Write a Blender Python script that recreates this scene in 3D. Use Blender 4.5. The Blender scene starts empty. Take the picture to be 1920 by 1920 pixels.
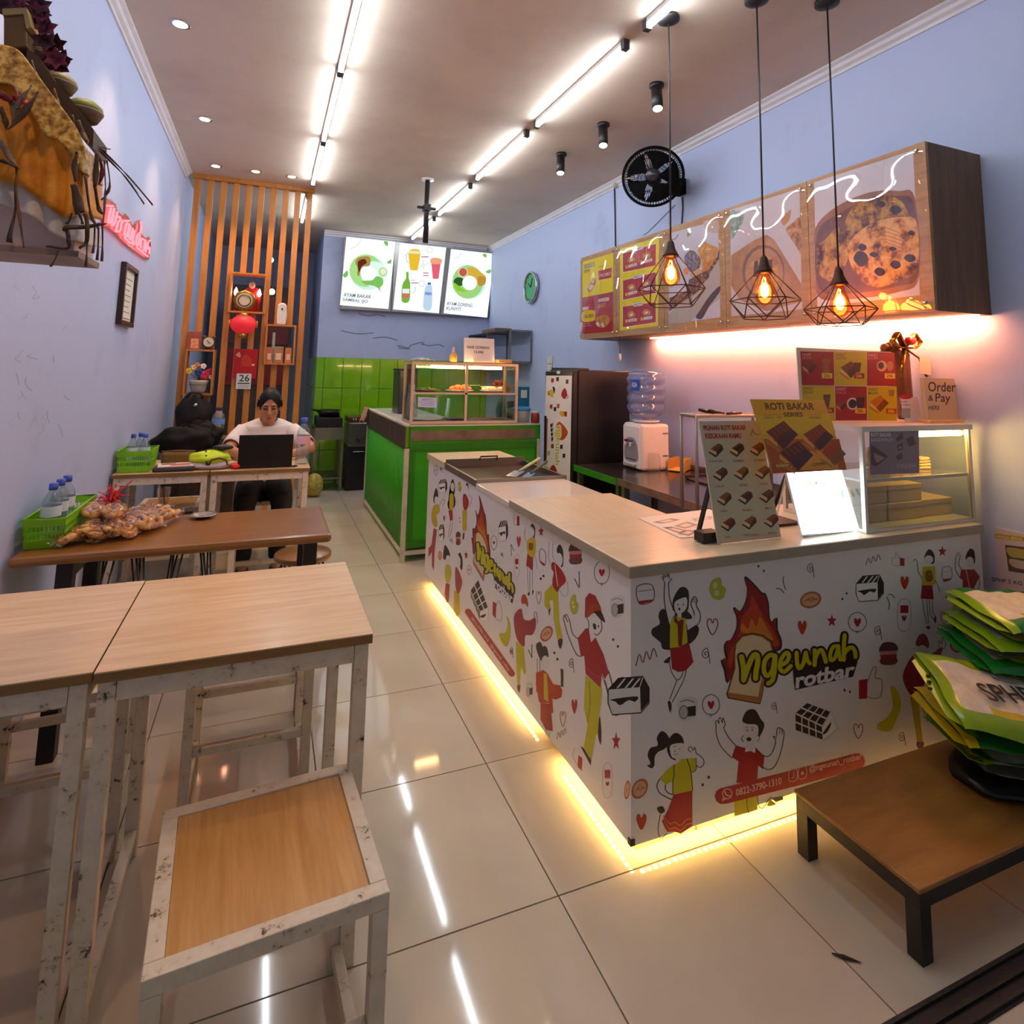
import bpy, bmesh, math, random
from mathutils import Vector, Matrix, Euler
random.seed(7)
PI = math.pi
scene = bpy.context.scene
COL = scene.collection

# ---------------------------------------------------------------- camera
YAW, PITCH, ROLL, FPX, CX, CY, EYE = 0.3838, -0.1171, -0.0231, 1101.86, 954.24, 565.02, 1.4728
_c, _s = math.cos, math.sin
FWD = Vector((_s(YAW)*_c(PITCH), _c(YAW)*_c(PITCH), -_s(PITCH)))
_r = Vector((_c(YAW), -_s(YAW), 0)); _d = FWD.cross(_r)
RGT = _c(ROLL)*_r + _s(ROLL)*_d
DWN = -_s(ROLL)*_r + _c(ROLL)*_d
cam = bpy.data.cameras.new('camera'); camo = bpy.data.objects.new('camera', cam); COL.objects.link(camo)
cam.sensor_fit = 'HORIZONTAL'; cam.sensor_width = 36; cam.lens = FPX/1920*36
cam.shift_x = (960-CX)/1920; cam.shift_y = (CY-960)/1920; cam.clip_start = .02
mw = Matrix((RGT, -DWN, -FWD)).transposed().to_4x4(); mw.translation = (0, 0, EYE); camo.matrix_world = mw
scene.camera = camo

# ---------------------------------------------------------------- world, exposure
w = bpy.data.worlds.new('world'); scene.world = w; w.use_nodes = True
w.node_tree.nodes['Background'].inputs[0].default_value = (.62, .66, .75, 1)
w.node_tree.nodes['Background'].inputs[1].default_value = .17
scene.view_settings.view_transform = 'Standard'; scene.view_settings.look = 'None'
scene.view_settings.gamma = 1; scene.view_settings.use_curve_mapping = False
scene.view_settings.exposure = 0.25
scene.cycles.max_bounces = 8; scene.cycles.diffuse_bounces = 4; scene.cycles.glossy_bounces = 3; scene.cycles.transparent_max_bounces = 12; scene.cycles.caustics_reflective = False; scene.cycles.caustics_refractive = False
TUBE_E, BULB_W, SPOT_W, DOWN_W, LED_E, WALLLED_E = 40.0, 3.5, 9.0, 26.0, 13.0, 28.0

# ---------------------------------------------------------------- pixel -> point on a plane of the room
def ray(u, v): return (RGT*((u-CX)/FPX) + DWN*((v-CY)/FPX) + FWD)
def at(u, v, X=None, Y=None, Z=None):
    d = ray(u, v); o = Vector((0, 0, EYE))
    t = (X-o.x)/d.x if X is not None else (Y-o.y)/d.y if Y is not None else (Z-o.z)/d.z
    return o + d*t
def atp(u, v, p, n):
    d = ray(u, v); o = Vector((0, 0, EYE)); return o + d*((p-o).dot(n)/d.dot(n))

# ---------------------------------------------------------------- materials
MATS = {}
def lin(h):
    h = h.lstrip('#'); o = []
    for i in (0, 2, 4):
        c = int(h[i:i+2], 16)/255; o.append(c/12.92 if c <= .04045 else ((c+.055)/1.055)**2.4)
    return tuple(o)+(1,)
def newmat(name):
    m = bpy.data.materials.new(name); m.use_nodes = True; MATS[name] = m
    return m, m.node_tree, m.node_tree.nodes['Principled BSDF']
def nd(nt, t, **k):
    n = nt.nodes.new(t)
    for a, b in k.items():
        if hasattr(n, a): setattr(n, a, b)
        else: n.inputs[a.replace('_', ' ')].default_value = b
    return n
def ramp(nt, fac, stops):
    r = nt.nodes.new('ShaderNodeValToRGB'); e = r.color_ramp.elements
    while len(e) < len(stops): e.new(.5)
    for i, (p, c) in enumerate(stops): e[i].position = p; e[i].color = lin(c) if isinstance(c, str) else c
    nt.links.new(fac, r.inputs[0]); return r.outputs[0]
def coords(nt, scale=(1, 1, 1), kind='Object', rot=(0, 0, 0)):
    t = nt.nodes.new('ShaderNodeTexCoord'); m = nt.nodes.new('ShaderNodeMapping')
    m.inputs['Scale'].default_value = scale; m.inputs['Rotation'].default_value = rot
    nt.links.new(t.outputs[kind], m.inputs[0]); return m.outputs[0]
def M(col, rough=.5, metal=0, emis=0, name=None, spec=.5, coat=0, vary=0, vscale=8, bump=0, bscale=60):
    key = name or 'm_%s_%g_%g_%g_%g_%g_%g_%g' % (col, rough, metal, emis, spec, coat, vary, bump)
    if key in MATS: return MATS[key]
    m, nt, b = newmat(key)
    b.inputs['Base Color'].default_value = lin(col); b.inputs['Roughness'].default_value = rough
    b.inputs['Metallic'].default_value = metal; b.inputs['Specular IOR Level'].default_value = spec
    b.inputs['Coat Weight'].default_value = coat
    if emis: b.inputs['Emission Color'].default_value = lin(col); b.inputs['Emission Strength'].default_value = emis
    if vary:
        n = nd(nt, 'ShaderNodeTexNoise', Scale=vscale, Detail=6.0); nt.links.new(coords(nt), n.inputs['Vector'])
        h = nd(nt, 'ShaderNodeHueSaturation'); h.inputs['Color'].default_value = lin(col)
        mr = nd(nt, 'ShaderNodeMapRange'); mr.inputs[1].default_value = .3; mr.inputs[2].default_value = .7
        mr.inputs[3].default_value = 1-vary; mr.inputs[4].default_value = 1+vary
        nt.links.new(n.outputs[0], mr.inputs[0]); nt.links.new(mr.outputs[0], h.inputs['Value'])
        nt.links.new(h.outputs[0], b.inputs['Base Color'])
    if bump:
        n = nd(nt, 'ShaderNodeTexNoise', Scale=bscale, Detail=4.0); nt.links.new(coords(nt), n.inputs['Vector'])
        bp = nd(nt, 'ShaderNodeBump', Strength=bump, Distance=.01); nt.links.new(n.outputs[0], bp.inputs['Height'])
        nt.links.new(bp.outputs[0], b.inputs['Normal'])
    return m
def wood(name, a, bcol, rough=.4, scale=(2, 30, 30), coat=0, rot=(0, 0, 0), spec=.5):
    if name in MATS: return MATS[name]
    m, nt, b = newmat(name)
    n = nd(nt, 'ShaderNodeTexNoise', Scale=1.6, Detail=7.0, Roughness=.62); nt.links.new(coords(nt, scale, rot=rot), n.inputs['Vector'])
    nt.links.new(ramp(nt, n.outputs[0], [(.3, a), (.72, bcol)]), b.inputs['Base Color'])
    b.inputs['Roughness'].default_value = rough; b.inputs['Coat Weight'].default_value = coat; b.inputs['Coat Roughness'].default_value = .15
    b.inputs['Specular IOR Level'].default_value = spec
    return m
def clear(name, tint='#ffffff', refl=.06, rough=.02, wave=0, wscale=4, body=0, bodycol='#ffffff'):
    """thin clear sheet: see-through with a Fresnel sheen"""
    if name in MATS: return MATS[name]
    m, nt, b = newmat(name); nt.nodes.remove(b)
    tr = nd(nt, 'ShaderNodeBsdfTransparent'); tr.inputs[0].default_value = lin(tint)
    gl = nd(nt, 'ShaderNodeBsdfGlossy'); gl.inputs['Roughness'].default_value = rough
    fr = nd(nt, 'ShaderNodeLayerWeight', Blend=.5); pw = nd(nt, 'ShaderNodeMath', operation='POWER'); pw.inputs[1].default_value = 4.0
    ad = nd(nt, 'ShaderNodeMath', operation='ADD'); ad.inputs[1].default_value = refl; ad.use_clamp = True
    mx = nd(nt, 'ShaderNodeMixShader'); nt.links.new(fr.outputs['Facing'], pw.inputs[0]); nt.links.new(pw.outputs[0], ad.inputs[0]); nt.links.new(ad.outputs[0], mx.inputs[0])
    src = tr.outputs[0]
    if body:
        df = nd(nt, 'ShaderNodeBsdfDiffuse'); df.inputs[0].default_value = lin(bodycol)
        m2 = nd(nt, 'ShaderNodeMixShader'); m2.inputs[0].default_value = body
        nt.links.new(src, m2.inputs[1]); nt.links.new(df.outputs[0], m2.inputs[2]); src = m2.outputs[0]
    nt.links.new(src, mx.inputs[1]); nt.links.new(gl.outputs[0], mx.inputs[2])
    nt.links.new(mx.outputs[0], nt.nodes['Material Output'].inputs[0])
    if wave:
        n = nd(nt, 'ShaderNodeTexNoise', Scale=wscale, Detail=1.0); nt.links.new(coords(nt), n.inputs['Vector'])
        bp = nd(nt, 'ShaderNodeBump', Strength=wave, Distance=.05); nt.links.new(n.outputs[0], bp.inputs['Height'])
        nt.links.new(bp.outputs[0], gl.inputs['Normal']); nt.links.new(bp.outputs[0], fr.inputs['Normal'])
    return m
def emit(name, col, s):
    if name in MATS: return MATS[name]
    m, nt, b = newmat(name); nt.nodes.remove(b); e = nd(nt, 'ShaderNodeEmission'); e.inputs[0].default_value = lin(col); e.inputs[1].default_value = s
    nt.links.new(e.outputs[0], nt.nodes['Material Output'].inputs[0]); return m
def stained(name, base, stain, lo, hi, sc, rough=.55, bump=.15):
    m, nt, b = newmat(name)
    n = nd(nt, 'ShaderNodeTexNoise', Scale=sc, Detail=8.0, Roughness=.65); nt.links.new(coords(nt), n.inputs['Vector'])
    nt.links.new(ramp(nt, n.outputs[0], [(lo, stain), (hi, base)]), b.inputs['Base Color']); b.inputs['Roughness'].default_value = rough
    n2 = nd(nt, 'ShaderNodeTexNoise', Scale=70.0, Detail=3.0); nt.links.new(coords(nt), n2.inputs['Vector'])
    bp = nd(nt, 'ShaderNodeBump', Strength=bump, Distance=.004); nt.links.new(n2.outputs[0], bp.inputs['Height']); nt.links.new(bp.outputs[0], b.inputs['Normal'])
    return m
def chipped():
    if 'chipped_paint' in MATS: return MATS['chipped_paint']
    m, nt, b = newmat('chipped_paint')
    n = nd(nt, 'ShaderNodeTexNoise', Scale=22.0, Detail=10.0, Roughness=.72); nt.links.new(coords(nt), n.inputs['Vector'])
    nt.links.new(ramp(nt, n.outputs[0], [(.355, '#2e2019'), (.372, '#9a8a70'), (.42, '#d6cab2'), (.7, '#e6dcc8')]), b.inputs['Base Color'])
    b.inputs['Roughness'].default_value = .42
    n2 = nd(nt, 'ShaderNodeTexNoise', Scale=40.0, Detail=3.0); nt.links.new(coords(nt), n2.inputs['Vector'])
    bp = nd(nt, 'ShaderNodeBump', Strength=.25, Distance=.004); nt.links.new(n2.outputs[0], bp.inputs['Height']); nt.links.new(bp.outputs[0], b.inputs['Normal'])
    return m

# ---------------------------------------------------------------- mesh builder
def frame_of(d):
    d = d.normalized(); a = Vector((0, 0, 1)) if abs(d.z) < .9 else Vector((1, 0, 0))
    x = a.cross(d).normalized(); return x, d.cross(x)
class MB:
    def __init__(s): s.v, s.f, s.m, s.k = [], [], [], []
    def add(s, vs, fs, m=0, sm=False, T=None):
        o = len(s.v); s.v += [tuple(T @ Vector(p)) if T else tuple(p) for p in vs]
        for f in fs: s.f.append([i+o for i in f]); s.m.append(m); s.k.append(sm)
        return s
    def box(s, x0, x1, y0, y1, z0, z1, m=0, T=None):
        v = [(x, y, z) for z in (z0, z1) for y in (y0, y1) for x in (x0, x1)]
        return s.add(v, [(0, 2, 3, 1), (4, 5, 7, 6), (0, 1, 5, 4), (2, 6, 7, 3), (0, 4, 6, 2), (1, 3, 7, 5)], m, False, T)
    def bar(s, a, b, wx, wy=None, m=0, up=None):
        a, b = Vector(a), Vector(b); wy = wy or wx; x, y = frame_of(b-a)
        v = [p + x*sx*wx/2 + y*sy*wy/2 for p in (a, b) for sx, sy in ((-1, -1), (1, -1), (1, 1), (-1, 1))]
        return s.add(v, [(3, 2, 1, 0), (4, 5, 6, 7), (0, 1, 5, 4), (1, 2, 6, 5), (2, 3, 7, 6), (3, 0, 4, 7)], m)
    def tube(s, pts, r, n=8, m=0, closed=False, caps=True, T=None, sy=1):
        P = [Vector(p) for p in pts]; N = len(P); R = r if isinstance(r, (list, tuple)) else [r]*N; v = []; x = None
        for i, p in enumerate(P):
            if closed: d = P[(i+1) % N]-P[i-1]
            else: d = P[min(i+1, N-1)]-P[max(i-1, 0)]
            if d.length < 1e-9: d = Vector((0, 0, 1))
            d.normalize()
            if x is None: x, _ = frame_of(d)
            x = x - d*x.dot(d); x = x.normalized() if x.length > 1e-6 else frame_of(d)[0]
            y = d.cross(x)
            v += [p + (x*math.cos(t)+y*math.sin(t)*sy)*R[i] for t in (2*PI*k/n for k in range(n))]
        f = []
        for i in range(N if closed else N-1):
            a, b = i*n, ((i+1) % N)*n
            f += [(a+k, a+(k+1) % n, b+(k+1) % n, b+k) for k in range(n)]
        if caps and not closed: f += [tuple(range(n))[::-1], tuple((N-1)*n+k for k in range(n))]
        return s.add(v, f, m, n > 4, T)
    def lathe(s, prof, n=24, c=(0, 0, 0), m=0, T=None, caps=True):
        v = []; c = Vector(c)
        for r, z in prof: v += [c+Vector((r*math.cos(2*PI*k/n), r*math.sin(2*PI*k/n), z)) for k in range(n)]
        f = [(i*n+k, i*n+(k+1) % n, (i+1)*n+(k+1) % n, (i+1)*n+k) for i in range(len(prof)-1) for k in range(n)]
        if caps:
            if prof[0][0] > 1e-4: f.append(tuple(range(n))[::-1])
            if prof[-1][0] > 1e-4: f.append(tuple((len(prof)-1)*n+k for k in range(n)))
        return s.add(v, f, m, True, T)
    def ball(s, c, r, n=14, k=9, m=0, T=None):
        if not isinstance(r, (list, tuple)): r = (r, r, r)
        v = [(c[0]+r[0]*math.sin(PI*i/k)*math.cos(2*PI*j/n), c[1]+r[1]*math.sin(PI*i/k)*math.sin(2*PI*j/n), c[2]+r[2]*math.cos(PI*i/k)) for i in range(k+1) for j in range(n)]
        f = [((i+1)*n+j, (i+1)*n+(j+1) % n, i*n+(j+1) % n, i*n+j) for i in range(k) for j in range(n)]
        return s.add(v, f, m, True, T)
    def prism(s, poly, a, b, ax='z', m=0, T=None):
        mp = {'z': lambda p, h: (p[0], p[1], h), 'y': lambda p, h: (p[0], h, p[1]), 'x': lambda p, h: (h, p[0], p[1])}[ax]
        n = len(poly); v = [mp(p, a) for p in poly]+[mp(p, b) for p in poly]
        return s.add(v, [tuple(range(n))[::-1], tuple(range(n, 2*n))]+[(i, (i+1) % n, n+(i+1) % n, n+i) for i in range(n)], m, False, T)
    def grid(s, fn, nu, nv, m=0, sm=True, closed=False):
        v = [fn(i/nu, j/nv) for j in range(nv+1) for i in range(nu+(0 if closed else 1))]; W = nu if closed else nu+1
        f = [(j*W+i, j*W+(i+1) % W, (j+1)*W+(i+1) % W, (j+1)*W+i) for j in range(nv) for i in range(nu)]
        return s.add(v, f, m, sm)
    def build(s, name, mats, parent=None, bevel=0, solid=0, sub=0, fixn=True, remesh=0, smooth_it=0):
        if not isinstance(mats, (list, tuple)): mats = [mats]
        me = bpy.data.meshes.new(name); me.from_pydata(s.v, [], s.f)
        for mt in mats: me.materials.append(mt)
        me.polygons.foreach_set('material_index', s.m); me.polygons.foreach_set('use_smooth', s.k)
        if fixn:
            b = bmesh.new(); b.from_mesh(me); bmesh.ops.recalc_face_normals(b, faces=b.faces); b.to_mesh(me); b.free()
        me.update()
        o = bpy.data.objects.new(name, me); COL.objects.link(o)
        if parent: o.parent = parent
        if remesh:
            d = o.modifiers.new('remesh', 'REMESH'); d.mode = 'VOXEL'; d.voxel_size = remesh; d.use_smooth_shade = True
            if smooth_it: e = o.modifiers.new('smooth', 'SMOOTH'); e.iterations = smooth_it; e.factor = .5
        if solid: d = o.modifiers.new('solid', 'SOLIDIFY'); d.thickness = solid; d.offset = 0
        if bevel: d = o.modifiers.new('bevel', 'BEVEL'); d.width = bevel; d.segments = 2; d.limit_method = 'ANGLE'; d.angle_limit = .7
        if sub: d = o.modifiers.new('sub', 'SUBSURF'); d.levels = sub; d.render_levels = sub
        return o
def tag(o, label, cat, group=None, kind=None):
    o['label'] = label; o['category'] = cat
    if group: o['group'] = group
    if kind: o['kind'] = kind
    return o
def thing(name, label, cat, loc=(0, 0, 0), rz=0, group=None):
    o = bpy.data.objects.new(name, None); o.empty_display_size = .05; COL.objects.link(o)
    o.location = loc; o.rotation_euler = (0, 0, rz); return tag(o, label, cat, group)
def struct(o): o['kind'] = 'structure'; return o
def bmat(o): return Matrix.LocRotScale(o.location, o.rotation_euler, o.scale)
def wpart(o, parent):      # a part built in world coordinates, kept where it stands
    p = parent; m = Matrix()
    chain = []
    while p: chain.append(p); p = p.parent
    for q in reversed(chain): m = m @ q.matrix_parent_inverse @ bmat(q)
    o.parent = parent; o.matrix_parent_inverse = m.inverted(); return o
def dup(o, parent=None, **kw):
    c = o.copy(); COL.objects.link(c)
    if parent: c.parent = parent
    for k, val in kw.items():
        if k in ('label', 'group'): c[k] = val
        else: setattr(c, k, val)
    for ch in list(o.children): dup(ch, c)
    return c
def light(name, kind, loc, power, col, parent=None, **k):
    l = bpy.data.lights.new(name, kind); l.energy = power; l.color = lin(col)[:3]
    for a, b in k.items(): setattr(l, a, b)
    o = bpy.data.objects.new(name, l); COL.objects.link(o); o.location = loc
    if parent: o.parent = parent
    return o

# ---------------------------------------------------------------- flat print on real surfaces
def smooth_pts(p, closed=True, k=5):
    n = len(p); out = []
    for i in range(n if closed else n-1):
        a, b, c, d = (p[(i+j-1) % n] if closed else p[max(0, min(n-1, i+j-1))] for j in range(4))
        for t in (q/k for q in range(k)):
            out.append(tuple(.5*((2*b[z])+(-a[z]+c[z])*t+(2*a[z]-5*b[z]+4*c[z]-d[z])*t*t+(-a[z]+3*b[z]-3*c[z]+d[z])*t**3) for z in (0, 1)))
    if not closed: out.append(tuple(p[-1]))
    return out
TXT = {}
def glyphs(s, bold=.012):
    key = s+str(bold)
    if key not in TXT:
        cu = bpy.data.curves.new('t', 'FONT'); cu.body = s; cu.resolution_u = 3; cu.offset = bold; o = bpy.data.objects.new('t', cu); COL.objects.link(o)
        dg = bpy.context.evaluated_depsgraph_get(); me = bpy.data.meshes.new_from_object(o.evaluated_get(dg))
        v = [(q.co.x, q.co.y) for q in me.vertices]; f = [tuple(q.vertices) for q in me.polygons]
        bpy.data.objects.remove(o); bpy.data.curves.remove(cu); bpy.data.meshes.remove(me)
        x0, x1 = min(q[0] for q in v), max(q[0] for q in v); y0, y1 = min(q[1] for q in v), max(q[1] for q in v)
        TXT[key] = ([((q[0]-x0)/(x1-x0), (q[1]-y0)/(y1-y0)) for q in v], f)
    return TXT[key]
SUBP = {}      # thing name -> the board its print belongs to
class Print:
    """shapes printed on a plane (point p, normal n towards the viewer); pt() takes photo pixels unless a frame is given"""
    def __init__(s, p, n, frame=None, base=.0004):
        s.p, s.n, s.frame, s.base = Vector(p), Vector(n).normalized(), frame, base
        s.mb, s.mats, s.bb, s.cr = MB(), [], [], (0, 0, 1)
    def crop(s, x0, y0, sc): s.cr = (x0, y0, sc); return s
    def w(s, q):
        if s.frame: o, ux, uy = s.frame; return o+ux*q[0]+uy*q[1]
        x0, y0, sc = s.cr; return atp(x0+q[0]/sc, y0+q[1]/sc, s.p, s.n)
    def ink(s, c, **k):
        m = c if isinstance(c, bpy.types.Material) else M(c, k.get('rough', .45))
        if m not in s.mats: s.mats.append(m)
        return s.mats.index(m)
    def raw(s, pts, faces, col):
        W = [s.w(q) for q in pts]; lo = [min(q[i] for q in W) for i in range(3)]; hi = [max(q[i] for q in W) for i in range(3)]
        lay = 1+max([l for a, b, l in s.bb if all(a[i] <= hi[i]+1e-6 and lo[i] <= b[i]+1e-6 for i in range(3))] or [0]); s.bb.append((lo, hi, lay))
        off = s.n*(s.base+lay*.00003); s.mb.add([q+off for q in W], faces, s.ink(col))
    def poly(s, pts, col): s.raw(pts, [tuple(range(len(pts)))], col)
    def blob(s, pts, col, k=5): s.poly(smooth_pts(pts, True, k), col)
    def oval(s, x, y, rx, ry, col, a=0, n=20):
        s.poly([(x+rx*math.cos(t)*math.cos(a)-ry*math.sin(t)*math.sin(a), y+rx*math.cos(t)*math.sin(a)+ry*math.sin(t)*math.cos(a)) for t in (2*PI*i/n for i in range(n))], col)
    def line(s, pts, wd, col, closed=False, smooth=True):
        p = smooth_pts(pts, closed, 4) if smooth and len(pts) > 2 else list(pts); n = len(p); L, R = [], []
        for i in range(n):
            a, b = (p[i-1], p[(i+1) % n]) if closed else (p[max(i-1, 0)], p[min(i+1, n-1)])
            dx, dy = b[0]-a[0], b[1]-a[1]; l = math.hypot(dx, dy) or 1; ox, oy = -dy/l*wd/2, dx/l*wd/2
            L.append((p[i][0]+ox, p[i][1]+oy)); R.append((p[i][0]-ox, p[i][1]-oy))
        m = n if closed else n-1
        s.raw(L+R, [(i, (i+1) % n, n+(i+1) % n, n+i) for i in range(m)], col)
        if not closed and wd > 1.5:
            for q in (p[0], p[-1]): s.oval(q[0], q[1], wd/2, wd/2, col, n=10)
    def text(s, t, quad, col, bold=.012):   # quad: bottom-left, bottom-right, top-right, top-left
        v, f = glyphs(t, bold); a, b, c, d = quad
        s.raw([tuple(a[z]*(1-x)*(1-y)+b[z]*x*(1-y)+c[z]*x*y+d[z]*(1-x)*y for z in (0, 1)) for x, y in v], f, col)
    def rect(s, x0, y0, x1, y1, col): s.poly([(x0, y0), (x1, y0), (x1, y1), (x0, y1)], col)
    def trect(s, t, x0, y0, x1, y1, col): s.text(t, [(x0, y1), (x1, y1), (x1, y0), (x0, y0)], col)
    def heart(s, x, y, r, col, sy=1.2, line=0):
        p = [(x, y+r*sy), (x-r*.8, y), (x-r*.75, y-r*.7*sy), (x-r*.3, y-r*.8*sy), (x, y-r*.35*sy), (x+r*.3, y-r*.8*sy), (x+r*.75, y-r*.7*sy), (x+r*.8, y)]
        s.line(p, line, col, True) if line else s.poly(smooth_pts(p, True, 3), col)
    def star(s, x, y, r, col, sx=1):
        s.poly([(x+sx*(r if i % 2 == 0 else r*.42)*math.sin(PI*i/5), y-(r if i % 2 == 0 else r*.42)*math.cos(PI*i/5)) for i in range(10)], col)
    def build(s, name='print', parent=None):
        o = s.mb.build(name, s.mats, fixn=False); parent = SUBP.get(parent.name, parent) if parent else None
        return wpart(o, parent) if parent else o

# ---------------------------------------------------------------- the room
XL, XR, YB, H, YF = -.85, 2.96, 8.14, 3.29, 1.0
m_wall = stained('wall_paint', '#b7c4e6', '#acb8da', .3, .45, 2.3)
m_ceil = stained('ceiling_paint', '#dccbb8', '#cdbba8', .3, .55, 1.2, .7)
m_trim = M('#e4e2e6', .45, vary=.05)
m_grout = M('#6d6358', .8)
def tile_mat():
    m, nt, b = newmat('floor_tile'); n = nd(nt, 'ShaderNodeTexNoise', Scale=2.2, Detail=6.0)
    nt.links.new(coords(nt), n.inputs['Vector']); nt.links.new(ramp(nt, n.outputs[0], [(.3, '#c8baa4'), (.7, '#d6c9b4')]), b.inputs['Base Color'])
    b.inputs['Roughness'].default_value = .06; b.inputs['Specular IOR Level'].default_value = .55; return m
m_tile = tile_mat()
floor = struct(MB().box(XL-.1, XR+.1, -1.6, 10.1, -.12, -.004).build('floor', m_grout))
TX = [XL]+[.8578+.6*k for k in range(-2, 4) if XL < .8578+.6*k < XR]+[XR]
TY = [-1.55]+[1.0465+.6*k for k in range(-4, 16)]
tm = {}
for i in range(len(TX)-1):
    for j in range(len(TY)-1):
        a, b = TX[i+1]-TX[i], TY[j+1]-TY[j]; key = (round(a, 3), round(b, 3)); g = .0022
        if key in tm: o = bpy.data.objects.new('tile', tm[key]); COL.objects.link(o); o.parent = floor
        else: o = MB().box(g, a-g, g, b-g, -.008, 0).build('tile', m_tile, floor); tm[key] = o.data
        o.location = (TX[i], TY[j], random.uniform(-.0004, 0))
wl = struct(MB().box(XL-.1, XL, .9, 10, 0, H+.05).build('wall_left', m_wall))
wr = struct(MB().box(XR, XR+.1, .9, 10, 0, H+.05).build('wall_right', m_wall))
wb = struct(MB().box(.58, XR, YB, YB+.1, 0, H+.05).build('wall_back', m_wall))
wp = struct(MB().box(.58, .68, YB+.1, 10, 0, H+.05).build('wall_passage', m_wall))
we = struct(MB().box(XL, .58, 9.9, 10, 0, H+.05).build('wall_end', m_wall))
ce = struct(MB().box(XL-.1, XR+.1, .9, 10, H, H+.1).build('ceiling', m_ceil))
# cornices
def cornice(name, a, b, inward):
    a, b, q = Vector(a), Vector(b), Vector(inward); prof = [(0, 0), (.055, 0), (.055, -.012), (.036, -.022), (.03, -.04), (.012, -.052), (.012, -.07), (0, -.07)]
    v = [p+q*x+Vector((0, 0, z)) for p in (a, b) for x, z in prof]; n = len(prof)
    return struct(MB().add(v, [tuple(range(n)), tuple(range(n, 2*n))]+[(i, (i+1) % n, n+(i+1) % n, n+i) for i in range(n)]).build(name, m_trim))
cornice('trim_1', (XL, .9, H), (XL, 6.2, H), (1, 0, 0)); cornice('trim_2', (XR, .9, H), (XR, YB, H), (-1, 0, 0)); cornice('trim_3', (.58, YB, H), (XR-.056, YB, H), (0, -1, 0))
# green wall tiles
m_green = M('#82c01a', .12, coat=.5, vary=.08, vscale=5); tm = {}
def wall_tiles(parent, axis, u0, u1, fixed, z1, tw, th, sgn, first):
    u = u0; k = 0
    while u < u1-.01:
        ww = min(first if k == 0 else tw, u1-u); z = z1
        while z > .05:
            hh = min(th, z); g = .003; key = (axis, round(ww, 3), round(hh, 3))
            if key not in tm:
                mb = MB().box(g, ww-g, -.008, 0, g, hh-g) if axis == 'y' else MB().box(-.008, 0, g, ww-g, g, hh-g)
                o = mb.build('tile', m_green, parent, bevel=.002); tm[key] = o
            else: o = tm[key].copy(); COL.objects.link(o); o.parent = parent
            o.location = (u, fixed, z-hh) if axis == 'y' else (fixed, u, z-hh); z -= hh
        u += ww; k += 1
grout = M('#4d7a12', .7)
wpart(struct(MB().box(.58, XR, YB-.004, YB, 0, 1.59).build('tile_bed', grout)), wb)
wall_tiles(wb, 'y', .58, XR-.005, YB-.004, 1.59, .243, .4, -1, .1)
wpart(MB().box(.576, .58, YB+.1, 9.9, 0, 1.59).build('tile_bed', grout), wp)
wall_tiles(wp, 'x', YB+.1, 9.9, .576, 1.59, .25, .4, -1, .25)
# sliding-door track in the floor
trk = MB().box(XL, XR, 1.0, 1.085, -.003, .004); [trk.box(XL, XR, y, y+.008, .004, .012) for y in (1.005, 1.035, 1.07)]
struct(trk.build('trim_4', M('#2a211f', .7, vary=.4, bump=.5)))
# cracks in the back wall plaster
pr = Print((0, YB-.001, 0), (0, -1, 0))
for pts in [[(672, 588), (690, 592), (708, 590), (722, 594)], [(700, 634), (722, 632), (745, 638)], [(748, 652), (765, 654), (770, 648), (790, 642), (795, 645)], [(745, 648), (755, 650), (768, 654)], [(790, 645), (805, 648), (822, 646), (832, 650)], [(640, 620), (670, 626), (700, 624)]]:
    pr.line(pts, 1.6, '#6b7186')
pr.build('plaster_crack', wb)
# dirt marks on the left wall
pr = Print((XL, 0, 0), (1, 0, 0))
dm = M('#a4a6be', .7)
for i in range(22):
    x, y = random.uniform(20, 130), random.uniform(500, 800); l = random.uniform(6, 26)
    pr.line([(x, y), (x+random.uniform(-8, 8), y+l*.5), (x+random.uniform(-12, 12), y+l)], random.uniform(.8, 2.2), dm)
pr.build('scuff_mark', wl)

# ================================================================ lamps
m_tube = emit('tube_glow', '#eef6ff', TUBE_E); m_cap = M('#4a4a4c', .5); m_white = M('#e8e6e2', .4)
m_black = M('#151416', .45); m_chrome = M('#c8c8cc', .22, 1); m_gold = M('#c9a24a', .3, 1)
tube0 = thing('tube_light', 'x', 'tube light')
MB().box(-.017, .017, 0, 1.18, -.026, 0).build('housing', m_white, tube0)
b = MB(); b.tube([(0, .03, -.041), (0, 1.15, -.041)], .0135, 10); b.build('tube', m_tube, tube0)
MB().box(-.018, .018, -.005, .03, -.056, 0).build('end_cap', m_cap, tube0); MB().box(-.018, .018, 1.15, 1.185, -.056, 0).build('end_cap', m_cap, tube0)
LT = [(.29, 1.16, 'nearest the entrance in the left ceiling row'), (.29, 2.36, 'in the left ceiling row, cut by the top edge of the picture'), (.29, 3.55, 'in the middle of the left ceiling row'), (.29, 4.78, 'in the left ceiling row, ending just before the slatted screen'),
      (.27, 6.45, 'behind the slatted screen'), (1.70, 1.22, 'in the right ceiling row, cut by the top edge of the picture'), (1.70, 2.58, 'in the right row, level with the nearest black spotlight'), (1.70, 3.92, 'in the right row, left of the black wall fan'), (1.72, 5.33, 'in the right row, right of the ceiling pole'), (1.73, 6.74, 'in the right row, touching the lit menu boards')]
for i, (x, y, t) in enumerate(LT):
    o = tube0 if i == 0 else dup(tube0)
    o.location = (x, y, H); o['label'] = 'white fluorescent tube '+t; o['group'] = 'tube lights on the ceiling'
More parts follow.
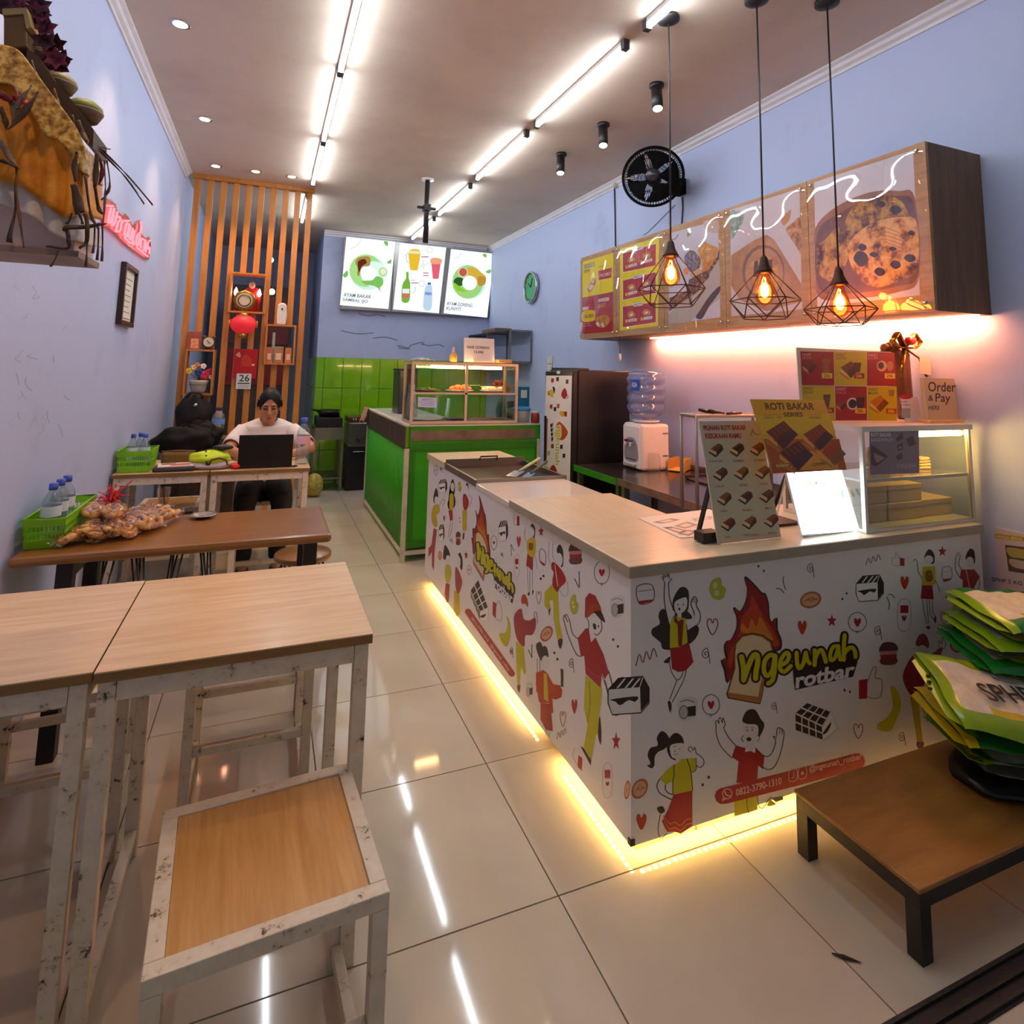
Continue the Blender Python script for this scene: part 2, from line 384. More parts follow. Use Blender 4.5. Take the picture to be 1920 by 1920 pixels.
# downlights
dl0 = thing('downlight', 'x', 'downlight')
MB().lathe([(.036, 0), (.05, 0), (.05, -.004), (.036, -.004)], 24, caps=False).build('rim', m_chrome, dl0)
MB().lathe([(.036, -.002), (.02, .0), (0, .0)], 20, c=(0, 0, -.003), caps=False).build('lens', emit('down_glow', '#ffe2b8', 14), dl0)
light('lamp', 'SPOT', (0, 0, -.02), DOWN_W, '#ffc99a', dl0, spot_size=1.5, spot_blend=.8, shadow_soft_size=.03)
for i, (x, y, t) in enumerate([(-.56, 3.44, 'in the ceiling above the left wall, nearest the camera'), (-.56, 4.77, 'in the ceiling above the pink neon sign'), (-.57, 5.9, 'leftmost of three before the slatted screen'), (-.23, 5.9, 'middle one of three before the slatted screen'), (.09, 5.91, 'rightmost of three before the slatted screen'), (-.45, 1.1, 'above the entrance at front left'), (-.56, 2.11, 'above the draped offering shelf')]):
    o = dl0 if i == 0 else dup(dl0)
    o.location = (x, y, H-.0005); o['label'] = 'small warm recessed downlight '+t; o['group'] = 'recessed downlights'
# black spotlights
sp0 = thing('spotlight', 'x', 'spotlight')
MB().lathe([(.045, 0), (.045, -.022), (.03, -.03), (0, -.03)], 20).build('base', m_black, sp0)
MB().tube([(0, 0, -.03), (-.012, -.012, -.06)], .012).build('joint', m_black, sp0)
ax = Vector((-.15, -.28, -1)).normalized(); c0 = Vector((-.015, -.018, -.05))
MB().tube([c0, c0+ax*.15], .034, 16).build('barrel', m_black, sp0)
MB().tube([c0+ax*.1502, c0+ax*.152], .029, 16).build('lens', emit('spot_glow', '#ffe9b0', 9), sp0)
l = light('lamp', 'SPOT', c0+ax*.17, SPOT_W, '#ffd9a0', sp0, spot_size=.9, spot_blend=.6, shadow_soft_size=.025); l.rotation_euler = (-ax).to_track_quat('Z', 'Y').to_euler()
for i, (x, y, t) in enumerate([(2.155, 2.93, 'nearest of the three on the ceiling'), (2.165, 3.586, 'in the middle of the three on the ceiling'), (2.16, 4.25, 'farthest of the three, left of the fan')]):
    o = sp0 if i == 0 else dup(sp0)
    o.location = (x, y, H); o['label'] = 'black cylindrical spotlight '+t; o['group'] = 'black ceiling spotlights'
# pendants
m_cage = M('#3a1f14', .5, .4); m_bulb = clear('bulb_glass', '#ffca86', .05, .02); m_fil = emit('filament', '#ffb45a', 260); m_glow = emit('bulb_core', '#ffcf8a', 30)
def pendant(x, y, top, wid, r, bot, t):
    o = thing('pendant_lamp', 'wire cage pendant lamp with amber bulb, '+t, 'pendant lamp', (x, y, 0), 0, 'cage pendants over the counter')
    MB().lathe([(.055, H), (.055, H-.02), (.02, H-.035), (0, H-.035)], 20).build('ceiling_rose', m_black, o)
    MB().tube([(0, 0, H-.03), (.002, 0, (H+top)/2), (0, 0, top+.02)], .0042, 6).build('cord', m_black, o)
    MB().lathe([(.006, top+.035), (.016, top+.02), (.022, top-.01), (.034, top-.035), (.04, top-.045), (.036, top-.052), (0, top-.052)], 20).build('socket_cap', m_cage, o)
    cg = MB(); n = 6; z2 = bot
    A = [Vector((.034*math.cos(a), .034*math.sin(a), top-.045)) for a in (2*PI*k/n+.3 for k in range(n))]
    B = [Vector((r*math.cos(a), r*math.sin(a), wid)) for a in (2*PI*k/n+.3 for k in range(n))]
    D = [Vector((r*.68*math.cos(a), r*.68*math.sin(a), z2)) for a in (2*PI*(k+.5)/n+.3 for k in range(n))]
    for k in range(n):
        for p, q in ((A[k], B[k]), (B[k], B[(k+1) % n]), (B[k], D[k]), (B[(k+1) % n], D[k]), (D[k], D[(k+1) % n])): cg.tube([p, q], .0026, 6)
    cg.build('wire_cage', m_cage, o)
    bz = top-.05
    bl = MB().lathe([(.014, bz), (.018, bz-.02), (.034, bz-.055), (.044, bz-.09), (.042, bz-.115), (.026, bz-.14), (0, bz-.15)], 24, caps=False).build('bulb', m_bulb, o)
    f = MB(); f.tube([(.004, 0, bz-.02), (.012, .004, bz-.05), (-.01, .006, bz-.055), (-.012, -.004, bz-.09), (.01, -.006, bz-.09), (.006, .003, bz-.06)], .0022, 6); f.build('filament', m_fil, bl)
    MB().ball((0, 0, bz-.08), (.019, .019, .034), 12, 8).build('glow_core', m_glow, bl)
    light('lamp', 'POINT', (0, 0, bz-.08), BULB_W, '#ff9d4a', o, shadow_soft_size=.037)
pendant(1.783, 2.321, 2.092, 1.883, .158, 1.802, 'nearest the black fan')
pendant(2.07, 2.02, 1.99, 1.815, .15, 1.735, 'hanging in the middle of the three')
pendant(2.395, 1.9, 1.945, 1.785, .15, 1.715, 'in front of the fried bread picture')
# ceiling pole
o = thing('ceiling_pole', 'dark steel pole with clamp hanging from the ceiling', 'pole', (1.308, 5.407, 0))
zb = at(797, 455, Y=5.407).z; zc = at(800, 390, Y=5.407).z
MB().tube([(0, 0, H-.004), (0, 0, zb)], .024, 12).build('tube', M('#2c2b2a', .5, .3), o); MB().lathe([(.06, H-.012), (.06, H)], 20).build('flange', m_white, o)
b = MB(); b.box(-.03, .03, -.045, .045, zc-.03, zc+.03); b.tube([(-.09, 0, zc), (.09, 0, zc)], .014, 8); b.tube([(.02, .02, zc-.1), (.02, .02, zb)], .014, 8); b.build('clamp', m_black, o)

# ================================================================ wall things
# fan
o = thing('wall_fan', 'black round wall fan with dusty cage beside the ceiling trim', 'fan', (2.62, 3.62, 2.955))
axf = Vector((-.62, -.75, -.12)).normalized(); Tf = Matrix.Translation(Vector((-.02, -.03, 0))) @ axf.to_track_quat('Z', 'Y').to_matrix().to_4x4()
R = .222; m_fan = M('#060607', .8, spec=.15); m_dust = M('#131315', .9, spec=.2, vary=.5, vscale=25)
cg = MB()
for k in range(64):
    a = 2*PI*k/64; ca, sa = math.cos(a), math.sin(a)
    cg.tube([(.05*ca, .05*sa, .075), (.13*ca, .13*sa, .068), (.2*ca, .2*sa, .04), (R*ca, R*sa, 0), (.2*ca, .2*sa, -.045), (.09*ca, .09*sa, -.07)], .0022, 4, T=Tf)
for r_, z_ in ((.13, .068), (.2, .04)): cg.tube([(r_*math.cos(2*PI*k/40), r_*math.sin(2*PI*k/40), z_) for k in range(40)], .0025, 5, closed=True, T=Tf)
cg.build('cage', m_dust, o)
MB().tube([(R*math.cos(2*PI*k/48), R*math.sin(2*PI*k/48), 0) for k in range(48)], .011, 8, closed=True, T=Tf).build('rim', m_fan, o)
MB().lathe([(0, .086), (.035, .084), (.052, .074), (.052, .066), (0, .066)], 24, T=Tf).build('badge', M('#2a2a2e', .25), o)
for k in range(5):
    a = 2*PI*k/5; bl = MB()
    def fn(u, v, a=a):
        r_ = .03+.165*u; t = a+(v-.5)*(.95*u+.35); return Tf @ Vector((r_*math.cos(t), r_*math.sin(t), .02*(v-.5)*2))
    bl.grid(fn, 6, 5); bl.build('blade', m_fan, o, solid=.002)
MB().lathe([(.05, -.02), (.055, -.06), (.055, -.15), (.04, -.17), (0, -.17)], 20, T=Tf).build('motor', m_fan, o)
br = MB(); br.box(.25, .338, .03, .12, -.07, .055); br.bar((.09, .11, -.03), (.27, .08, -.02), .05, .06); br.box(.1, .14, .1, .14, -.09, .02); br.build('bracket', m_fan, o)
# cables on the right wall
m_wire = M('#2a2c33', .6); m_gwire = M('#7f8496', .6)
def cable(pts, r, mat, label, X=None, name='cable'):
    P = [at(u, v, X=(X or XR)-r-.002) for u, v in pts]; return tag(MB().tube(P, r, 6).build(name, mat), label, 'cable')
cable([(1152, 352), (1153, 400), (1154, 462)], .006, m_wire, 'dark cable dropping from the ceiling trim to the menu boxes')
cable([(1279, 370), (1280, 390), (1278, 420), (1279, 425)], .005, m_wire, 'short dark cable hanging below the wall fan')
cable([(1265, 385), (1240, 410), (1215, 435), (1206, 441)], .0025, m_gwire, 'thin grey wire slanting from fan to menu boxes')
cable([(1000, 430), (1100, 374), (1200, 322), (1350, 245), (1500, 172), (1650, 98), (1780, 33)], .0045, m_wire, 'thin dark wire running under the right ceiling trim')
b = MB(); p = at(1153, 345, X=XR-.03); b.lathe([(.0, 0), (.035, 0), (.035, .028), (.02, .034), (0, .034)], 16, T=Matrix.Translation((XR-.001, p.y, p.z)) @ Matrix.Rotation(-PI/2, 4, 'Y'))
tag(b.build('junction_socket', M('#b9b39c', .5)), 'round beige socket on the right wall beside the fan', 'socket')
o = thing('cord_switch', 'small white cord switch hanging below the menu boxes', 'switch', (2.62, 4.07, 1.6))
MB().tube([(0, 0, .165), (.003, 0, .08), (0, 0, .03)], .003, 6).build('cord', m_wire, o); MB().ball((0, 0, 0), (.01, .014, .03)).build('switch_body', M('#e6c7b0', .4), o)
# clock
o = thing('wall_clock', 'round green wall clock with silver rim on right wall', 'clock', (XR, 6.545, 2.495)); Tc = Matrix.Rotation(-PI/2, 4, 'Y')
MB().lathe([(.0, .002), (.185, .002), (.195, .02), (.195, .05), (.178, .052), (.176, .032)], 40, T=Tc, caps=False).build('rim', M('#b9bcc0', .25, .9), o)
MB().lathe([(0, .03), (.178, .03)], 40, T=Tc, caps=False).build('face', M('#3fa26a', .5), o)
hn = MB(); hn.bar((-.035, 0, 0), (-.035, .08, .06), .006, .01); hn.bar((-.036, 0, 0), (-.036, -.05, .11), .005, .008); hn.build('hand', m_black, o)
[MB().bar((-.034, .15*math.cos(t), .15*math.sin(t)), (-.034, .165*math.cos(t), .165*math.sin(t)), .004, .006).build('hour_mark', M('#1f5a3a', .5), o) for t in (2*PI*k/12 for k in range(12))]
# picture frame on left wall
o = thing('picture_frame', 'dark framed certificate hanging on the left wall', 'picture frame', (XL, 4.24, 1.69))
fr = MB()
for a in ((-.18, .18, 0, .03), (-.18, .18, .345, .375), (-.18, -.15, .03, .345), (.15, .18, .03, .345)): fr.box(.001, .03, a[0], a[1], a[2], a[3])
fr.build('frame', M('#2b1a16', .35), o, bevel=.004); MB().box(.001, .012, -.15, .15, .03, .345).build('paper', M('#e9e4d2', .6), o)
pr = Print((XL+.012, 0, 0), (1, 0, 0), frame=(Vector((XL+.012, 4.24, 1.69)), Vector((0, 1, 0)), Vector((0, 0, 1))))
for i in range(7): pr.line([(-.1+.02*(i % 2), .29-.034*i), (.1-.02*(i % 3), .29-.034*i)], .006, '#7a7468')
pr.rect(-.13, .045, .13, .05, '#8a5a30'); pr.build('print', o)
pr.mb
# neon sign
o = thing('neon_sign', 'pink glowing neon lettering on an acrylic backing, left wall', 'neon sign', (XL, 3.55, 2.2))
def nx(p, off): return at(180+p[0]/12, 340+p[1]/12, X=XL+off)
outl = [(190, 520), (240, 385), (330, 400), (450, 520), (480, 650), (590, 780), (660, 720), (735, 800), (760, 880), (880, 1090), (920, 930), (985, 860), (1030, 930), (1020, 1170), (1110, 1270), (1190, 1240), (1230, 1330), (1240, 1500), (1190, 1770), (1120, 1740), (700, 1430), (600, 1330), (450, 1180), (350, 1080), (190, 1010)]
n = len(outl); v = [nx(p, .012) for p in outl]+[nx(p, .018) for p in outl]
wpart(MB().add(v, [tuple(range(n)), tuple(range(n, 2*n))]+[(i, (i+1) % n, n+(i+1) % n, n+i) for i in range(n)]).build('backing_sheet', clear('acrylic_back', '#f4d8d4', .05, .08, body=.35, bodycol='#f0a8a0')), o)
m_neon = emit('neon_glow', '#ff4a52', 5.5); nn = MB()
for st in [[(205, 545), (380, 560)], [(340, 600), (300, 780), (285, 900), (330, 930), (370, 800), (410, 610)], [(410, 610), (385, 780), (360, 920), (420, 935), (455, 800), (480, 690)], [(470, 800), (530, 800), (545, 870), (500, 930), (455, 1110)], [(345, 990), (400, 985)], [(450, 1125), (520, 1130), (560, 1080)],
           [(560, 1060), (580, 930), (650, 890), (740, 890)], [(700, 930), (660, 1080), (650, 1200), (690, 1240), (730, 1100), (750, 950)], [(780, 1010), (740, 1180), (760, 1300)], [(830, 1060), (800, 1200), (790, 1330)], [(640, 1270), (740, 1360), (810, 1390)], [(870, 1110), (830, 1290), (850, 1420)], [(1000, 910), (1020, 1000), (1000, 1160)], [(985, 1160), (930, 1220), (905, 1380), (940, 1450), (975, 1310), (985, 1180)], [(1030, 1290), (1000, 1400), (1010, 1490)], [(1040, 1290), (1110, 1350), (1085, 1500), (1070, 1560)], [(1130, 1380), (1120, 1500), (1130, 1590)], [(1215, 1330), (1170, 1380), (1160, 1520), (1200, 1480)], [(1210, 1480), (1195, 1640)], [(920, 1490), (1050, 1600), (1170, 1690)]]:
    nn.tube([nx(p, .03) for p in smooth_pts(st, False, 4)], .006, 6)
wpart(nn.build('neon_tube', m_neon), o)

# ================================================================ lit menu boards on the back wall
def glow(c, s=1.0): return emit('lit_%s_%g' % (c, s), c, s*.66)
m_alu = M('#9b9a98', .4, .6)
bx = [(.835, 1.512), (1.515, 2.205), (2.208, 2.93)]; z0, z1 = 2.235, 3.215
bl = ['lit menu board with grilled chicken plate, leftmost on back wall', 'lit menu board with drinks and bottles, in the middle', 'lit menu board with fried chicken plate, rightmost on back wall']
cs = [[(120, 85), (690, 145), (608, 925), (45, 880)], [(745, 155), (1280, 212), (1195, 975), (662, 930)], [(1335, 228), (1840, 285), (1755, 1025), (1250, 975)]]
boards = []
for i, (a, b_) in enumerate(bx):
    o = thing('light_board', bl[i], 'menu board', ((a+b_)/2, YB, z0), 0, 'lit menu boards'); boards.append(o); w2 = (b_-a)/2-.002; hh = z1-z0
    SUBP[o.name] = MB().box(-w2, w2, -.085, -.002, 0, hh).build('case', m_alu, o, bevel=.004)
    for xx in (-w2*.5, w2*.5): MB().ball((xx, -.05, hh+.006), (.01, .01, .01), 8, 6).build('top_clip', m_chrome, o)
    pr = Print((0, YB-.0852, 0), (0, -1, 0)).crop(630, 430, 6.1935); pr.poly(cs[i], glow('#eef8ff', 1.5))
    if i == 0:
        pr.oval(370, 500, 205, 205, glow('#d2f7ee', 1.25), .1); pr.oval(345, 480, 190, 190, glow('#b6f596', 1.05), .1); pr.oval(440, 520, 150, 150, glow('#dffbef', 1.3))
        pr.blob([(225, 380), (270, 325), (390, 320), (388, 420), (300, 440), (270, 540), (245, 520), (250, 450)], glow('#cfa15a', .9)); pr.blob([(260, 370), (330, 345), (355, 390), (300, 430), (270, 500), (255, 440)], glow('#7a3f24', .7))
        pr.blob([(285, 480), (330, 440), (420, 440), (480, 500), (470, 570), (400, 600), (310, 590)], glow('#f2fff4', 1.4))
        pr.blob([(300, 600), (420, 590), (470, 545), (540, 570), (545, 640), (510, 680), (525, 725), (470, 670), (400, 650), (340, 640)], glow('#93dd6f', .95)); pr.oval(545, 495, 52, 55, glow('#cdeea0', 1.1)); pr.oval(548, 490, 34, 36, glow('#ecf8d8', 1.2))
        pr.blob([(555, 140), (600, 145), (600, 190), (575, 185)], glow('#8edc6a', .9)); pr.blob([(595, 380), (640, 350), (640, 390), (610, 400)], glow('#93e07a', .9)); pr.blob([(80, 530), (130, 480), (140, 530), (105, 560)], glow('#93e07a', .9))
        pr.line([(160, 225), (230, 200), (275, 150), (290, 110)], 4, glow('#b9c9cf', 1)); pr.text('AYAM BAKAR', [(85, 780), (402, 805), (410, 765), (92, 735)], glow('#6d7076', .8)); pr.text('SAMBAL IJO', [(75, 840), (365, 868), (372, 822), (82, 795)], glow('#7d8086', .8))
    elif i == 1:
        pr.blob([(850, 250), (975, 250), (955, 440), (940, 475), (870, 470), (855, 420)], glow('#ffd23a', 1.05)); pr.line([(850, 270), (815, 300), (825, 370), (850, 390)], 12, glow('#d8e6ee', 1.1)); pr.poly([(852, 250), (975, 255), (972, 285), (852, 278)], glow('#f6f0c8', 1.2))
        pr.poly([(1102, 340), (1222, 350), (1190, 575), (1125, 575)], glow('#ff6f86', 1.0)); pr.blob([(1100, 345), (1160, 330), (1225, 350), (1215, 400), (1110, 400)], glow('#ffb38a', 1.1))
        pr.blob([(815, 500), (842, 502), (845, 570), (862, 640), (850, 830), (765, 835), (770, 650), (812, 570)], glow('#8fd04a', .9)); pr.poly([(772, 690), (856, 690), (850, 745), (770, 742)], glow('#f4f4f4', 1.2)); pr.poly([(772, 745), (850, 748), (848, 795), (768, 790)], glow('#f07a78', 1))
        pr.blob([(1062, 640), (1100, 640), (1118, 700), (1105, 925), (1015, 915), (1030, 700)], glow('#c8e2fb', 1.15)); pr.rect(1064, 618, 1102, 642, glow('#4a72e0', .9)); pr.poly([(1035, 728), (1112, 735), (1110, 765), (1032, 760)], glow('#86aef0', 1))
        pr.line([(960, 450), (1010, 410), (1010, 350)], 5, glow('#b8c4d2', 1)); pr.line([(1075, 395), (1025, 415), (1015, 470)], 5, glow('#b8c4d2', 1)); pr.line([(885, 745), (920, 710), (915, 670)], 5, glow('#9aa4b4', 1))
        for a, q in (((990, 312), (1075, 328)), ((1012, 500), (1075, 515)), ((1012, 530), (1075, 545)), ((872, 588), (915, 596)), ((872, 615), (955, 630))): pr.rect(a[0], a[1], q[0], q[1], glow('#e8a8b8', 1))
        for a in ((1085, 240), (995, 628)): pr.line([(a[0]+32*math.cos(t), a[1]+32*math.sin(t)) for t in (2*PI*k/12 for k in range(12))], 4, glow('#b9c2d2', 1), True)
    else:
        pr.oval(1545, 620, 195, 190, glow('#cdf3f0', 1.25)); pr.oval(1530, 610, 180, 195, glow('#b4ee8c', 1.0)); pr.blob([(1365, 610), (1400, 560), (1470, 570), (1480, 640), (1400, 660)], glow('#3f7a3a', .7)); pr.blob([(1370, 620), (1430, 660), (1500, 710), (1540, 725), (1430, 720), (1385, 690)], glow('#9fe03a', 1))
        pr.blob([(1530, 450), (1620, 450), (1680, 500), (1740, 550), (1730, 630), (1660, 660), (1600, 560), (1540, 540)], glow('#f2c24a', 1)); pr.blob([(1650, 550), (1735, 560), (1725, 640), (1660, 650)], glow('#e0a840', .9)); pr.oval(1475, 500, 55, 58, glow('#f4e4da', 1.1)); pr.oval(1475, 498, 45, 48, glow('#e8705e', .85)); pr.oval(1552, 622, 86, 84, glow('#f4fff8', 1.4))
        pr.blob([(1705, 285), (1745, 290), (1745, 325), (1715, 315)], glow('#8edc6a', .9)); pr.blob([(1740, 490), (1795, 465), (1795, 505), (1760, 510)], glow('#93e07a', .9)); pr.line([(1370, 340), (1420, 325), (1450, 280)], 4, glow('#b9c9cf', 1))
        pr.text('AYAM GORENG', [(1285, 880), (1580, 905), (1585, 865), (1290, 838)], glow('#6d7076', .8)); pr.text('KUNYIT', [(1280, 935), (1452, 950), (1457, 910), (1285, 895)], glow('#7d8086', .8))
    pr.build('lit_print', o)

# ================================================================ wooden menu boxes on the right wall
m_mw = wood('menu_wood', '#a87c4c', '#c69c68', .45, (30, 3, 30)); m_mdark = wood('menu_wood_side', '#6e5238', '#8c6a48', .6, (30, 30, 3))
m_acr = clear('acrylic_sheet', '#fdfdff', .035, .01, wave=.55, wscale=2.6)
YY = [1.600, 2.210, 2.822, 3.434, 4.062, 4.655]; ZB, ZT, XF = 1.765, 2.505, 2.578
names = ['pale blue']
lab = ['large picture of fried flat breads on a plate, nearest menu box', 'picture of a toast roll on a round wooden board, menu box', 'picture of a stacked brownie toast with knife, menu box', 'yellow poster with three red price panels, menu box', 'poster half yellow half red with price badge, farthest menu box']
def food(name, stops, sc, det=5.0):
    if name in MATS: return MATS[name]
    m, nt, b = newmat(name); n = nd(nt, 'ShaderNodeTexNoise', Scale=sc, Detail=det, Roughness=.6); nt.links.new(coords(nt), n.inputs['Vector'])
    nt.links.new(ramp(nt, n.outputs[0], stops), b.inputs['Base Color']); b.inputs['Roughness'].default_value = .5; return m
f_roti = food('print_flatbread', [(.32, '#4a3048'), (.42, '#8a5a3a'), (.5, '#d79c52'), (.62, '#e9bd74'), (.8, '#d8ad5a')], 16)
f_roti2 = food('print_flatbread_dark', [(.35, '#3a2a3c'), (.45, '#7a5034'), (.55, '#b98a44'), (.7, '#cfae5c')], 20)
f_board = food('print_board', [(.3, '#a8764e'), (.7, '#c99a72')], 6); f_brn = food('print_brownie', [(.35, '#3a2530'), (.5, '#6a4338'), (.62, '#b07a50')], 40)
f_toast = food('print_toast', [(.35, '#b36a24'), (.6, '#d99a4a'), (.75, '#e7b56c')], 18); f_crumb = food('print_crumb', [(.35, '#4c3a48'), (.55, '#8d7a84'), (.7, '#c9bcc4')], 60)
mboxes = []
for i in range(5):
    y0, y1 = YY[i], YY[i+1]; o = thing('menu_box', 'wall-hung wooden box with '+lab[i], 'menu box', (XR, (y0+y1)/2, ZB), 0, 'wooden menu boxes along the right wall'); mboxes.append(o)
    w2 = (y1-y0)/2-.002; dp = XR-XF; hh = ZT-ZB
    c = MB(); c.box(-dp+.018, -.001, -w2, w2, 0, .018); c.box(-dp+.018, -.001, -w2, w2, hh-.018, hh); c.box(-dp+.018, -.001, -w2, -w2+.018, .018, hh-.018); c.box(-dp+.018, -.001, w2-.018, w2, .018, hh-.018); c.box(-.02, -.001, -w2+.018, w2-.018, .018, hh-.018)
    c.build('carcass', m_mdark, o); SUBP[o.name] = MB().box(-dp, -dp+.018, -w2, w2, 0, hh).build('front_board', m_mw, o)
    MB().box(-dp-.012, -dp-.009, -w2+.004, w2-.004, .006, hh-.006).build('acrylic_sheet', m_acr, o)
    for sy in (-1, 1):
        for z_ in (.035, hh-.035): MB().lathe([(.009, 0), (.009, .004), (.005, .007), (0, .007)], 12, T=Matrix.Translation((-dp-.012, sy*(w2-.03), z_)) @ Matrix.Rotation(-PI/2, 4, 'Y')).build('screw', m_chrome, o)
def panel(i): return Print((XF, 0, 0), (-1, 0, 0), base=.0004)
p = panel(0).crop(1400, 220, 3.6923)
p.poly([(466, 450), (1152, 228), (1200, 1232), (490, 1312)], '#d6d4d8')
p.blob([(475, 770), (620, 620), (850, 520), (1050, 510), (1165, 560), (1195, 1100), (1050, 1210), (700, 1260), (495, 1240), (485, 1000)], food('print_plate', [(.3, '#8a5a48'), (.7, '#b07c62')], 5)); p.blob([(490, 800), (650, 660), (860, 560), (1040, 545), (1160, 600), (1190, 1080), (1040, 1170), (700, 1220), (500, 1180)], food('print_plate_in', [(.3, '#5f4048'), (.7, '#8c6258')], 5))
p.blob([(690, 700), (760, 600), (880, 550), (1030, 555), (1110, 640), (1110, 760), (960, 880), (780, 860), (690, 800)], f_roti2); p.blob([(487, 900), (540, 850), (640, 760), (720, 840), (700, 980), (640, 1110), (560, 1130), (490, 1060)], f_roti2)
p.blob([(700, 900), (770, 800), (900, 720), (1080, 690), (1178, 730), (1185, 1040), (1080, 1120), (930, 1175), (820, 1150), (730, 1040)], f_roti)
for x, y, a, b_ in [(790, 980, 50, 55), (800, 900, 30, 25), (920, 1070, 38, 30), (1030, 1020, 36, 30), (1130, 975, 40, 28), (1010, 910, 26, 14), (1030, 640, 40, 30), (930, 600, 30, 22), (1140, 800, 24, 16), (880, 950, 30, 18)]: p.blob([(x-a, y), (x-a*.3, y-b_), (x+a*.8, y-b_*.6), (x+a, y+b_*.4), (x, y+b_)], '#3d2c42')
for k in range(5): p.line([(830+30*k, 800+15*k), (930+20*k, 760+30*k), (1060+12*k, 800+30*k)], 5, '#b47a3c')
p.build('picture', mboxes[0])
p = panel(1).crop(1230, 340, 6.4)
p.poly([(890, 345), (1722, 85), (1755, 1535), (905, 1620)], '#d3cccd')
p.poly([(900, 890), (1180, 705), (1330, 640), (1420, 700), (1745, 1230), (1752, 1440), (1330, 1560), (1010, 1430), (903, 1250)], f_board)
p.oval(1290, 1090, 255, 330, food('print_board_dark', [(.3, '#7c5446'), (.7, '#9c7058')], 6)); p.oval(1300, 1100, 230, 300, f_board)
p.blob([(1150, 960), (1440, 930), (1460, 1200), (1400, 1330), (1180, 1340), (1130, 1200)], f_toast); p.poly([(1180, 960), (1225, 955), (1220, 1140), (1170, 1150)], '#5a3a3c'); p.poly([(1340, 945), (1395, 935), (1400, 1100), (1340, 1120)], '#5a3a3c'); p.poly([(1230, 945), (1335, 940), (1330, 1130), (1225, 1140)], '#c8b0a4')
p.blob([(892, 380), (960, 350), (1040, 380), (1050, 470), (1000, 560), (950, 650), (895, 680)], food('print_leaf', [(.35, '#6f8a78'), (.6, '#a9bcae'), (.75, '#d4dcd6')], 40)); p.blob([(1560, 580), (1640, 500), (1735, 450), (1738, 860), (1690, 790), (1620, 690)], food('print_crust', [(.35, '#7a4a34'), (.55, '#c49060'), (.7, '#e0b488')], 30)); p.blob([(1500, 420), (1570, 380), (1620, 340), (1600, 460), (1530, 530)], '#c08a58')
p.build('picture', mboxes[1])
p = panel(2).crop(1230, 340, 6.4)
p.poly([(165, 620), (745, 470), (772, 1632), (152, 1712)], '#d3cdd4'); p.poly([(750, 900), (770, 1100), (770, 1400), (400, 1690), (152, 1712), (155, 1600)], '#b8b0a6'); p.poly([(160, 1400), (400, 1300), (560, 1050), (760, 820), (765, 920), (500, 1330), (300, 1460), (160, 1560)], f_brn)
p.blob([(340, 920), (380, 850), (440, 830), (520, 900), (540, 1000), (480, 1070), (400, 1080), (360, 1010)], f_crumb); p.poly([(500, 830), (570, 720), (748, 800), (740, 900), (620, 1080), (560, 1090), (545, 950)], f_toast); p.poly([(400, 1110), (520, 1040), (560, 1090), (440, 1170)], '#d2a878'); p.poly([(395, 1180), (560, 1090), (650, 1060), (640, 1150), (470, 1330), (380, 1300)], f_brn)
p.blob([(330, 1060), (380, 1040), (390, 1110), (350, 1120)], '#e08a5a'); p.blob([(480, 1620), (520, 1560), (640, 1380), (760, 1260), (762, 1330), (640, 1500), (560, 1640), (500, 1650)], '#4a3a40'); p.line([(170, 700), (230, 690), (270, 640)], 14, '#8d8a92'); p.blob([(370, 650), (395, 570), (420, 630), (400, 660)], '#a09a5a'); p.blob([(580, 480), (740, 475), (745, 610), (640, 610), (590, 560)], '#cdb0a0')
p.build('picture', mboxes[2])
YEL, RED = '#f3dc12', '#b8353b'
p = panel(3).crop(1080, 430, 8.7273)
p.poly([(722, 320), (1362, 120), (1345, 1580), (716, 1655)], YEL)
for q, t, tb in (([(768, 395), (1310, 235), (1305, 590), (770, 700)], 'HEMAT', (950, 320, 1110, 340)), ([(770, 840), (1305, 700), (1305, 1040), (770, 1155)], 'PAKET A', (890, 780, 1150, 760)), ([(765, 1265), (1305, 1190), (1308, 1520), (768, 1600)], 'PAKET B', (930, 1225, 1120, 1205))):
    c = (sum(a[0] for a in q)/4, sum(a[1] for a in q)/4); p.poly([(a[0]+(a[0]-c[0])*.03, a[1]+(a[1]-c[1])*.05) for a in q], '#f6ecc8'); p.poly(q, RED)
    a, b_ = q[0], q[1]; mx, my = (a[0]+b_[0])/2-20, (a[1]+b_[1])/2; w_ = 75; sl = (b_[1]-a[1])/(b_[0]-a[0])
    p.poly([(mx-w_, my-28-sl*w_), (mx+w_, my-28+sl*w_), (mx+w_, my+28+sl*w_), (mx-w_, my+28-sl*w_)], '#e9e4dc'); p.text(t, [(mx-w_+12, my+16-sl*w_), (mx+w_-12, my+16+sl*w_), (mx+w_-12, my-16+sl*w_), (mx-w_+12, my-16-sl*w_)], '#4a3a3a')
    p.line([(c[0]-10, c[1]-60), (c[0]-10, c[1]+90)], 7, '#d98a88')
    for s_, pr_ in ((-1, '25.000'), (1, '27.000')):
        x, y = c[0]+s_*125, c[1]+sl*s_*125; p.blob([(x-70, y-30), (x, y-75), (x+60, y-30), (x+40, y+25), (x-50, y+30)], f_toast); p.poly([(x-40, y-10), (x+10, y-40), (x+30, y-15), (x-20, y+15)], '#efe0c8'); p.poly([(x-55, y+55-sl*50), (x+85, y+50+sl*70), (x+85, y+95+sl*70), (x-55, y+100-sl*50)], '#f2ece6'); p.text(pr_, [(x-40, y+92-sl*40), (x+72, y+85+sl*60), (x+72, y+60+sl*60), (x-40, y+66-sl*40)], '#5a4040'); p.oval(x-85, y+80-sl*70, 22, 30, '#f0b428')
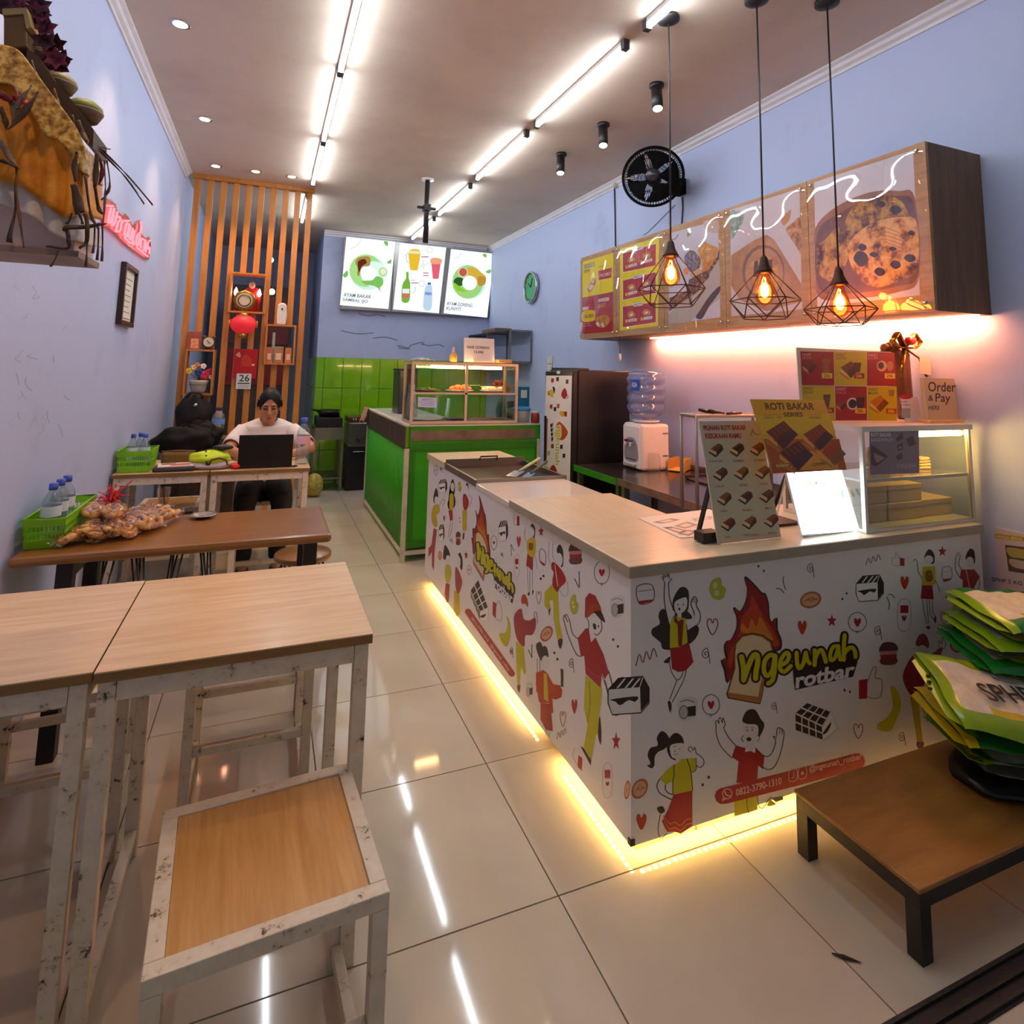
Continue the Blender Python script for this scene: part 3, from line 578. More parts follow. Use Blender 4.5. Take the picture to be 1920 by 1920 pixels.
p.build('poster', mboxes[3])
p = panel(4).crop(1080, 430, 8.7273)
p.poly([(110, 530), (610, 385), (605, 1670), (100, 1715)], YEL); p.poly([(105, 1120), (607, 1020), (605, 1670), (100, 1715)], '#b5474c'); p.poly([(102, 1500), (606, 1500), (605, 1670), (100, 1715)], '#b01c26')
p.poly([(135, 580), (300, 530), (300, 600), (140, 645)], '#8d8a62'); p.text('CHOCO', [(148, 625), (290, 585), (290, 545), (148, 588)], '#f4f0e4'); p.poly([(130, 665), (230, 640), (225, 690), (130, 720)], '#a8a04a'); p.text('18.000', [(372, 625), (465, 600), (465, 585), (372, 605)], '#7a3a1a')
p.poly([(365, 680), (585, 625), (580, 790), (375, 830)], RED); p.text('PROMO', [(385, 790), (570, 745), (570, 690), (385, 735)], '#f0d0d4'); p.blob([(185, 990), (230, 880), (270, 790), (330, 830), (300, 940), (235, 1025)], f_toast); p.poly([(195, 960), (230, 900), (300, 920), (240, 1010)], '#e6d2b0')
p.poly([(368, 1140), (540, 1110), (540, 1165), (370, 1190)], '#efe6e0'); p.text('SWEET', [(380, 1178), (530, 1155), (530, 1122), (380, 1150)], '#aa3333'); p.text('LEGIT', [(355, 1290), (485, 1265), (485, 1200), (355, 1230)], '#e8c070'); p.poly([(110, 1275), (208, 1262), (205, 1315), (110, 1325)], '#f0c8cc')
p.blob([(110, 1350), (300, 1325), (312, 1400), (300, 1490), (115, 1510)], '#f7cf1e'); p.text('18.000', [(135, 1460), (290, 1440), (290, 1375), (135, 1400)], '#5a3a20'); p.blob([(330, 1450), (490, 1400), (560, 1490), (470, 1600), (360, 1590)], f_toast); p.poly([(315, 1540), (370, 1510), (390, 1590), (360, 1590)], '#ecd8c0'); p.poly([(400, 1555), (440, 1520), (470, 1600), (440, 1600)], '#ecd8c0')
for k in range(2): p.line([(120, 1550+35*k), (240, 1540+35*k)], 8, '#e8a0a4')
p.build('poster', mboxes[4])
# warm strip under the boxes
o = thing('led_strip', 'warm glowing strip hidden under the wooden menu boxes', 'led strip', (XR-.06, 1.62, ZB)); MB().box(-.008, .008, 0, 2.42, -.006, -.001).build('glow_strip', emit('wall_led', '#ff9a6c', WALLLED_E*6), o)

# ================================================================ printed service counter
CXF, CYF, CYE, CXE, CD = 1.107, 1.657, 4.2, 2.87, .54
m_vinyl = M('#e6e4e2', .35, vary=.02); m_lam = wood('counter_laminate', '#d8c49c', '#e6d6b4', .3, (3, 30, 30), coat=.2)
m_lamy = wood('counter_laminate_side', '#d8c49c', '#e6d6b4', .3, (30, 3, 30), coat=.2)
m_edge = M('#a89c88', .5, vary=.08); m_kick = M('#e0cda0', .25, vary=.06); m_steel = M('#8d8a86', .28, .9, vary=.12)
o = CTR = thing('service_counter', 'white L-shaped service counter covered with cartoon print and logo', 'counter', (CXF, CYF, 0)); L = CXE-CXF; D = CYE-CYF
CFP = MB().box(0, L, 0, .02, .055, .83).build('front_panel', m_vinyl, o); CSP = MB().box(0, .02, .0201, D, .055, .83).build('side_panel', m_vinyl, o)
c = MB(); c.box(.5, .52, CD, D, .06, .83); c.box(.52, L, CD-.02, CD, .06, .83); c.box(.0201, .5, D-.02, D, .06, .83); c.build('inner_panel', m_white, o)
k = MB(); k.box(.05, L, .05, .065, 0, .1); k.build('plinth', m_kick, o); MB().box(.05, .065, .066, D-.05, 0, .1).build('plinth', m_kick, o)
for xx in (.28, .93, 1.5): MB().box(xx, xx+.004, .046, .05, .002, .055).build('plinth_joint', M('#7d6434', .6), o)
MB().box(-.012, L, -.012, CD, .83, .868).build('front_top', [m_lam], o, bevel=.003); MB().box(-.012, .545, CD+.0005, .99, .83, .868).build('side_top', m_lamy, o, bevel=.003)
MB().box(-.006, .54, .9905, 1.495, .825, .851).build('white_top', M('#e3dccb', .12, coat=.4), o, bevel=.003)
MB().box(-.012, .545, 2.12, D+.012, .83, .872).build('end_top', m_lamy, o, bevel=.003)
MB().box(-.014, L, -.0145, -.0121, .832, .866).build('edge_band', m_edge, o); MB().box(-.0145, -.0121, -.012, .99, .832, .866).build('edge_band', m_edge, o)
MB().box(-.004, .012, -.004, .012, .058, .075).build('corner_cap', m_black, o)
p = Print((0, CYF, 0), (0, -1, 0)); K, RD, YL, OR = '#241d1a', '#a50d20', '#c2bd08', '#b8330f'
def bubble(p, x, y, rx, ry, lw=3):
    p.line([(x+rx*math.cos(t), y+ry*math.sin(t)) for t in (2*PI*k/14 for k in range(14))], lw, '#5a4a48', True); p.poly([(x-rx*.2, y+ry*.9), (x+rx*.15, y+ry*.9), (x-rx*.02, y+ry*1.25)], '#8a7a78'); p.heart(x, y, rx*.45, RD)
def spiral(p, x, y, r, lw=3, col='#4a4644', sx=.8):
    p.line([(x+sx*r*t/12*math.cos(t), y+r*t/12*math.sin(t)) for t in (.6*k for k in range(20))]+[(x+sx*r*.9, y+r*1.6)], lw, col)
def squig(p, x, y, w, h, lw=3, col='#7a2a44', n=6): p.line([(x+w*i/n, y+(h if i % 2 == 0 else 0)-h*.15*i) for i in range(n+1)], lw, col)
def dots(p, *pts, r=4): [p.oval(a, b, r, r*1.2, '#4a2a2a') for a, b in pts]
def camera_icon(p, x, y, w, h):
    p.blob([(x, y), (x+w, y-h*.1), (x+w*.98, y+h*.85), (x+w*.1, y+h)], '#d8d6d2'); p.poly([(x+w*.5, y+h*.35), (x+w*.98, y+h*.28), (x+w*.97, y+h*.8), (x+w*.5, y+h*.85)], K); p.oval(x+w*.3, y+h*.62, w*.24, h*.34, '#b9b6b2'); p.line([(x+w*.3+w*.24*math.cos(t), y+h*.62+h*.34*math.sin(t)) for t in (2*PI*k/12 for k in range(12))], w*.04, '#4a4846', True); p.line([(x+w*.1, y+h*.1), (x+w*.5, y), (x+w*.9, y+h*.12)], w*.05, '#6a6866')
def toastbox(p, x, y, w, h, fl=1):
    """striped bread box: white block with black wavy top and side"""
    a = [(x, y+h*.35), (x+w*.25, y+h*.05), (x+w*.85, y), (x+w, y+h*.3), (x+w, y+h*.7), (x+w*.8, y+h*.95), (x+w*.1, y+h), (x, y+h*.7)]
    if fl < 0: a = [(2*x+w-q[0], q[1]) for q in a]
    X = (lambda t: x+w*t) if fl > 0 else (lambda t: x+w*(1-t))
    p.poly(a, '#efeeea'); p.line(a, w*.03, K, True, smooth=False); p.poly([(X(.02), y+h*.34), (X(.25), y+h*.06), (X(.84), y+h*.02), (X(.76), y+h*.28)], K); p.poly([(X(.78), y+h*.28), (X(.86), y+h*.04), (X(1), y+h*.3), (X(.99), y+h*.68), (X(.8), y+h*.92)], K)
    for t in (.32, .52, .68): p.poly([(X(t-.12), y+h*.3), (X(t-.07), y+h*.3), (X(t+.12), y+h*.05), (X(t+.07), y+h*.05)], '#efeeea')
    p.blob([(X(.08), y+h*.6), (X(.7), y+h*.52), (X(.66), y+h*.66), (X(.5), y+h*.62), (X(.3), y+h*.75), (X(.18), y+h*.66)], K)
def egg(p, x, y, rx, ry, a=0, col='#b5652e'):
    p.oval(x, y, rx, ry, col, a); p.oval(x, y, rx*.8, ry*.75, '#d8a884', a)
    for k in range(3): p.line([(x-rx*.6+rx*.2*k, y+ry*(.3-.2*k)), (x, y+ry*(-.3+.25*k)), (x+rx*.6, y-ry*.1*k)], rx*.08, col)
def banana(p, pts, col=YL): p.blob(pts, col)
def cookie(p, x, y, r, sy=1.3):
    p.blob([(x-r, y), (x-r*.6, y-r*sy*.8), (x+r*.3, y-r*sy), (x+r*.55, y-r*sy*.3), (x+r, y), (x+r*.7, y+r*sy*.8), (x, y+r*sy), (x-r*.7, y+r*sy*.7)], '#b9bd3a'); p.oval(x-r*.3, y-r*.4, r*.25, r*.4, '#d6d79a'); p.oval(x-r*.1, y+r*.5, r*.3, r*.3, '#d6d79a')
def can(p, x, y, w, h):
    p.line([(x, y), (x+w, y-h*.03), (x+w, y+h), (x, y+h*1.02)], w*.06, '#b0a79c', True); p.rect(x+w*.15, y+h*.12, x+w*.88, y+h*.42, RD); p.heart(x+w*.5, y+h*.62, w*.25, RD)
def burger(p, x, y, w, h):
    p.blob([(x, y+h*.45), (x+w*.1, y+h*.1), (x+w*.5, y), (x+w*.95, y+h*.1), (x+w, y+h*.4)], '#5a3430'); p.poly([(x, y+h*.42), (x+w, y+h*.38), (x+w, y+h*.55), (x, y+h*.6)], '#c98a86'); p.poly([(x+w*.02, y+h*.58), (x+w, y+h*.54), (x+w*.98, y+h*.74), (x+w*.05, y+h*.78)], RD); p.blob([(x+w*.04, y+h*.76), (x+w*.98, y+h*.72), (x+w*.9, y+h*.98), (x+w*.15, y+h)], '#6a3a34')
def thumb(p, x, y, w, h, fl=1):
    X = (lambda t: x+w*t) if fl > 0 else (lambda t: x+w*(1-t))
    p.poly([(X(0), y+h*.4), (X(.38), y+h*.36), (X(.36), y+h*.98), (X(0), y+h)], RD); p.line([(X(.4), y+h*.42), (X(.62), y), (X(.75), y+h*.02), (X(.72), y+h*.32), (X(1), y+h*.4), (X(.95), y+h*.9), (X(.6), y+h*.98), (X(.38), y+h*.92)], w*.03, '#6a605c')
def mug(p, x, y, w, h): p.line([(x, y+h*.1), (x+w*.9, y), (x+w, y+h*.8), (x+w*.15, y+h)], w*.06, '#8a4a4a', True); p.line([(x+w*.05, y+h*.35), (x+w*.95, y+h*.25)], w*.03, '#8a4a4a'); p.poly([(x, y+h*.75), (x+w*.1, y+h*.86), (x+w*.95, y+h*.78), (x+w, y+h*.85), (x+w*.15, y+h*1.05)], RD)
def choc(p, q, n=4, m=2):
    """checkered block seen in three quarter view; q: 6 corner points front-left-top, front-right-top, front-right-bottom, front-left-bottom, back-right-top, back-left-top, side-right-bottom"""
    A, B, C_, D_, E_, F_, G_ = q; lerp = lambda a, b, t: (a[0]+(b[0]-a[0])*t, a[1]+(b[1]-a[1])*t)
    p.poly([A, B, C_, D_], '#e9e7e2'); p.poly([A, B, E_, F_], '#e9e7e2'); p.poly([B, E_, G_, C_], '#f0eeea'); p.line([B, E_, G_, C_], 2, K, False, False)
    for (a, b, c, d) in ((A, B, C_, D_), (F_, E_, B, A)):
        for i in range(n):
            for j in range(m):
                f = lambda u, v: lerp(lerp(a, b, u), lerp(d, c, u), v)
                p.poly([f((i+.08)/n, (j+.1)/m), f((i+.92)/n, (j+.1)/m), f((i+.92)/n, (j+.9)/m), f((i+.08)/n, (j+.9)/m)], K)
    p.blob([lerp(B, C_, .5), lerp(lerp(B, C_, .4), lerp(E_, G_, .4), .7), lerp(lerp(B, C_, .6), lerp(E_, G_, .6), .6), lerp(lerp(B, C_, .7), lerp(E_, G_, .7), .25)], K)
# --- logo, drawn in crop G3 coordinates or mapped by fn
def logo(p, f):
    F = lambda pts: [f(q) for q in pts]; lw = math.sqrt(math.dist(f((500, 500)), f((500, 530)))*math.dist(f((500, 500)), f((530, 500))))/30
    flame = [(375, 195), (470, 280), (570, 390), (610, 400), (650, 520), (660, 680), (690, 740), (740, 690), (755, 720), (760, 840), (805, 960), (800, 1060), (740, 1100), (300, 1300), (150, 1480), (110, 1330), (70, 1210), (120, 1200), (150, 1240), (115, 1120), (110, 1020), (150, 965), (180, 970), (240, 860), (260, 780), (255, 680), (220, 590), (240, 565), (305, 610), (370, 480), (385, 340), (355, 230)]
    p.poly(smooth_pts(F(flame), True, 3), K); cx, cy = 450, 820
    p.poly(smooth_pts(F([(cx+(q[0]-cx)*.93, cy+(q[1]-cy)*.95) for q in flame]), True, 3), '#8e0f0c')
    p.blob(F([(300, 860), (320, 700), (420, 560), (440, 420), (520, 560), (600, 700), (700, 850), (770, 1000), (720, 1040), (300, 1100), (180, 1300), (170, 1120), (250, 980)]), '#b93a10'); p.blob(F([(320, 860), (330, 760), (400, 820), (440, 700), (500, 800), (540, 680), (620, 800), (700, 960), (500, 900)]), '#cf7a18')
    bread = [(150, 1600), (240, 1300), (235, 1130), (250, 1000), (330, 910), (450, 885), (570, 910), (670, 980), (700, 1080), (640, 1300), (590, 1460), (570, 1600), (540, 1720), (170, 1650)]
    p.poly(F([(q[0]+(q[0]-430)*.045, q[1]+(q[1]-1300)*.03) for q in bread]), '#2b100c'); p.poly(F(bread), '#a8743a'); p.poly(F([(165, 1590), (250, 1300), (248, 1130), (262, 1010), (335, 925), (450, 900), (560, 925), (655, 990), (680, 1080), (610, 1300), (555, 1450), (520, 1640)]), '#dcc79c')
    st = [[(320, 1160), (345, 1300), (345, 1440)], [(345, 1440), (400, 1280), (460, 1150), (505, 1140), (515, 1220), (495, 1330), (490, 1420)], [(720, 1150), (660, 1140), (600, 1210), (590, 1330), (630, 1390), (690, 1320), (720, 1160)], [(725, 1150), (715, 1330), (690, 1440), (640, 1480)], [(790, 1260), (860, 1220), (890, 1150), (860, 1110), (800, 1180), (780, 1290), (830, 1340), (910, 1270)], [(980, 1110), (985, 1220), (1010, 1300), (1060, 1240), (1090, 1110)], [(1090, 1110), (1110, 1200), (1140, 1240)], [(1195, 1080), (1200, 1190), (1195, 1260)], [(1198, 1190), (1240, 1100), (1280, 1080), (1310, 1150), (1330, 1220)], [(1480, 1030), (1420, 1040), (1385, 1120), (1390, 1200), (1440, 1170), (1480, 1040)], [(1480, 1040), (1490, 1140), (1505, 1195)], [(1555, 900), (1545, 1040), (1545, 1195)], [(1550, 1120), (1600, 1060), (1650, 1050), (1680, 1100), (1685, 1160)]]
    p.poly(F([(930, 1180), (1720, 1060), (1715, 1220), (1660, 1400), (960, 1560), (940, 1380)]), K)
    wds = [62, 62, 54, 54, 50, 50, 46, 50, 50, 46, 46, 50, 50]
    for s_, w_ in zip(st, wds): p.line(F(s_), (w_+52)*lw, '#2a0d0a')
    p.text('rotbar', F([(965, 1545), (1665, 1400), (1690, 1215), (975, 1350)]), '#e9e7e2', .035)
    for s_, w_ in zip(st, wds): p.line(F(s_), w_*lw, YL)
p.crop(1340, 1050, 6.4); logo(p, lambda q: q)
dots(p, (525, 75), (590, 130), (1583, 400), (1532, 468), r=12); p.line([(825, 200), (820, 260), (850, 350)], 10, '#3a3836'); p.line([(740, 340), (790, 350), (830, 395)], 10, '#3a3836'); spiral(p, 1150, 105, 62, 8); egg(p, 1150, 478, 132, 98, -.3); p.heart(1050, 805, 62, OR, 1.5); p.star(1405, 730, 82, RD, .75); bubble(p, 1712, 745, 108, 115, 8); dots(p, (1558, 1565), (1622, 1580), r=12); spiral(p, 715, 1760, 50, 7)
# jumping girl (G1)
p.crop(1190, 1050, 6.857)
mug(p, 30, 320, 210, 240); cookie(p, 1065, 370, 110)
p.blob([(330, 650), (390, 640), (460, 830), (700, 820), (820, 860), (800, 980), (700, 1080), (480, 1150), (360, 1140), (330, 1060), (220, 960), (230, 880), (320, 820), (305, 720)], K); p.blob([(500, 700), (640, 640), (740, 740), (620, 770)], K)
p.poly([(385, 290), (435, 290), (445, 480), (500, 640), (520, 720), (450, 830), (400, 650), (378, 480)], '#e4e2df'); p.line([(385, 290), (378, 480), (400, 650), (445, 840)], 12, K); p.line([(435, 290), (445, 470), (500, 650)], 12, K)
for q in ([(385, 290), (345, 215), (375, 215)], [(375, 240), (370, 180), (395, 220)], [(400, 220), (400, 150), (425, 215)], [(425, 215), (432, 130), (445, 240), (480, 235), (440, 290)]): p.line(q, 10, K, smooth=False)
p.blob([(490, 520), (560, 380), (630, 345), (690, 400), (695, 560), (670, 660), (560, 690), (500, 650)], K); p.blob([(510, 560), (540, 520), (660, 480), (670, 600), (620, 670), (545, 690), (510, 620)], '#e4e2df'); p.oval(555, 575, 6, 16, K); p.oval(625, 570, 6, 14, K); p.oval(572, 630, 14, 18, K); p.poly([(545, 680), (600, 680), (600, 770), (550, 765)], '#e4e2df')
p.line([(760, 790), (765, 690), (730, 590), (725, 540), (765, 470), (805, 520), (790, 580), (840, 690), (830, 800), (740, 880), (670, 900)], 12, K); p.poly([(660, 760), (760, 760), (770, 690), (800, 620), (840, 710), (820, 810), (680, 900)], '#e4e2df'); p.line([(745, 500), (790, 520)], 8, K); p.line([(735, 530), (785, 545)], 8, K)
p.poly([(450, 1120), (700, 1070), (755, 1310), (660, 1420), (560, 1440), (480, 1400)], RD); p.blob([(455, 1240), (370, 1310), (440, 1320)], K); p.poly([(495, 720), (655, 750), (680, 1060), (560, 1120), (450, 1130), (455, 800)], YL); p.poly([(505, 700), (545, 760), (560, 790), (600, 760), (630, 770), (605, 1100), (560, 1110), (550, 830), (505, 790)], '#7a1f1a')
p.line([(445, 1300), (470, 1430), (540, 1540), (600, 1500), (620, 1430)], 10, K); p.line([(660, 1420), (620, 1560), (480, 1830)], 10, K); p.line([(540, 1550), (450, 1790)], 10, K); p.blob([(425, 1830), (450, 1810), (475, 1870), (460, 1960), (440, 1920)], '#3a1215')
p.heart(1000, 850, 80, '#8a2a3c', 1.4, 14); spiral(p, 915, 1210, 75, 10); squig(p, 15, 1230, 270, 130, 12)
camera_icon(p, 560, 1800, 230, 250); bubble(p, 980, 1860, 110, 130, 10)
# front lower figures (G2)
p.crop(1190, 1310, 6.4)
p.blob([(265, 470), (320, 390), (390, 430), (420, 520), (360, 600), (280, 640), (240, 700), (235, 800), (200, 835), (150, 800), (190, 780), (155, 680), (190, 590), (275, 560)], '#250c14'); p.blob([(410, 480), (490, 410), (570, 460), (590, 560), (560, 700), (500, 740), (420, 700), (385, 590)], '#250c14'); p.blob([(430, 560), (580, 535), (590, 620), (560, 700), (500, 720), (440, 690)], '#e0deda'); p.line([(460, 570), (500, 575)], 6, K); p.oval(480, 630, 5, 12, K); p.oval(535, 605, 5, 10, K); p.line([(470, 660), (495, 670), (520, 655)], 6, K); p.poly([(495, 700), (560, 690), (570, 760), (520, 790), (490, 770)], '#e0deda')
p.poly([(470, 790), (510, 780), (560, 720), (730, 715), (735, 850), (685, 880), (695, 1100), (600, 1145), (460, 1150), (450, 990), (370, 1035), (300, 960), (380, 860)], YL); p.line([(470, 795), (470, 930), (455, 1000), (460, 1140)], 10, K); p.line([(625, 725), (670, 860), (695, 1100)], 10, K); p.line([(735, 715), (735, 850), (690, 880)], 8, K)
p.line([(300, 965), (265, 1040), (300, 1130), (400, 1190), (450, 1210)], 12, K); p.line([(370, 1035), (365, 1080), (400, 1130), (460, 1150)], 12, K); p.line([(735, 650), (820, 720), (825, 790), (780, 825), (740, 800)], 10, K); p.line([(680, 640), (640, 610), (670, 570), (700, 620), (720, 580), (735, 650)], 8, K)
p.poly([(465, 1150), (690, 1100), (690, 1530), (550, 1620), (470, 1590), (390, 1600), (325, 1470), (400, 1330)], RD); p.line([(345, 1410), (420, 1500), (480, 1480), (550, 1520), (620, 1450), (690, 1440)], 12, '#d07a3a'); p.line([(345, 1450), (410, 1560), (480, 1540), (550, 1580), (620, 1510), (685, 1490)], 12, '#d07a3a'); p.blob([(270, 1310), (330, 1290), (360, 1340), (330, 1375), (290, 1360)], '#250c14'); p.line([(310, 1370), (280, 1560), (310, 1670), (380, 1620)], 9, K)
p.heart(80, 1470, 72, OR, 1.5); egg(p, 60, 1080, 90, 130, .5); dots(p, (888, 942), (815, 1033), r=16)
p.poly([(1195, 1230), (1460, 1170), (1475, 1330), (1370, 1365), (1195, 1410)], YL); p.line([(1345, 1200), (1350, 1310), (1370, 1370)], 10, K); p.line([(1470, 1170), (1490, 1290), (1540, 1310), (1600, 1220), (1640, 1180)], 10, K); p.poly([(1640, 1190), (1780, 1170), (1780, 1210), (1690, 1240)], K); p.blob([(1590, 1290), (1620, 1220), (1680, 1250), (1690, 1270)], YL)
p.poly([(1210, 560), (1320, 590), (1450, 590), (1555, 690), (1540, 850), (1480, 800), (1470, 1000), (1220, 1010), (1245, 750), (1165, 700)], RD); p.poly([(1350, 480), (1440, 480), (1450, 600), (1390, 630), (1340, 590)], '#dedcd8'); p.poly([(1335, 580), (1385, 625), (1320, 640)], '#efeeea'); p.poly([(1445, 590), (1400, 630), (1445, 650)], '#efeeea')
p.blob([(1290, 260), (1340, 150), (1440, 130), (1510, 240), (1555, 310), (1520, 420), (1480, 450), (1460, 320), (1340, 300)], K); p.blob([(1315, 320), (1465, 315), (1480, 430), (1440, 500), (1390, 530), (1330, 500), (1305, 420)], '#dedcd8'); p.oval(1370, 485, 30, 24, K); p.oval(1350, 380, 6, 14, K); p.oval(1410, 375, 6, 14, K); p.line([(1330, 345), (1360, 340)], 6, K); p.line([(1395, 345), (1430, 345)], 6, K); p.line([(1305, 440), (1280, 480), (1305, 515)], 8, K); p.line([(1480, 440), (1500, 470), (1470, 510)], 8, K)
p.line([(975, 300), (980, 430), (1040, 580), (1165, 710)], 10, K); p.line([(1070, 360), (1130, 470), (1220, 570)], 10, K); p.line([(975, 300), (965, 280), (990, 260), (1010, 300), (1010, 240), (1030, 230), (1050, 290), (1060, 230), (1085, 310), (1060, 350)], 9, K); p.line([(1450, 590), (1560, 690), (1640, 660), (1690, 520), (1660, 450), (1700, 470)], 10, K); p.line([(1540, 820), (1600, 850), (1680, 810), (1750, 650), (1790, 440), (1780, 380), (1740, 350), (1710, 360), (1700, 450)], 10, K); p.line([(1740, 360), (1735, 420)], 7, K); p.line([(1765, 370), (1765, 430)], 7, K)
p.crop(1160, 1000, 3)
q = [(585, 1435), (1385, 1235)]   # red contact bar
p.line([(585, 1478), (980, 1378), (1340, 1282)], 92, '#a30a24', smooth=False)
p.line([(610+26*math.cos(t), 1464+28*math.sin(t)) for t in (2*PI*k/14 for k in range(14))], 5, '#e8b8bc', True); p.line([(596, 1450), (604, 1470), (625, 1478)], 7, '#e8b8bc'); p.line([(590, 1484), (584, 1502), (602, 1490)], 5, '#e8b8bc')
p.text('0822-3790-1310', [(660, 1478), (916, 1410), (914, 1370), (658, 1438)], '#e8c4c8')
for x, y in ((980, 1362), (1033, 1348)): p.line([(x-20, y-26), (x+20, y-34), (x+20, y+22), (x-20, y+30)], 4, '#e8b8bc', True)
p.line([(984, 1340), (984, 1372), (972, 1376)], 4, '#e8b8bc'); p.oval(1033, 1348, 9, 10, '#e8b8bc'); p.text('@ngeunah_rotbar', [(1072, 1352), (1368, 1278), (1366, 1232), (1070, 1306)], '#e8c4c8')
toastbox(p, -60, 805, 230, 215, 1)
# right part of the front (G4)
p.crop(1560, 1000, 4.571)
toastbox(p, 205, 355, 235, 230); squig(p, 290, 220, 125, 50, 6, '#5a4a54'); thumb(p, 515, 170, 105, 110, -1); p.heart(622, 420, 42, OR, 1.5); p.line([(470, 545), (490, 600), (487, 650)], 7, '#4a463a'); p.line([(480, 525), (510, 525), (535, 555)], 7, '#4a463a'); can(p, 570, 590, 95, 220); spiral(p, 393, 840, 45, 6); burger(p, 410, 930, 145, 195); thumb(p, 230, 1150, 195, 270); dots(p, (105, 1340), (152, 1360), r=8)
banana(p, [(500, 1310), (560, 1350), (590, 1480), (540, 1620), (490, 1695), (395, 1680), (395, 1630), (470, 1580), (520, 1480)]); p.heart(225, 1690, 45, '#8a2a3c', 1.5, 7); spiral(p, 600, 1750, 42, 6); p.star(945, 155, 48, RD, .8); mug(p, 945, 290, 78, 120); p.heart(962, 720, 38, '#5a4a44', 1.5, 6); dots(p, (1005, 508), (977, 548), r=7); egg(p, 1075, 955, 65, 68, -.4, '#7a4a34'); cookie(p, 60, 240, 0.1)
p.blob([(790, 200), (830, 135), (875, 180), (870, 260), (800, 240)], '#2e2622'); p.oval(828, 225, 38, 36, '#dcdad6'); p.line([(730, 260), (740, 330), (775, 390)], 7, '#6a6460'); p.line([(695, 240), (715, 220), (735, 255)], 6, '#6a6460'); p.poly([(775, 285), (885, 280), (885, 440), (770, 445)], '#c7b21a'); p.blob([(800, 330), (850, 320), (860, 400), (810, 410)], '#8a5a1a'); p.poly([(770, 445), (860, 445), (870, 565), (760, 560)], '#9c1420')
for q in ([(775, 570), (790, 680), (810, 770)], [(810, 570), (820, 690), (825, 770)], [(835, 575), (840, 690), (875, 740)], [(860, 575), (865, 670), (885, 720)], [(885, 400), (910, 460), (925, 500)]): p.line(q, 6, '#6a6460')
p.blob([(805, 800), (840, 795), (830, 825)], K); p.blob([(870, 740), (890, 710), (890, 770)], K)
p.blob([(1150, 180), (1185, 130), (1220, 160), (1220, 260), (1150, 230)], '#2e1a1a'); p.oval(1180, 245, 34, 45, '#dcdad6'); p.line([(1065, 190), (1055, 300), (1100, 385)], 7, '#6a6460'); p.line([(1100, 190), (1085, 260), (1110, 310)], 7, '#6a6460'); p.oval(1080, 178, 20, 20, '#c9c5c0'); p.poly([(1105, 310), (1220, 310), (1265, 370), (1190, 520), (1115, 520), (1120, 400), (1095, 380)], '#9c1420'); p.line([(1150, 320), (1180, 470)], 9, '#d8a0a0'); p.blob([(1110, 505), (1190, 525), (1240, 690), (1200, 760), (1110, 620), (1090, 755), (1040, 720), (1040, 600)], YL); p.line([(1260, 380), (1260, 460), (1215, 510)], 6, '#6a6460')
p.blob([(720, 960), (740, 880), (785, 860), (820, 900), (825, 980)], '#8f1018'); p.oval(772, 1005, 42, 48, '#dcdad6'); p.blob([(700, 1040), (770, 1100), (860, 1030), (930, 980), (945, 1000), (880, 1160), (800, 1260), (770, 1390), (680, 1390), (615, 1280), (615, 1180)], '#8f1018'); p.poly([(740, 1040), (800, 1045), (760, 1115)], '#dcdad6'); p.line([(915, 980), (915, 920), (940, 950), (945, 890), (975, 950), (945, 1000)], 6, '#6a6460'); p.poly([(668, 1395), (760, 1395), (745, 1500), (780, 1800), (730, 1800), (700, 1600)], '#b09a14'); p.poly([(750, 1440), (790, 1400), (825, 1580), (815, 1620)], '#b09a14'); p.blob([(725, 1790), (785, 1790), (775, 1840), (735, 1840)], '#5a1a12')
p.crop(1160, 1000, 3)
choc(p, [(990, 1010), (1145, 1085), (1150, 1165), (992, 1110), (1195, 1000), (1060, 950), (1230, 1100)], 4, 2)
p.build('printed_front', CFP)
# ---- side panel print
p = Print((CXF, 0, 0), (-1, 0, 0))
H1 = dict(a=(1075, 1195), b=0)
p.crop(870, 920, 5.333)
def lmap(q):   # logo placed on the side wall: front crop -> side crop by the three corners of the logo
    u, v = (q[0]-70)/1650, (q[1]-195)/1535; A, B, C_, D_ = (70, 35), (470, 640), (490, 1215), (72, 700)
    tl, tr, br, bl = (78, -55), (500, 520), (500, 1322), (72, 740)
    return (tl[0]*(1-u)*(1-v)+tr[0]*u*(1-v)+br[0]*u*v+bl[0]*(1-u)*v, tl[1]*(1-u)*(1-v)+tr[1]*u*(1-v)+br[1]*u*v+bl[1]*(1-u)*v)
logo(p, lmap)
toastbox(p, 345, 295, 95, 215); p.rect(530, 255, 555, 350, RD); p.line([(500, 245), (500, 330), (530, 340)], 4, '#8a7a78'); bubble(p, 300, 520, 30, 70, 4); p.heart(548, 510, 18, OR, 3); p.line([(470, 540), (475, 650)], 6, '#4a463a'); p.line([(475, 540), (500, 600)], 6, '#4a463a'); spiral(p, 380, 640, 16, 4, sx=.9); can(p, 505, 660, 45, 180)
choc(p, [(62, 1000), (160, 1210), (165, 1300), (68, 1060), (245, 1170), (145, 880), (240, 1310)], 4, 2); p.poly([(290, 1105), (325, 1130), (318, 1280), (285, 1240)], RD); p.line([(325, 1150), (350, 1100), (380, 1200), (370, 1300), (320, 1280)], 4, '#6a605c'); banana(p, [(430, 1250), (465, 1340), (460, 1480), (420, 1560), (370, 1500), (355, 1430), (410, 1420), (435, 1350)]); p.line([(40, 1210), (480, 1830)], 62, '#a02038'); p.text('0822-3790-1310   @ngeunah_rotbar', [(66, 1288), (446, 1820), (464, 1786), (86, 1254)], '#e0b4ba'); p.star(22, 650, 40, RD, .5); spiral(p, 478, 1610, 20, 4)
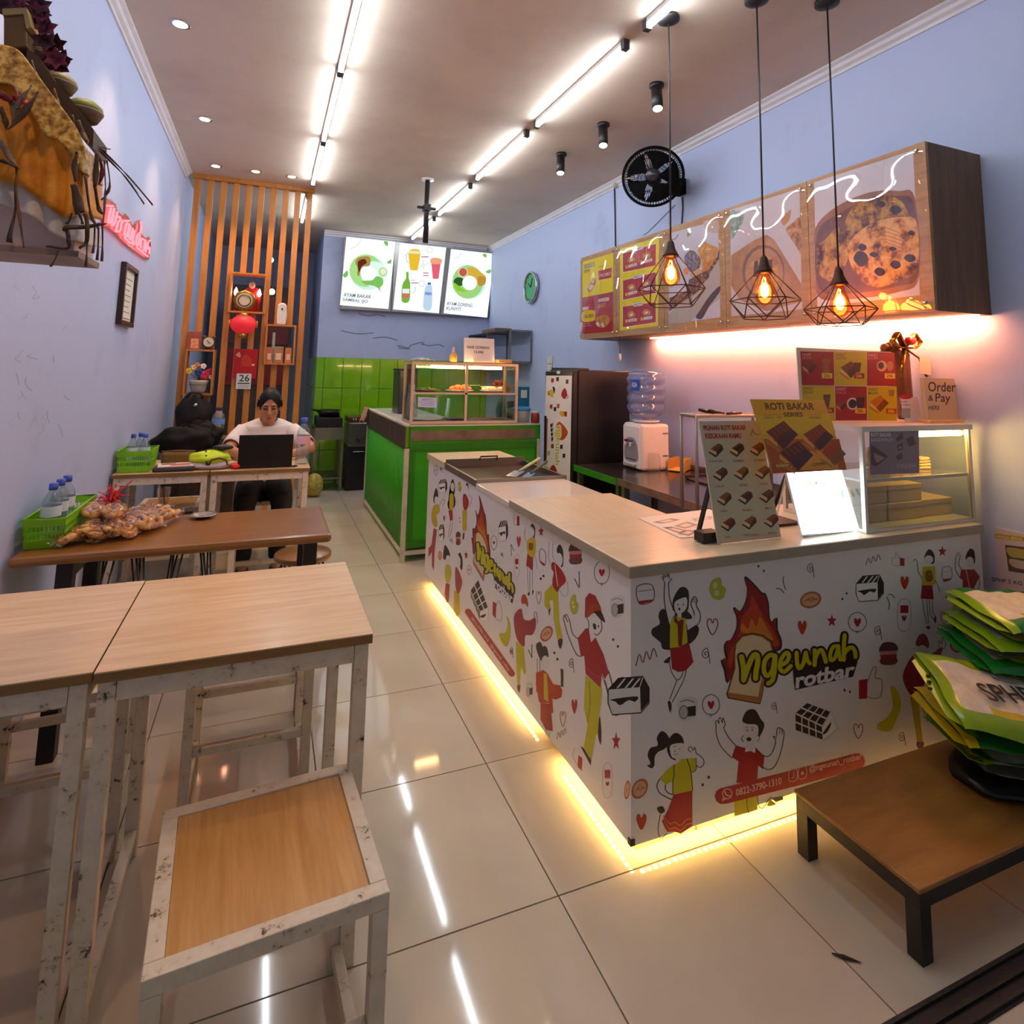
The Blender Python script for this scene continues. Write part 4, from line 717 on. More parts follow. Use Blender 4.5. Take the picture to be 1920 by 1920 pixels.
def fig(p, head, hair, body, bc, legs, lc, lines=()):
    for q in lines: p.line(q, 4 if len(q) < 9 else 4, '#6a6460')
    if hair: p.blob(hair, '#2a221e')
    if head: p.oval(*head, '#e2e0dc')
    for q in legs: p.poly(q, lc)
    p.blob(body, bc, 3)
p.crop(790, 840, 6)
fig(p, (170, 590, 22, 45), [(135, 560), (165, 450), (190, 520), (180, 600), (145, 620)], [(140, 650), (200, 640), (205, 720), (175, 760), (180, 880), (140, 880), (112, 780)], '#c7b21a', [[(140, 900), (175, 920), (150, 1160), (140, 1380), (120, 1330), (120, 1170), (80, 1230), (80, 1130), (115, 1090)]], '#a3303c', [[(205, 640), (240, 580), (265, 600), (240, 650)]])
fig(p, (350, 440, 20, 50), [(320, 440), (350, 350), (372, 400), (372, 520), (300, 600), (310, 690), (375, 660), (380, 560), (330, 460)], [(320, 530), (360, 520), (360, 670), (320, 690)], '#c7b21a', [[(305, 700), (350, 690), (355, 810), (325, 820)]], '#a3101e', [[(330, 820), (310, 950), (300, 1010)], [(350, 820), (345, 900), (320, 1000)]])
fig(p, (510, 460, 18, 40), [(495, 440), (512, 390), (532, 420), (528, 480), (515, 440)], [(470, 530), (500, 520), (535, 600), (520, 680), (490, 700), (470, 650)], '#a8101e', [[(462, 690), (515, 700), (510, 930), (465, 930)]], '#c7b21a', [[(530, 530), (570, 570), (540, 660)], [(470, 940), (468, 1020)], [(490, 940), (480, 1000)]])
toastbox(p, 195, 855, 65, 200); toastbox(p, 195, 350, 95, 160); p.poly([(470, 960), (485, 960), (480, 1030), (465, 1030)], K); cookie(p, 432, 435, 22, 2.6); dots(p, (430, 790), (435, 830), r=6); p.heart(258, 790, 12, '#8a3a40', 3); burger(p, 390, 940, 50, 150); egg(p, 210, 1210, 22, 50, 0, '#b04a4a'); p.star(502, 1200, 48, '#a8303c', .4); spiral(p, 335, 1040, 25, 4); bubble(p, 162, 250, 18, 55, 4); p.star(220, 235, 32, '#4a1a20', .35); bubble(p, 540, 1370, 20, 55, 4)
fig(p, (300, 1260, 25, 55), [(250, 1160), (270, 1090), (320, 1180), (310, 1240), (250, 1250)], [(270, 1330), (320, 1320), (340, 1420), (310, 1520), (270, 1480)], '#b9bd1a', [[(275, 1520), (320, 1530), (310, 1730), (285, 1740), (262, 1640)]], '#a8303c')
fig(p, (420, 1290, 22, 60), [(415, 1200), (440, 1180), (465, 1260), (460, 1370), (435, 1340), (440, 1250)], [(385, 1340), (430, 1400), (460, 1520), (420, 1640), (385, 1560)], '#a8303c', [[(372, 1600), (430, 1640), (435, 1860), (400, 1900), (365, 1830)]], '#c7b21a')
p.crop(950, 980, 6)
p.star(388, 100, 66, RD, .5); burger(p, 705, 220, 140, 245); bubble(p, 1072, 560, 85, 130, 8); p.line([(815, 550), (820, 720)], 10, '#4a463a'); p.line([(765, 630), (815, 730)], 10, '#4a463a'); p.line([(372, 320), (400, 295), (438, 350), (430, 480), (375, 430)], 7, '#7a5a5a', True); p.poly([(372, 420), (430, 465), (430, 490), (380, 450)], RD); dots(p, (385, 630), (415, 600), (1200, 1315), (1252, 1392), (538, 1465), (572, 1535), r=13); p.heart(137, 210, 26, OR, 2.6); p.heart(362, 840, 30, '#b06a72', 2.6, 7); cookie(p, 760, 920, 50, 2.2); egg(p, 450, 1250, 62, 95, .5, '#b5522e'); camera_icon(p, 1175, 850, 145, 210); p.line([(245, 1430), (285, 1520)], 10, '#4a463a'); p.line([(285, 1370), (285, 1520)], 10, '#4a463a'); spiral(p, 730, 1590, 60, 7, sx=.55); spiral(p, 55, 1450, 45, 6, sx=.5); camera_icon(p, 220, 1810, 75, 150)
fig(p, (280, 110, 32, 60), [(270, 40), (295, 10), (322, 70), (315, 170), (290, 190), (300, 100)], [(235, 200), (310, 170), (328, 260), (315, 380), (270, 380), (232, 330)], '#c9b01c', [[(235, 340), (300, 380), (295, 540), (220, 480)]], '#a3101e', [[(215, 50), (200, 130), (230, 240)], [(325, 380), (345, 520)], [(230, 490), (245, 790)], [(290, 540), (290, 760)], [(260, 520), (260, 780)]])
p.blob([(235, 800), (262, 780), (250, 825)], K); p.blob([(288, 770), (305, 760), (292, 815)], K); p.blob([(255, 230), (300, 240), (290, 310), (250, 300)], '#8a5a1a')
fig(p, (590, 420, 40, 80), [(565, 290), (600, 245), (635, 320), (635, 480), (610, 490), (605, 370), (570, 340)], [(520, 440), (610, 520), (670, 650), (600, 730), (570, 780), (515, 690), (530, 560), (505, 520)], '#a8101e', [[(515, 690), (580, 780), (590, 1100), (630, 1300), (570, 1310), (530, 1080), (520, 870), (480, 880), (495, 960), (470, 990), (425, 930), (430, 780)]], '#c2bd10', [[(480, 220), (470, 380), (510, 510)], [(520, 230), (520, 380), (555, 450)], [(680, 660), (690, 790), (640, 830), (600, 760)]])
p.blob([(580, 1320), (630, 1310), (615, 1410), (590, 1400)], '#3a2a20'); p.poly([(470, 985), (498, 960), (480, 1060)], '#3a2a20'); p.line([(545, 480), (575, 710)], 12, '#e0a8a4')
p.blob([(165, 900), (175, 820), (210, 810), (238, 880), (235, 950)], '#b8401c'); p.oval(200, 980, 36, 70, '#e0deda'); p.blob([(80, 1080), (110, 1000), (170, 970), (190, 1080), (260, 1100), (320, 1070), (330, 1160), (290, 1260), (210, 1270), (200, 1390), (140, 1350), (100, 1250)], '#a02038'); p.poly([(105, 1330), (190, 1400), (220, 1680), (200, 1710), (160, 1620), (150, 1840), (120, 1840), (110, 1600)], '#c2bd10'); p.line([(320, 1080), (310, 1020), (335, 1010), (350, 1130)], 7, '#6a6460'); p.blob([(118, 1840), (155, 1830), (140, 1915)], '#3a2a20')
p.blob([(330, 1380), (380, 1340), (410, 1400), (450, 1400), (470, 1500), (420, 1500), (400, 1560), (360, 1500)], '#2a221e'); p.blob([(385, 1450), (430, 1385), (470, 1480), (460, 1520), (410, 1490), (405, 1560)], '#2a221e'); p.oval(435, 1570, 42, 75, '#e2e0dc'); p.line([(345, 1530), (345, 1690)], 7, '#6a6460'); p.line([(375, 1530), (375, 1690)], 7, '#6a6460')
p.poly([(330, 1690), (415, 1655), (540, 1850), (600, 1830), (625, 1880), (620, 1960), (560, 1990), (420, 1960), (335, 1900)], OR); p.poly([(610, 1660), (640, 1650), (640, 1850), (610, 1840)], '#3a302c')
p.crop(1000, 1200, 5.053)
p.poly([(28, 310), (95, 285), (130, 310), (190, 420), (260, 430), (270, 520), (230, 545), (180, 530), (190, 690), (165, 690), (150, 600), (55, 590), (25, 420)], OR); p.poly([(100, 310), (130, 325), (145, 590), (100, 560)], '#c7b21a'); p.poly([(70, 590), (165, 610), (185, 865), (120, 850), (68, 750)], '#a01a20'); p.line([(120, 850), (120, 900)], 5, '#8a8480'); p.line([(155, 870), (150, 930)], 5, '#8a8480'); p.line([(268, 280), (275, 430)], 20, '#3a302c'); p.heart(390, 625, 32, '#b02a20', 2.4); p.heart(280, 745, 30, '#b05a5a', 2.6, 6); squig(p, 225, 880, 90, 60, 6, '#8a7a78', 6)
# big beret boy
p.crop(950, 980, 6)
p.poly([(880, 1070), (885, 850), (930, 790), (1000, 820), (1060, 950), (1070, 1030), (980, 1010)], '#a3101e'); p.blob([(900, 1075), (915, 980), (960, 910), (1040, 930), (1070, 1030), (980, 1015)], '#a8380c'); p.blob([(980, 1010), (1060, 1000), (1110, 1120), (1070, 1100), (1040, 1090)], '#2a1410'); p.poly([(905, 1080), (990, 1015), (1065, 1100), (1060, 1200), (1010, 1265), (985, 1250), (970, 1345), (930, 1300), (925, 1120)], '#e4e2de'); p.line([(905, 1080), (925, 1120), (925, 1190)], 8, K); p.line([(1065, 1100), (1070, 1200), (1020, 1265), (985, 1245)], 8, K); p.blob([(970, 1140), (1000, 1140), (1010, 1190), (985, 1200)], K); p.oval(1035, 1165, 8, 14, K)
p.poly([(890, 1190), (925, 1190), (950, 1350), (1000, 1290), (1090, 1480), (1150, 1690), (1105, 1760), (1070, 1690), (1060, 1860), (890, 1700), (875, 1500), (835, 1500), (800, 1300)], '#a50d26'); p.line([(895, 1620), (970, 1700), (1060, 1740)], 12, '#c43a44')
p.line([(640, 1080), (690, 1260), (780, 1470), (840, 1505)], 10, '#5a5450'); p.line([(710, 1100), (740, 1240), (800, 1305)], 10, '#5a5450'); p.line([(640, 1080), (650, 1040), (690, 1120), (660, 1050), (680, 1035), (710, 1110)], 8, '#5a5450')
p.line([(1150, 1680), (1180, 1800), (1215, 1920)], 10, '#5a5450'); p.line([(1105, 1770), (1130, 1850), (1145, 1920)], 10, '#5a5450')
p.crop(1000, 1200, 5.053)
p.poly([(495, 335), (650, 460), (645, 560), (605, 830), (550, 1140), (480, 1010), (515, 800), (480, 640)], '#c2bd10'); p.poly([(600, 780), (628, 740), (620, 880), (590, 910)], '#c2bd10'); p.line([(530, 400), (540, 600), (515, 780)], 6, '#6a6a10'); p.poly([(447, 1005), (480, 1025), (550, 1140), (545, 1190)], '#2e1a14'); p.blob([(628, 720), (645, 850), (640, 990), (615, 900)], '#2e1a14'); p.line([(640, 310), (700, 480), (740, 680), (800, 715), (815, 670), (780, 620), (750, 420), (715, 290)], 7, '#5a5450'); p.star(785, 960, 95, RD, .45); p.poly([(428, 1090), (465, 1120), (460, 1240), (420, 1200)], RD); p.line([(425, 1190), (375, 1100), (395, 1020)], 4, '#9a928e'); can(p, 665, 1200, 75, 260); egg(p, 890, 1420, 28, 90, .1)
p.blob([(835, 350), (915, 420), (918, 640), (860, 640), (800, 480)], K); p.line([(870, 560), (850, 640), (915, 700)], 8, K)
p.build('printed_side', CSP)
# under-counter led
m_led = emit('led_chip', '#ffd07a', LED_E*9); o = thing('led_strip', 'yellow led strip glowing under the printed counter edge', 'led strip', (CXF, CYF, .05))
def chips(a, b):
    s_ = MB(); n = int((Vector(b)-Vector(a)).length/.024)
    for i in range(n): q = Vector(a).lerp(Vector(b), (i+.5)/n); s_.box(q.x-.005, q.x+.005, q.y-.005, q.y+.005, q.z-.003, q.z-.001)
    return s_
g = chips((.03, .72, .0), (.03, 2.47, 0)).build('led_chips', m_led, o); g['kind'] = 'stuff'
g = chips((.03, .03, 0), (.03, .5, 0)).build('led_chips', m_led, o); g['kind'] = 'stuff'; g = chips((.05, .03, 0), (1.45, .03, 0)).build('led_chips', m_led, o); g['kind'] = 'stuff'
st = MB(); st.box(.022, .038, .02, 2.48, -.0005, .004); st.box(.039, 1.46, .022, .038, -.0005, .004); st.build('tape', m_white, o)

# ================================================================ things on the counter
# griddle
o = thing('griddle', 'black flat griddle set into the printed counter', 'griddle', (1.115, 3.16, .83))
g = MB(); g.box(0, .54, 0, .61, 0, .012); g.build('plate', M('#2a2220', .3, .5, vary=.4, vscale=12), o)
rm = MB(); rm.box(-.008, .55, -.005, .006, 0, .04); rm.box(-.008, .55, .604, .612, 0, .06); rm.box(-.012, .004, .006, .604, 0, .036); rm.box(.536, .548, .006, .604, 0, .036); rm.build('rim', M('#8f8a84', .35, .8), o)
hd = MB(); hd.tube([(.22, .6, .05), (.22, .58, .075), (.34, .58, .075), (.34, .6, .05)], .005, 6); hd.build('handle', m_black, o)
def spatula(name, label, a, b, w, hc):
    o = thing(name, label, 'spatula', a, 0); a, b = Vector(a), Vector(b); d = (b-a).normalized()
    MB().tube([a+d*.1-a, b-a], .009, 8).build('handle', M(hc, .5), o); x, y = frame_of(d); s_ = MB(); s_.bar(a-a, a+d*.11-a, w, .002); s_.build('blade', m_chrome, o)
spatula('spatula', 'steel spatula with pale green handle resting on the griddle', (1.37, 3.3, .85), (1.66, 3.52, .915), .07, '#b8c89a'); spatula('spatula', 'steel spatula with dark green handle resting on the griddle', (1.43, 3.23, .85), (1.69, 3.48, .9), .05, '#4a5a3a')
# flyers on the front top
def flyer(name, label, pts, z, art):
    P = [at(u, v, Z=z) for u, v in pts]; n = len(P); mb = MB().add([q for q in P]+[q+Vector((0, 0, .0015)) for q in P], [tuple(range(n))[::-1], tuple(range(n, 2*n))]+[(i, (i+1) % n, n+(i+1) % n, n+i) for i in range(n)])
    o = thing(name, label, 'flyer', P[0]); wpart(mb.build('paper', M('#e8dfd0', .5)), o); pr = Print((0, 0, z+.0015), (0, 0, 1)); art(pr); pr.build('print', o)
def art1(p):
    p.crop(1000, 620, 4.174)
    for q, c in (([(930, 1500), (1080, 1470), (1150, 1480), (1010, 1510)], '#8a6a5a'), ([(1100, 1530), (1200, 1495), (1290, 1520), (1190, 1550)], '#a88a72'), ([(1010, 1540), (1080, 1535), (1220, 1570), (1160, 1590)], '#6a4a3c'), ([(1130, 1590), (1210, 1560), (1280, 1570), (1220, 1605)], '#8a6a52'), ([(1240, 1470), (1400, 1450), (1400, 1475), (1260, 1490)], '#b8b89a')): p.poly(q, c); c_ = (sum(a[0] for a in q)/4, sum(a[1] for a in q)/4); p.poly([(c_[0]+(a[0]-c_[0])*.6, c_[1]+(a[1]-c_[1])*.6) for a in q], '#e2d2bc')
flyer('flyer', 'printed sandwich flyer lying on the counter left of bread menu card', [(1197, 972), (1330, 955), (1420, 1000), (1275, 1009)], .869, art1)
# leaning cards
def card(name, label, cat, bl, br, tl, z, th, mat, tr=None):
    A = at(*bl, Z=z); B = at(*br, Z=z); B.y = A.y; T_ = at(*tl, X=A.x); U = T_-A; U.x = 0; Rv = Vector((B.x-A.x, 0, 0)); n = Rv.cross(U).normalized()
    o = thing(name, label, cat, A); v = [A+n*0, B, B+U, A+U]; v += [q-n*th for q in v]
    wpart(MB().add(v, [(0, 1, 2, 3), (7, 6, 5, 4), (0, 4, 5, 1), (1, 5, 6, 2), (2, 6, 7, 3), (3, 7, 4, 0)]).build('board', mat), o); SUBP[o.name] = o.children[0]
    return o, Print(A, n), A, Rv, U, n
bc = M('#b9b498', .5)
o, p, A, Rv, U, n = card('menu_card', 'pale upright menu card showing twelve toasted bread slices', 'menu card', (1347, 1020), (1468, 1008), (1311, 790), .8715, .006, bc); p.crop(1300, 740, 6)
p.text('PILIHAN ROTI BAKAR', [(118, 402), (592, 398), (590, 342), (108, 345)], '#b0141c', .04); p.text('KESUKAAN KAMU', [(138, 495), (540, 490), (538, 432), (128, 436)], '#b0141c', .04); p.line([(650, 455), (665, 390), (690, 440), (740, 445)], 12, '#7a8a3a')
def loaf(p, x, y, c, s=1):
    p.poly([(x-85*s, y+28*s), (x-75*s, y+5*s), (x+5*s, y+55*s), (x+85*s, y-25*s), (x+88*s, y-5*s), (x, y+85*s)], '#2e1c10'); p.poly([(x-82*s, y+12*s), (x-60*s, y-20*s), (x+8*s, y+20*s), (x+5*s, y+62*s)], '#d8b488'); p.poly([(x-62*s, y-18*s), (x+30*s, y-80*s), (x+75*s, y-60*s), (x+12*s, y+25*s)], c); p.poly([(x+12*s, y+22*s), (x+75*s, y-60*s), (x+88*s, y-18*s), (x+4*s, y+66*s)], '#4a2814')
    p.line([(x-40*s, y-12*s), (x+40*s, y-62*s)], 6*s, '#9a6234')
LC = ['#6a3a1a', '#2a1a12', '#7a3a1c', '#5e2c16', '#8a5222', '#8a4a28', '#7a4a1c', '#4e2416', '#5e3a1c', '#6e2c16', '#7a4e22', '#7a4420']
for (x, y), (lx, ly, lt), c in zip([(252, 625), (490, 620), (718, 612), (302, 893), (540, 882), (773, 872), (346, 1172), (585, 1158), (822, 1140), (390, 1458), (628, 1438), (875, 1418)], [(255, 752, 'COKLAT KEJU'), (512, 745, 'BLUEBERRY'), (745, 738, 'STRAWBERRY'), (300, 1032, 'COKLAT'), (562, 1018, 'KACANG'), (797, 1003, 'NANAS'), (345, 1312, 'KEJU'), (605, 1298, 'TIRAMISU'), (845, 1277, 'MILO'), (388, 1602, 'OREO'), (652, 1578, 'COKLAT KACANG'), (892, 1558, 'MATCHA')], LC):
    loaf(p, x, y, c, .95); w_ = 5.6*len(lt)+14; p.text(lt, [(lx-w_, ly+12), (lx+w_, ly+10), (lx+w_, ly-14), (lx-w_, ly-12)], '#9a4a34')
p.build('print', o)
ft = MB(); ft.box(-.05, .03, .02, .07, .001, .035); ft.bar((-.01, .1, .002), (.02, .06, .2), .015, .01); ft.build('stand_foot', m_black, o)
o, p, A, Rv, U, n = card('illuminated_menu', 'white glowing menu light box leaning in a clear stand', 'light box', (1507, 1006), (1607, 997), (1475, 886), .872, .012, M('#c9ced4', .2)); p.crop(1300, 740, 6)
p.poly([(1050, 875), (1665, 845), (1870, 1530), (1225, 1575)], emit('panel_glow', '#f4faff', 4.5))
for q, c in (((1310, 1000), '#e8d86a'), ((1382, 995), '#8a96b0'), ((1468, 1000), '#d8b0b0')): p.oval(q[0], q[1], 14, 16, emit('pg'+c, c, 1.6))
for q, c in (((1605, 1115), '#b8d8a0'), ((1675, 1115), '#80d8c0'), ((1250, 1450), '#c8dca0'), ((1320, 1450), '#b8c8d8')): p.poly([(q[0]-14, q[1]-40), (q[0]+6, q[1]-40), (q[0]+18, q[1]+40), (q[0]-2, q[1]+40)], emit('pg'+c, c, 1.8))
p.build('lit_face', o)
sd = MB(); sd.add([A-o.location+q for q in (Vector((-.006, -.012, -.002)), Rv+Vector((.006, -.012, -.002)), Rv+Vector((.006, .01, -.002)), Vector((-.006, .01, -.002)))]+[A-o.location+q for q in (Vector((-.006, -.012, .02)), Rv+Vector((.006, -.012, .02)), Rv+Vector((.006, -.008, .02)), Vector((-.006, -.008, .02)))], [(0, 1, 2, 3), (0, 1, 5, 4), (4, 5, 6, 7)]); sd.tube([Vector((.02, .0, 0)), U*.98+Vector((.02, .02, 0)), Vector((.02, .16, 0))], .005, 6); sd.tube([Rv+Vector((-.02, .0, 0)), Rv+U*.98+Vector((-.02, .02, 0)), Rv+Vector((-.02, .16, 0))], .005, 6); sd.build('clear_stand', clear('stand_clear', '#f4f8ff', .12, .03, body=.12), o)
# roti bakar board: higher, carried by a stand behind the light panel
z_ = 1.116; A = Vector((1.759, 1.70, z_)); Rv = Vector((.383, 0, 0)); U = Vector((0, .1, .264)); n = Rv.cross(U).normalized()
o = thing('menu_board', 'yellow and brown toast series board tilted above the glowing light box', 'menu board', (1.99, 1.9, .869)); v = [A, A+Rv, A+Rv+U, A+U]; v += [q-n*.006 for q in v]
wpart(MB().add(v, [(0, 1, 2, 3), (7, 6, 5, 4), (0, 4, 5, 1), (1, 5, 6, 2), (2, 6, 7, 3), (3, 7, 4, 0)]).build('board', M('#b8860f', .4)), o); SUBP[o.name] = o.children[0]
s_ = MB(); s_.box(-.09, .09, -.03, .1, 0, .01); s_.tube([(0, .05, .01), (0, -.06, .24), (0, -.12, .4)], .008, 8); s_.build('stand', m_black, o)
p = Print(A, n).crop(1300, 740, 6)
p.poly([(632, 52), (1470, 60), (1725, 845), (895, 888)], '#c79a12'); p.poly([(790, 500), (1640, 500), (1725, 845), (895, 888)], '#9c4a0e'); p.poly([(700, 230), (1530, 215), (1600, 430), (770, 440)], '#c9a81a'); p.poly([(1240, 640), (1560, 610), (1640, 840), (1180, 850)], '#c98a2a')
p.text('ROTI BAKAR', [(818, 172), (1362, 172), (1352, 92), (796, 92)], '#4a2408', .03); p.text('SERIES', [(1015, 248), (1236, 248), (1226, 198), (1010, 200)], '#4a2408', .03); p.line([(785, 235), (1000, 222)], 4, '#6a3a0c'); p.text('COKLAT - KEJU', [(795, 278), (1000, 275), (995, 242), (790, 246)], '#6a3a0c'); p.line([(1270, 232), (1440, 225)], 4, '#6a3a0c'); p.text('STRAWBERRY', [(1300, 272), (1445, 270), (1440, 246), (1297, 246)], '#6a3a0c')
def slab(p, x, y, s, top='#5e2412', side='#3c1a22', br='#c8923c'):
    p.poly([(x-150*s, y+30*s), (x+60*s, y-100*s), (x+140*s, y-20*s), (x-20*s, y+150*s)], top); p.poly([(x-20*s, y+150*s), (x+140*s, y-20*s), (x+230*s, y+60*s), (x+60*s, y+240*s)], side); p.poly([(x-150*s, y+50*s), (x-20*s, y+160*s), (x-10*s, y+210*s), (x-150*s, y+100*s)], br); p.poly([(x-160*s, y+120*s), (x+10*s, y+230*s), (x+30*s, y+280*s), (x-150*s, y+160*s)], '#a86a2a')
    for k in range(4): p.line([(x-90*s+45*k*s, y+10*s-28*k*s), (x-20*s+45*k*s, y+80*s-28*k*s)], 7*s, '#8a4a1c')
slab(p, 960, 390, .95); slab(p, 1370, 420, .9, '#7a3014'); slab(p, 1120, 620, 1.0, '#4e1e1c', '#3a1c34'); slab(p, 1545, 620, .75, '#9c3a10', '#7a4420')
p.line([(925, 800), (1085, 790)], 44, '#7a5a1c'); p.text('BLUEBERRY', [(935, 815), (1080, 808), (1078, 780), (930, 786)], '#e0c068'); p.line([(1350, 790), (1500, 770)], 40, '#a87a2a'); p.text('STRAWBERRY', [(1355, 798), (1500, 778), (1497, 756), (1352, 776)], '#5a3410')
p.build('print', o)
# ================================================================ glass display with paper boxes
m_glass = clear('clean_glass', '#f2f6f4', .035, .01); m_alw = M('#d8d2c8', .35, .3); m_kraft = M('#c9a878', .75, vary=.05)
GX0, GX1, GY0, GY1, GZ0, GZ1 = 2.215, 2.9, 1.685, 2.09, .869, 1.283
o = DSP = thing('glass_display', 'glass display case at the counter end holding kraft boxes', 'display case', (GX0, GY0, GZ0)); a, b_, c = GX1-GX0, GY1-GY0, GZ1-GZ0
MB().box(0, a, 0, b_, 0, .012).build('base', m_alw, o); MB().box(-.006, a+.006, -.006, b_, c-.022, c).build('top', m_alw, o)
for x in (0, a-.016):
    for y in (0, b_-.016): MB().box(x, x+.016, y, y+.016, .012, c-.022).build('post', m_alw, o)
MB().box(.016, a-.016, .004, .008, .012, c-.022).build('front_pane', m_glass, o); MB().box(.004, .008, .016, b_-.016, .012, c-.022).build('side_pane', m_glass, o); MB().box(a-.008, a-.004, .016, b_-.016, .012, c-.022).build('side_pane', m_glass, o)
MB().box(.016, a-.016, .02, b_-.016, .192, .2).build('shelf', clear('shelf_glass', '#e6efe8', .08, .02, body=.1), o); MB().box(.016, a-.016, .012, .02, .19, .203).build('shelf_rail', m_alw, o)
lt = MB(); lt.tube([(.36, .03, c-.04), (.66, .03, c-.04)], .012, 10); lt.build('lamp_tube', emit('case_lamp', '#ffc468', 60), o)
p = Print((0, GY0+.004, 0), (0, -1, 0), base=.003).crop(1300, 600, 3.097); p.poly([(1018, 632), (1305, 638), (1308, 888), (1022, 898)], '#8a7a86'); p.text('ROTI BAKAR', [(1028, 676), (1145, 676), (1143, 655), (1026, 655)], '#e6dce2'); p.text('SANDWICH', [(1028, 706), (1155, 704), (1153, 685), (1026, 686)], '#cfc2ca')
for q in ([(1025, 720), (1130, 790), (1060, 850), (1028, 840)], [(1170, 690), (1210, 650), (1215, 690), (1180, 705)], [(1230, 690), (1270, 670), (1290, 720), (1250, 735)], [(1175, 730), (1210, 710), (1215, 750), (1185, 760)], [(1170, 790), (1205, 770), (1215, 800), (1185, 815)]): p.poly(q, '#5e4a50')
for q in ([(1040, 770), (1110, 800), (1060, 830)], [(1180, 745), (1205, 730), (1205, 745)]): p.poly(q, '#a08890')
p.text('FRESH', [(1180, 862), (1288, 858), (1288, 832), (1180, 836)], '#b0a0aa'); p.build('poster', o)
bx0 = thing('kraft_box', 'x', 'box'); MB().box(-.105, .105, -.07, .07, 0, .058).build('body', m_kraft, bx0, bevel=.003); MB().box(-.107, .107, -.072, .072, .05, .072).build('lid', m_kraft, bx0, bevel=.003)
for i, (x, y, z, t) in enumerate([(2.335, 1.83, 0, 'bottom row, at the left'), (2.555, 1.83, 0, 'bottom row, in the middle'), (2.775, 1.84, 0, 'bottom row, at the right'), (2.35, 1.835, .073, 'top row, at the left'), (2.57, 1.835, .073, 'top row, at the right')]):
    q = bx0 if i == 0 else dup(bx0)
    q.location = (x, y, GZ0+.0125+z); q['label'] = 'brown kraft food box in the glass display, '+t; q['group'] = 'kraft boxes in the display'
sh = GZ0+.2
o = thing('bread_pack', 'wrapped white bread loaf on the upper display shelf', 'bread', (2.66, 1.88, sh)); MB().box(-.1, .1, -.06, .06, .001, .09).build('loaf', M('#efd9a6', .7, vary=.08), o, bevel=.02); MB().box(-.105, .108, -.065, .065, 0.0005, .094).build('wrapper', clear('wrap', '#fff4e0', .12, .06, wave=1, wscale=30), o, bevel=.018)
o = thing('bread_pack', 'bag of loose bread slices on the upper display shelf, right end', 'bread', (2.81, 1.88, sh))
for k in range(4): MB().box(-.04, .04, -.05, .05, .001, .012, T=Matrix.Translation((0, 0, .013*k)) @ Matrix.Rotation(.15*k-.2, 4, 'Z')).build('slice', M('#e0c088', .7, vary=.1), o, bevel=.004)
# on top of the display
def upright(name, label, cat, x0, x1, y, z0, z1, lean, mat, th=.004):
    A = Vector((x0, y, z0)); Rv = Vector((x1-x0, 0, 0)); U = Vector((0, lean, z1-z0)); n = Rv.cross(U).normalized(); o = thing(name, label, cat, A)
    v = [A, A+Rv, A+Rv+U, A+U]; v += [q-n*th for q in v]
    wpart(MB().add(v, [(0, 1, 2, 3), (7, 6, 5, 4), (0, 4, 5, 1), (1, 5, 6, 2), (2, 6, 7, 3), (3, 7, 4, 0)]).build('board', mat), o); SUBP[o.name] = o.children[0]; return o, Print(A, n)
o, p = upright('menu_card', 'six-square red and yellow combo menu card on the glass display', 'menu card', 2.13, 2.735, 1.9, GZ1+.001, 1.602, .01, M('#d8d0c0', .3)); p.crop(1490, 640, 5.818)
RR, YY_ = '#8f1012', '#b8b01e'
for q, c in (([(62, 110), (425, 115), (432, 482), (78, 478)], RR), ([(430, 115), (785, 118), (785, 485), (438, 482)], YY_), ([(790, 118), (1085, 122), (1108, 488), (788, 486)], RR), ([(80, 482), (432, 486), (440, 865), (90, 860)], YY_), ([(440, 490), (785, 492), (788, 862), (445, 862)], RR), ([(790, 492), (1110, 492), (1118, 880), (795, 864)], YY_)): p.poly(q, c)
slab(p, 150, 250, .42, '#6a3018', '#4a2020', '#d8b088'); p.blob([(290, 200), (340, 185), (395, 205), (370, 260), (385, 340), (300, 340), (310, 260)], '#8a5a2a'); slab(p, 580, 270, .55, '#5a3a1a', '#3a2018', '#d8c088'); p.poly([(640, 230), (725, 235), (710, 340), (655, 340)], '#4a2a18'); p.oval(950, 270, 55, 60, '#c8a878'); p.oval(940, 265, 32, 38, '#3a1a14'); p.oval(1040, 270, 35, 55, '#a87a5a'); p.poly([(310, 580), (390, 580), (375, 720), (320, 720)], '#5a4a2a'); p.oval(630, 680, 62, 66, '#d8d0c8'); p.oval(630, 682, 46, 50, '#2a1a1a'); slab(p, 500, 680, .3, '#7a3a20', '#4a2018'); p.poly([(665, 610), (765, 610), (745, 750), (680, 745)], '#3a1a24'); slab(p, 900, 640, .55, '#b8741e', '#7a4418', '#e0b060'); p.poly([(1020, 530), (1090, 530), (1080, 600), (1030, 600)], '#7a6a2a')
for x, y, t, c, k in ((352, 375, '25k', '#d8c040', '#4a2a10'), (702, 378, '24k', '#7a3010', '#e8c060'), (1038, 378, '29k', '#d8c040', '#4a2a10'), (372, 752, '25k', '#7a3010', '#e8c060'), (715, 758, '28k', '#d8b030', '#5a2a10'), (1052, 762, '30k', '#a04a10', '#f0c850')): p.poly([(x-58, y-30), (x+58, y-28), (x+56, y+30), (x-56, y+28)], c); p.trect(t, x-36, y-18, x+36, y+18, k)
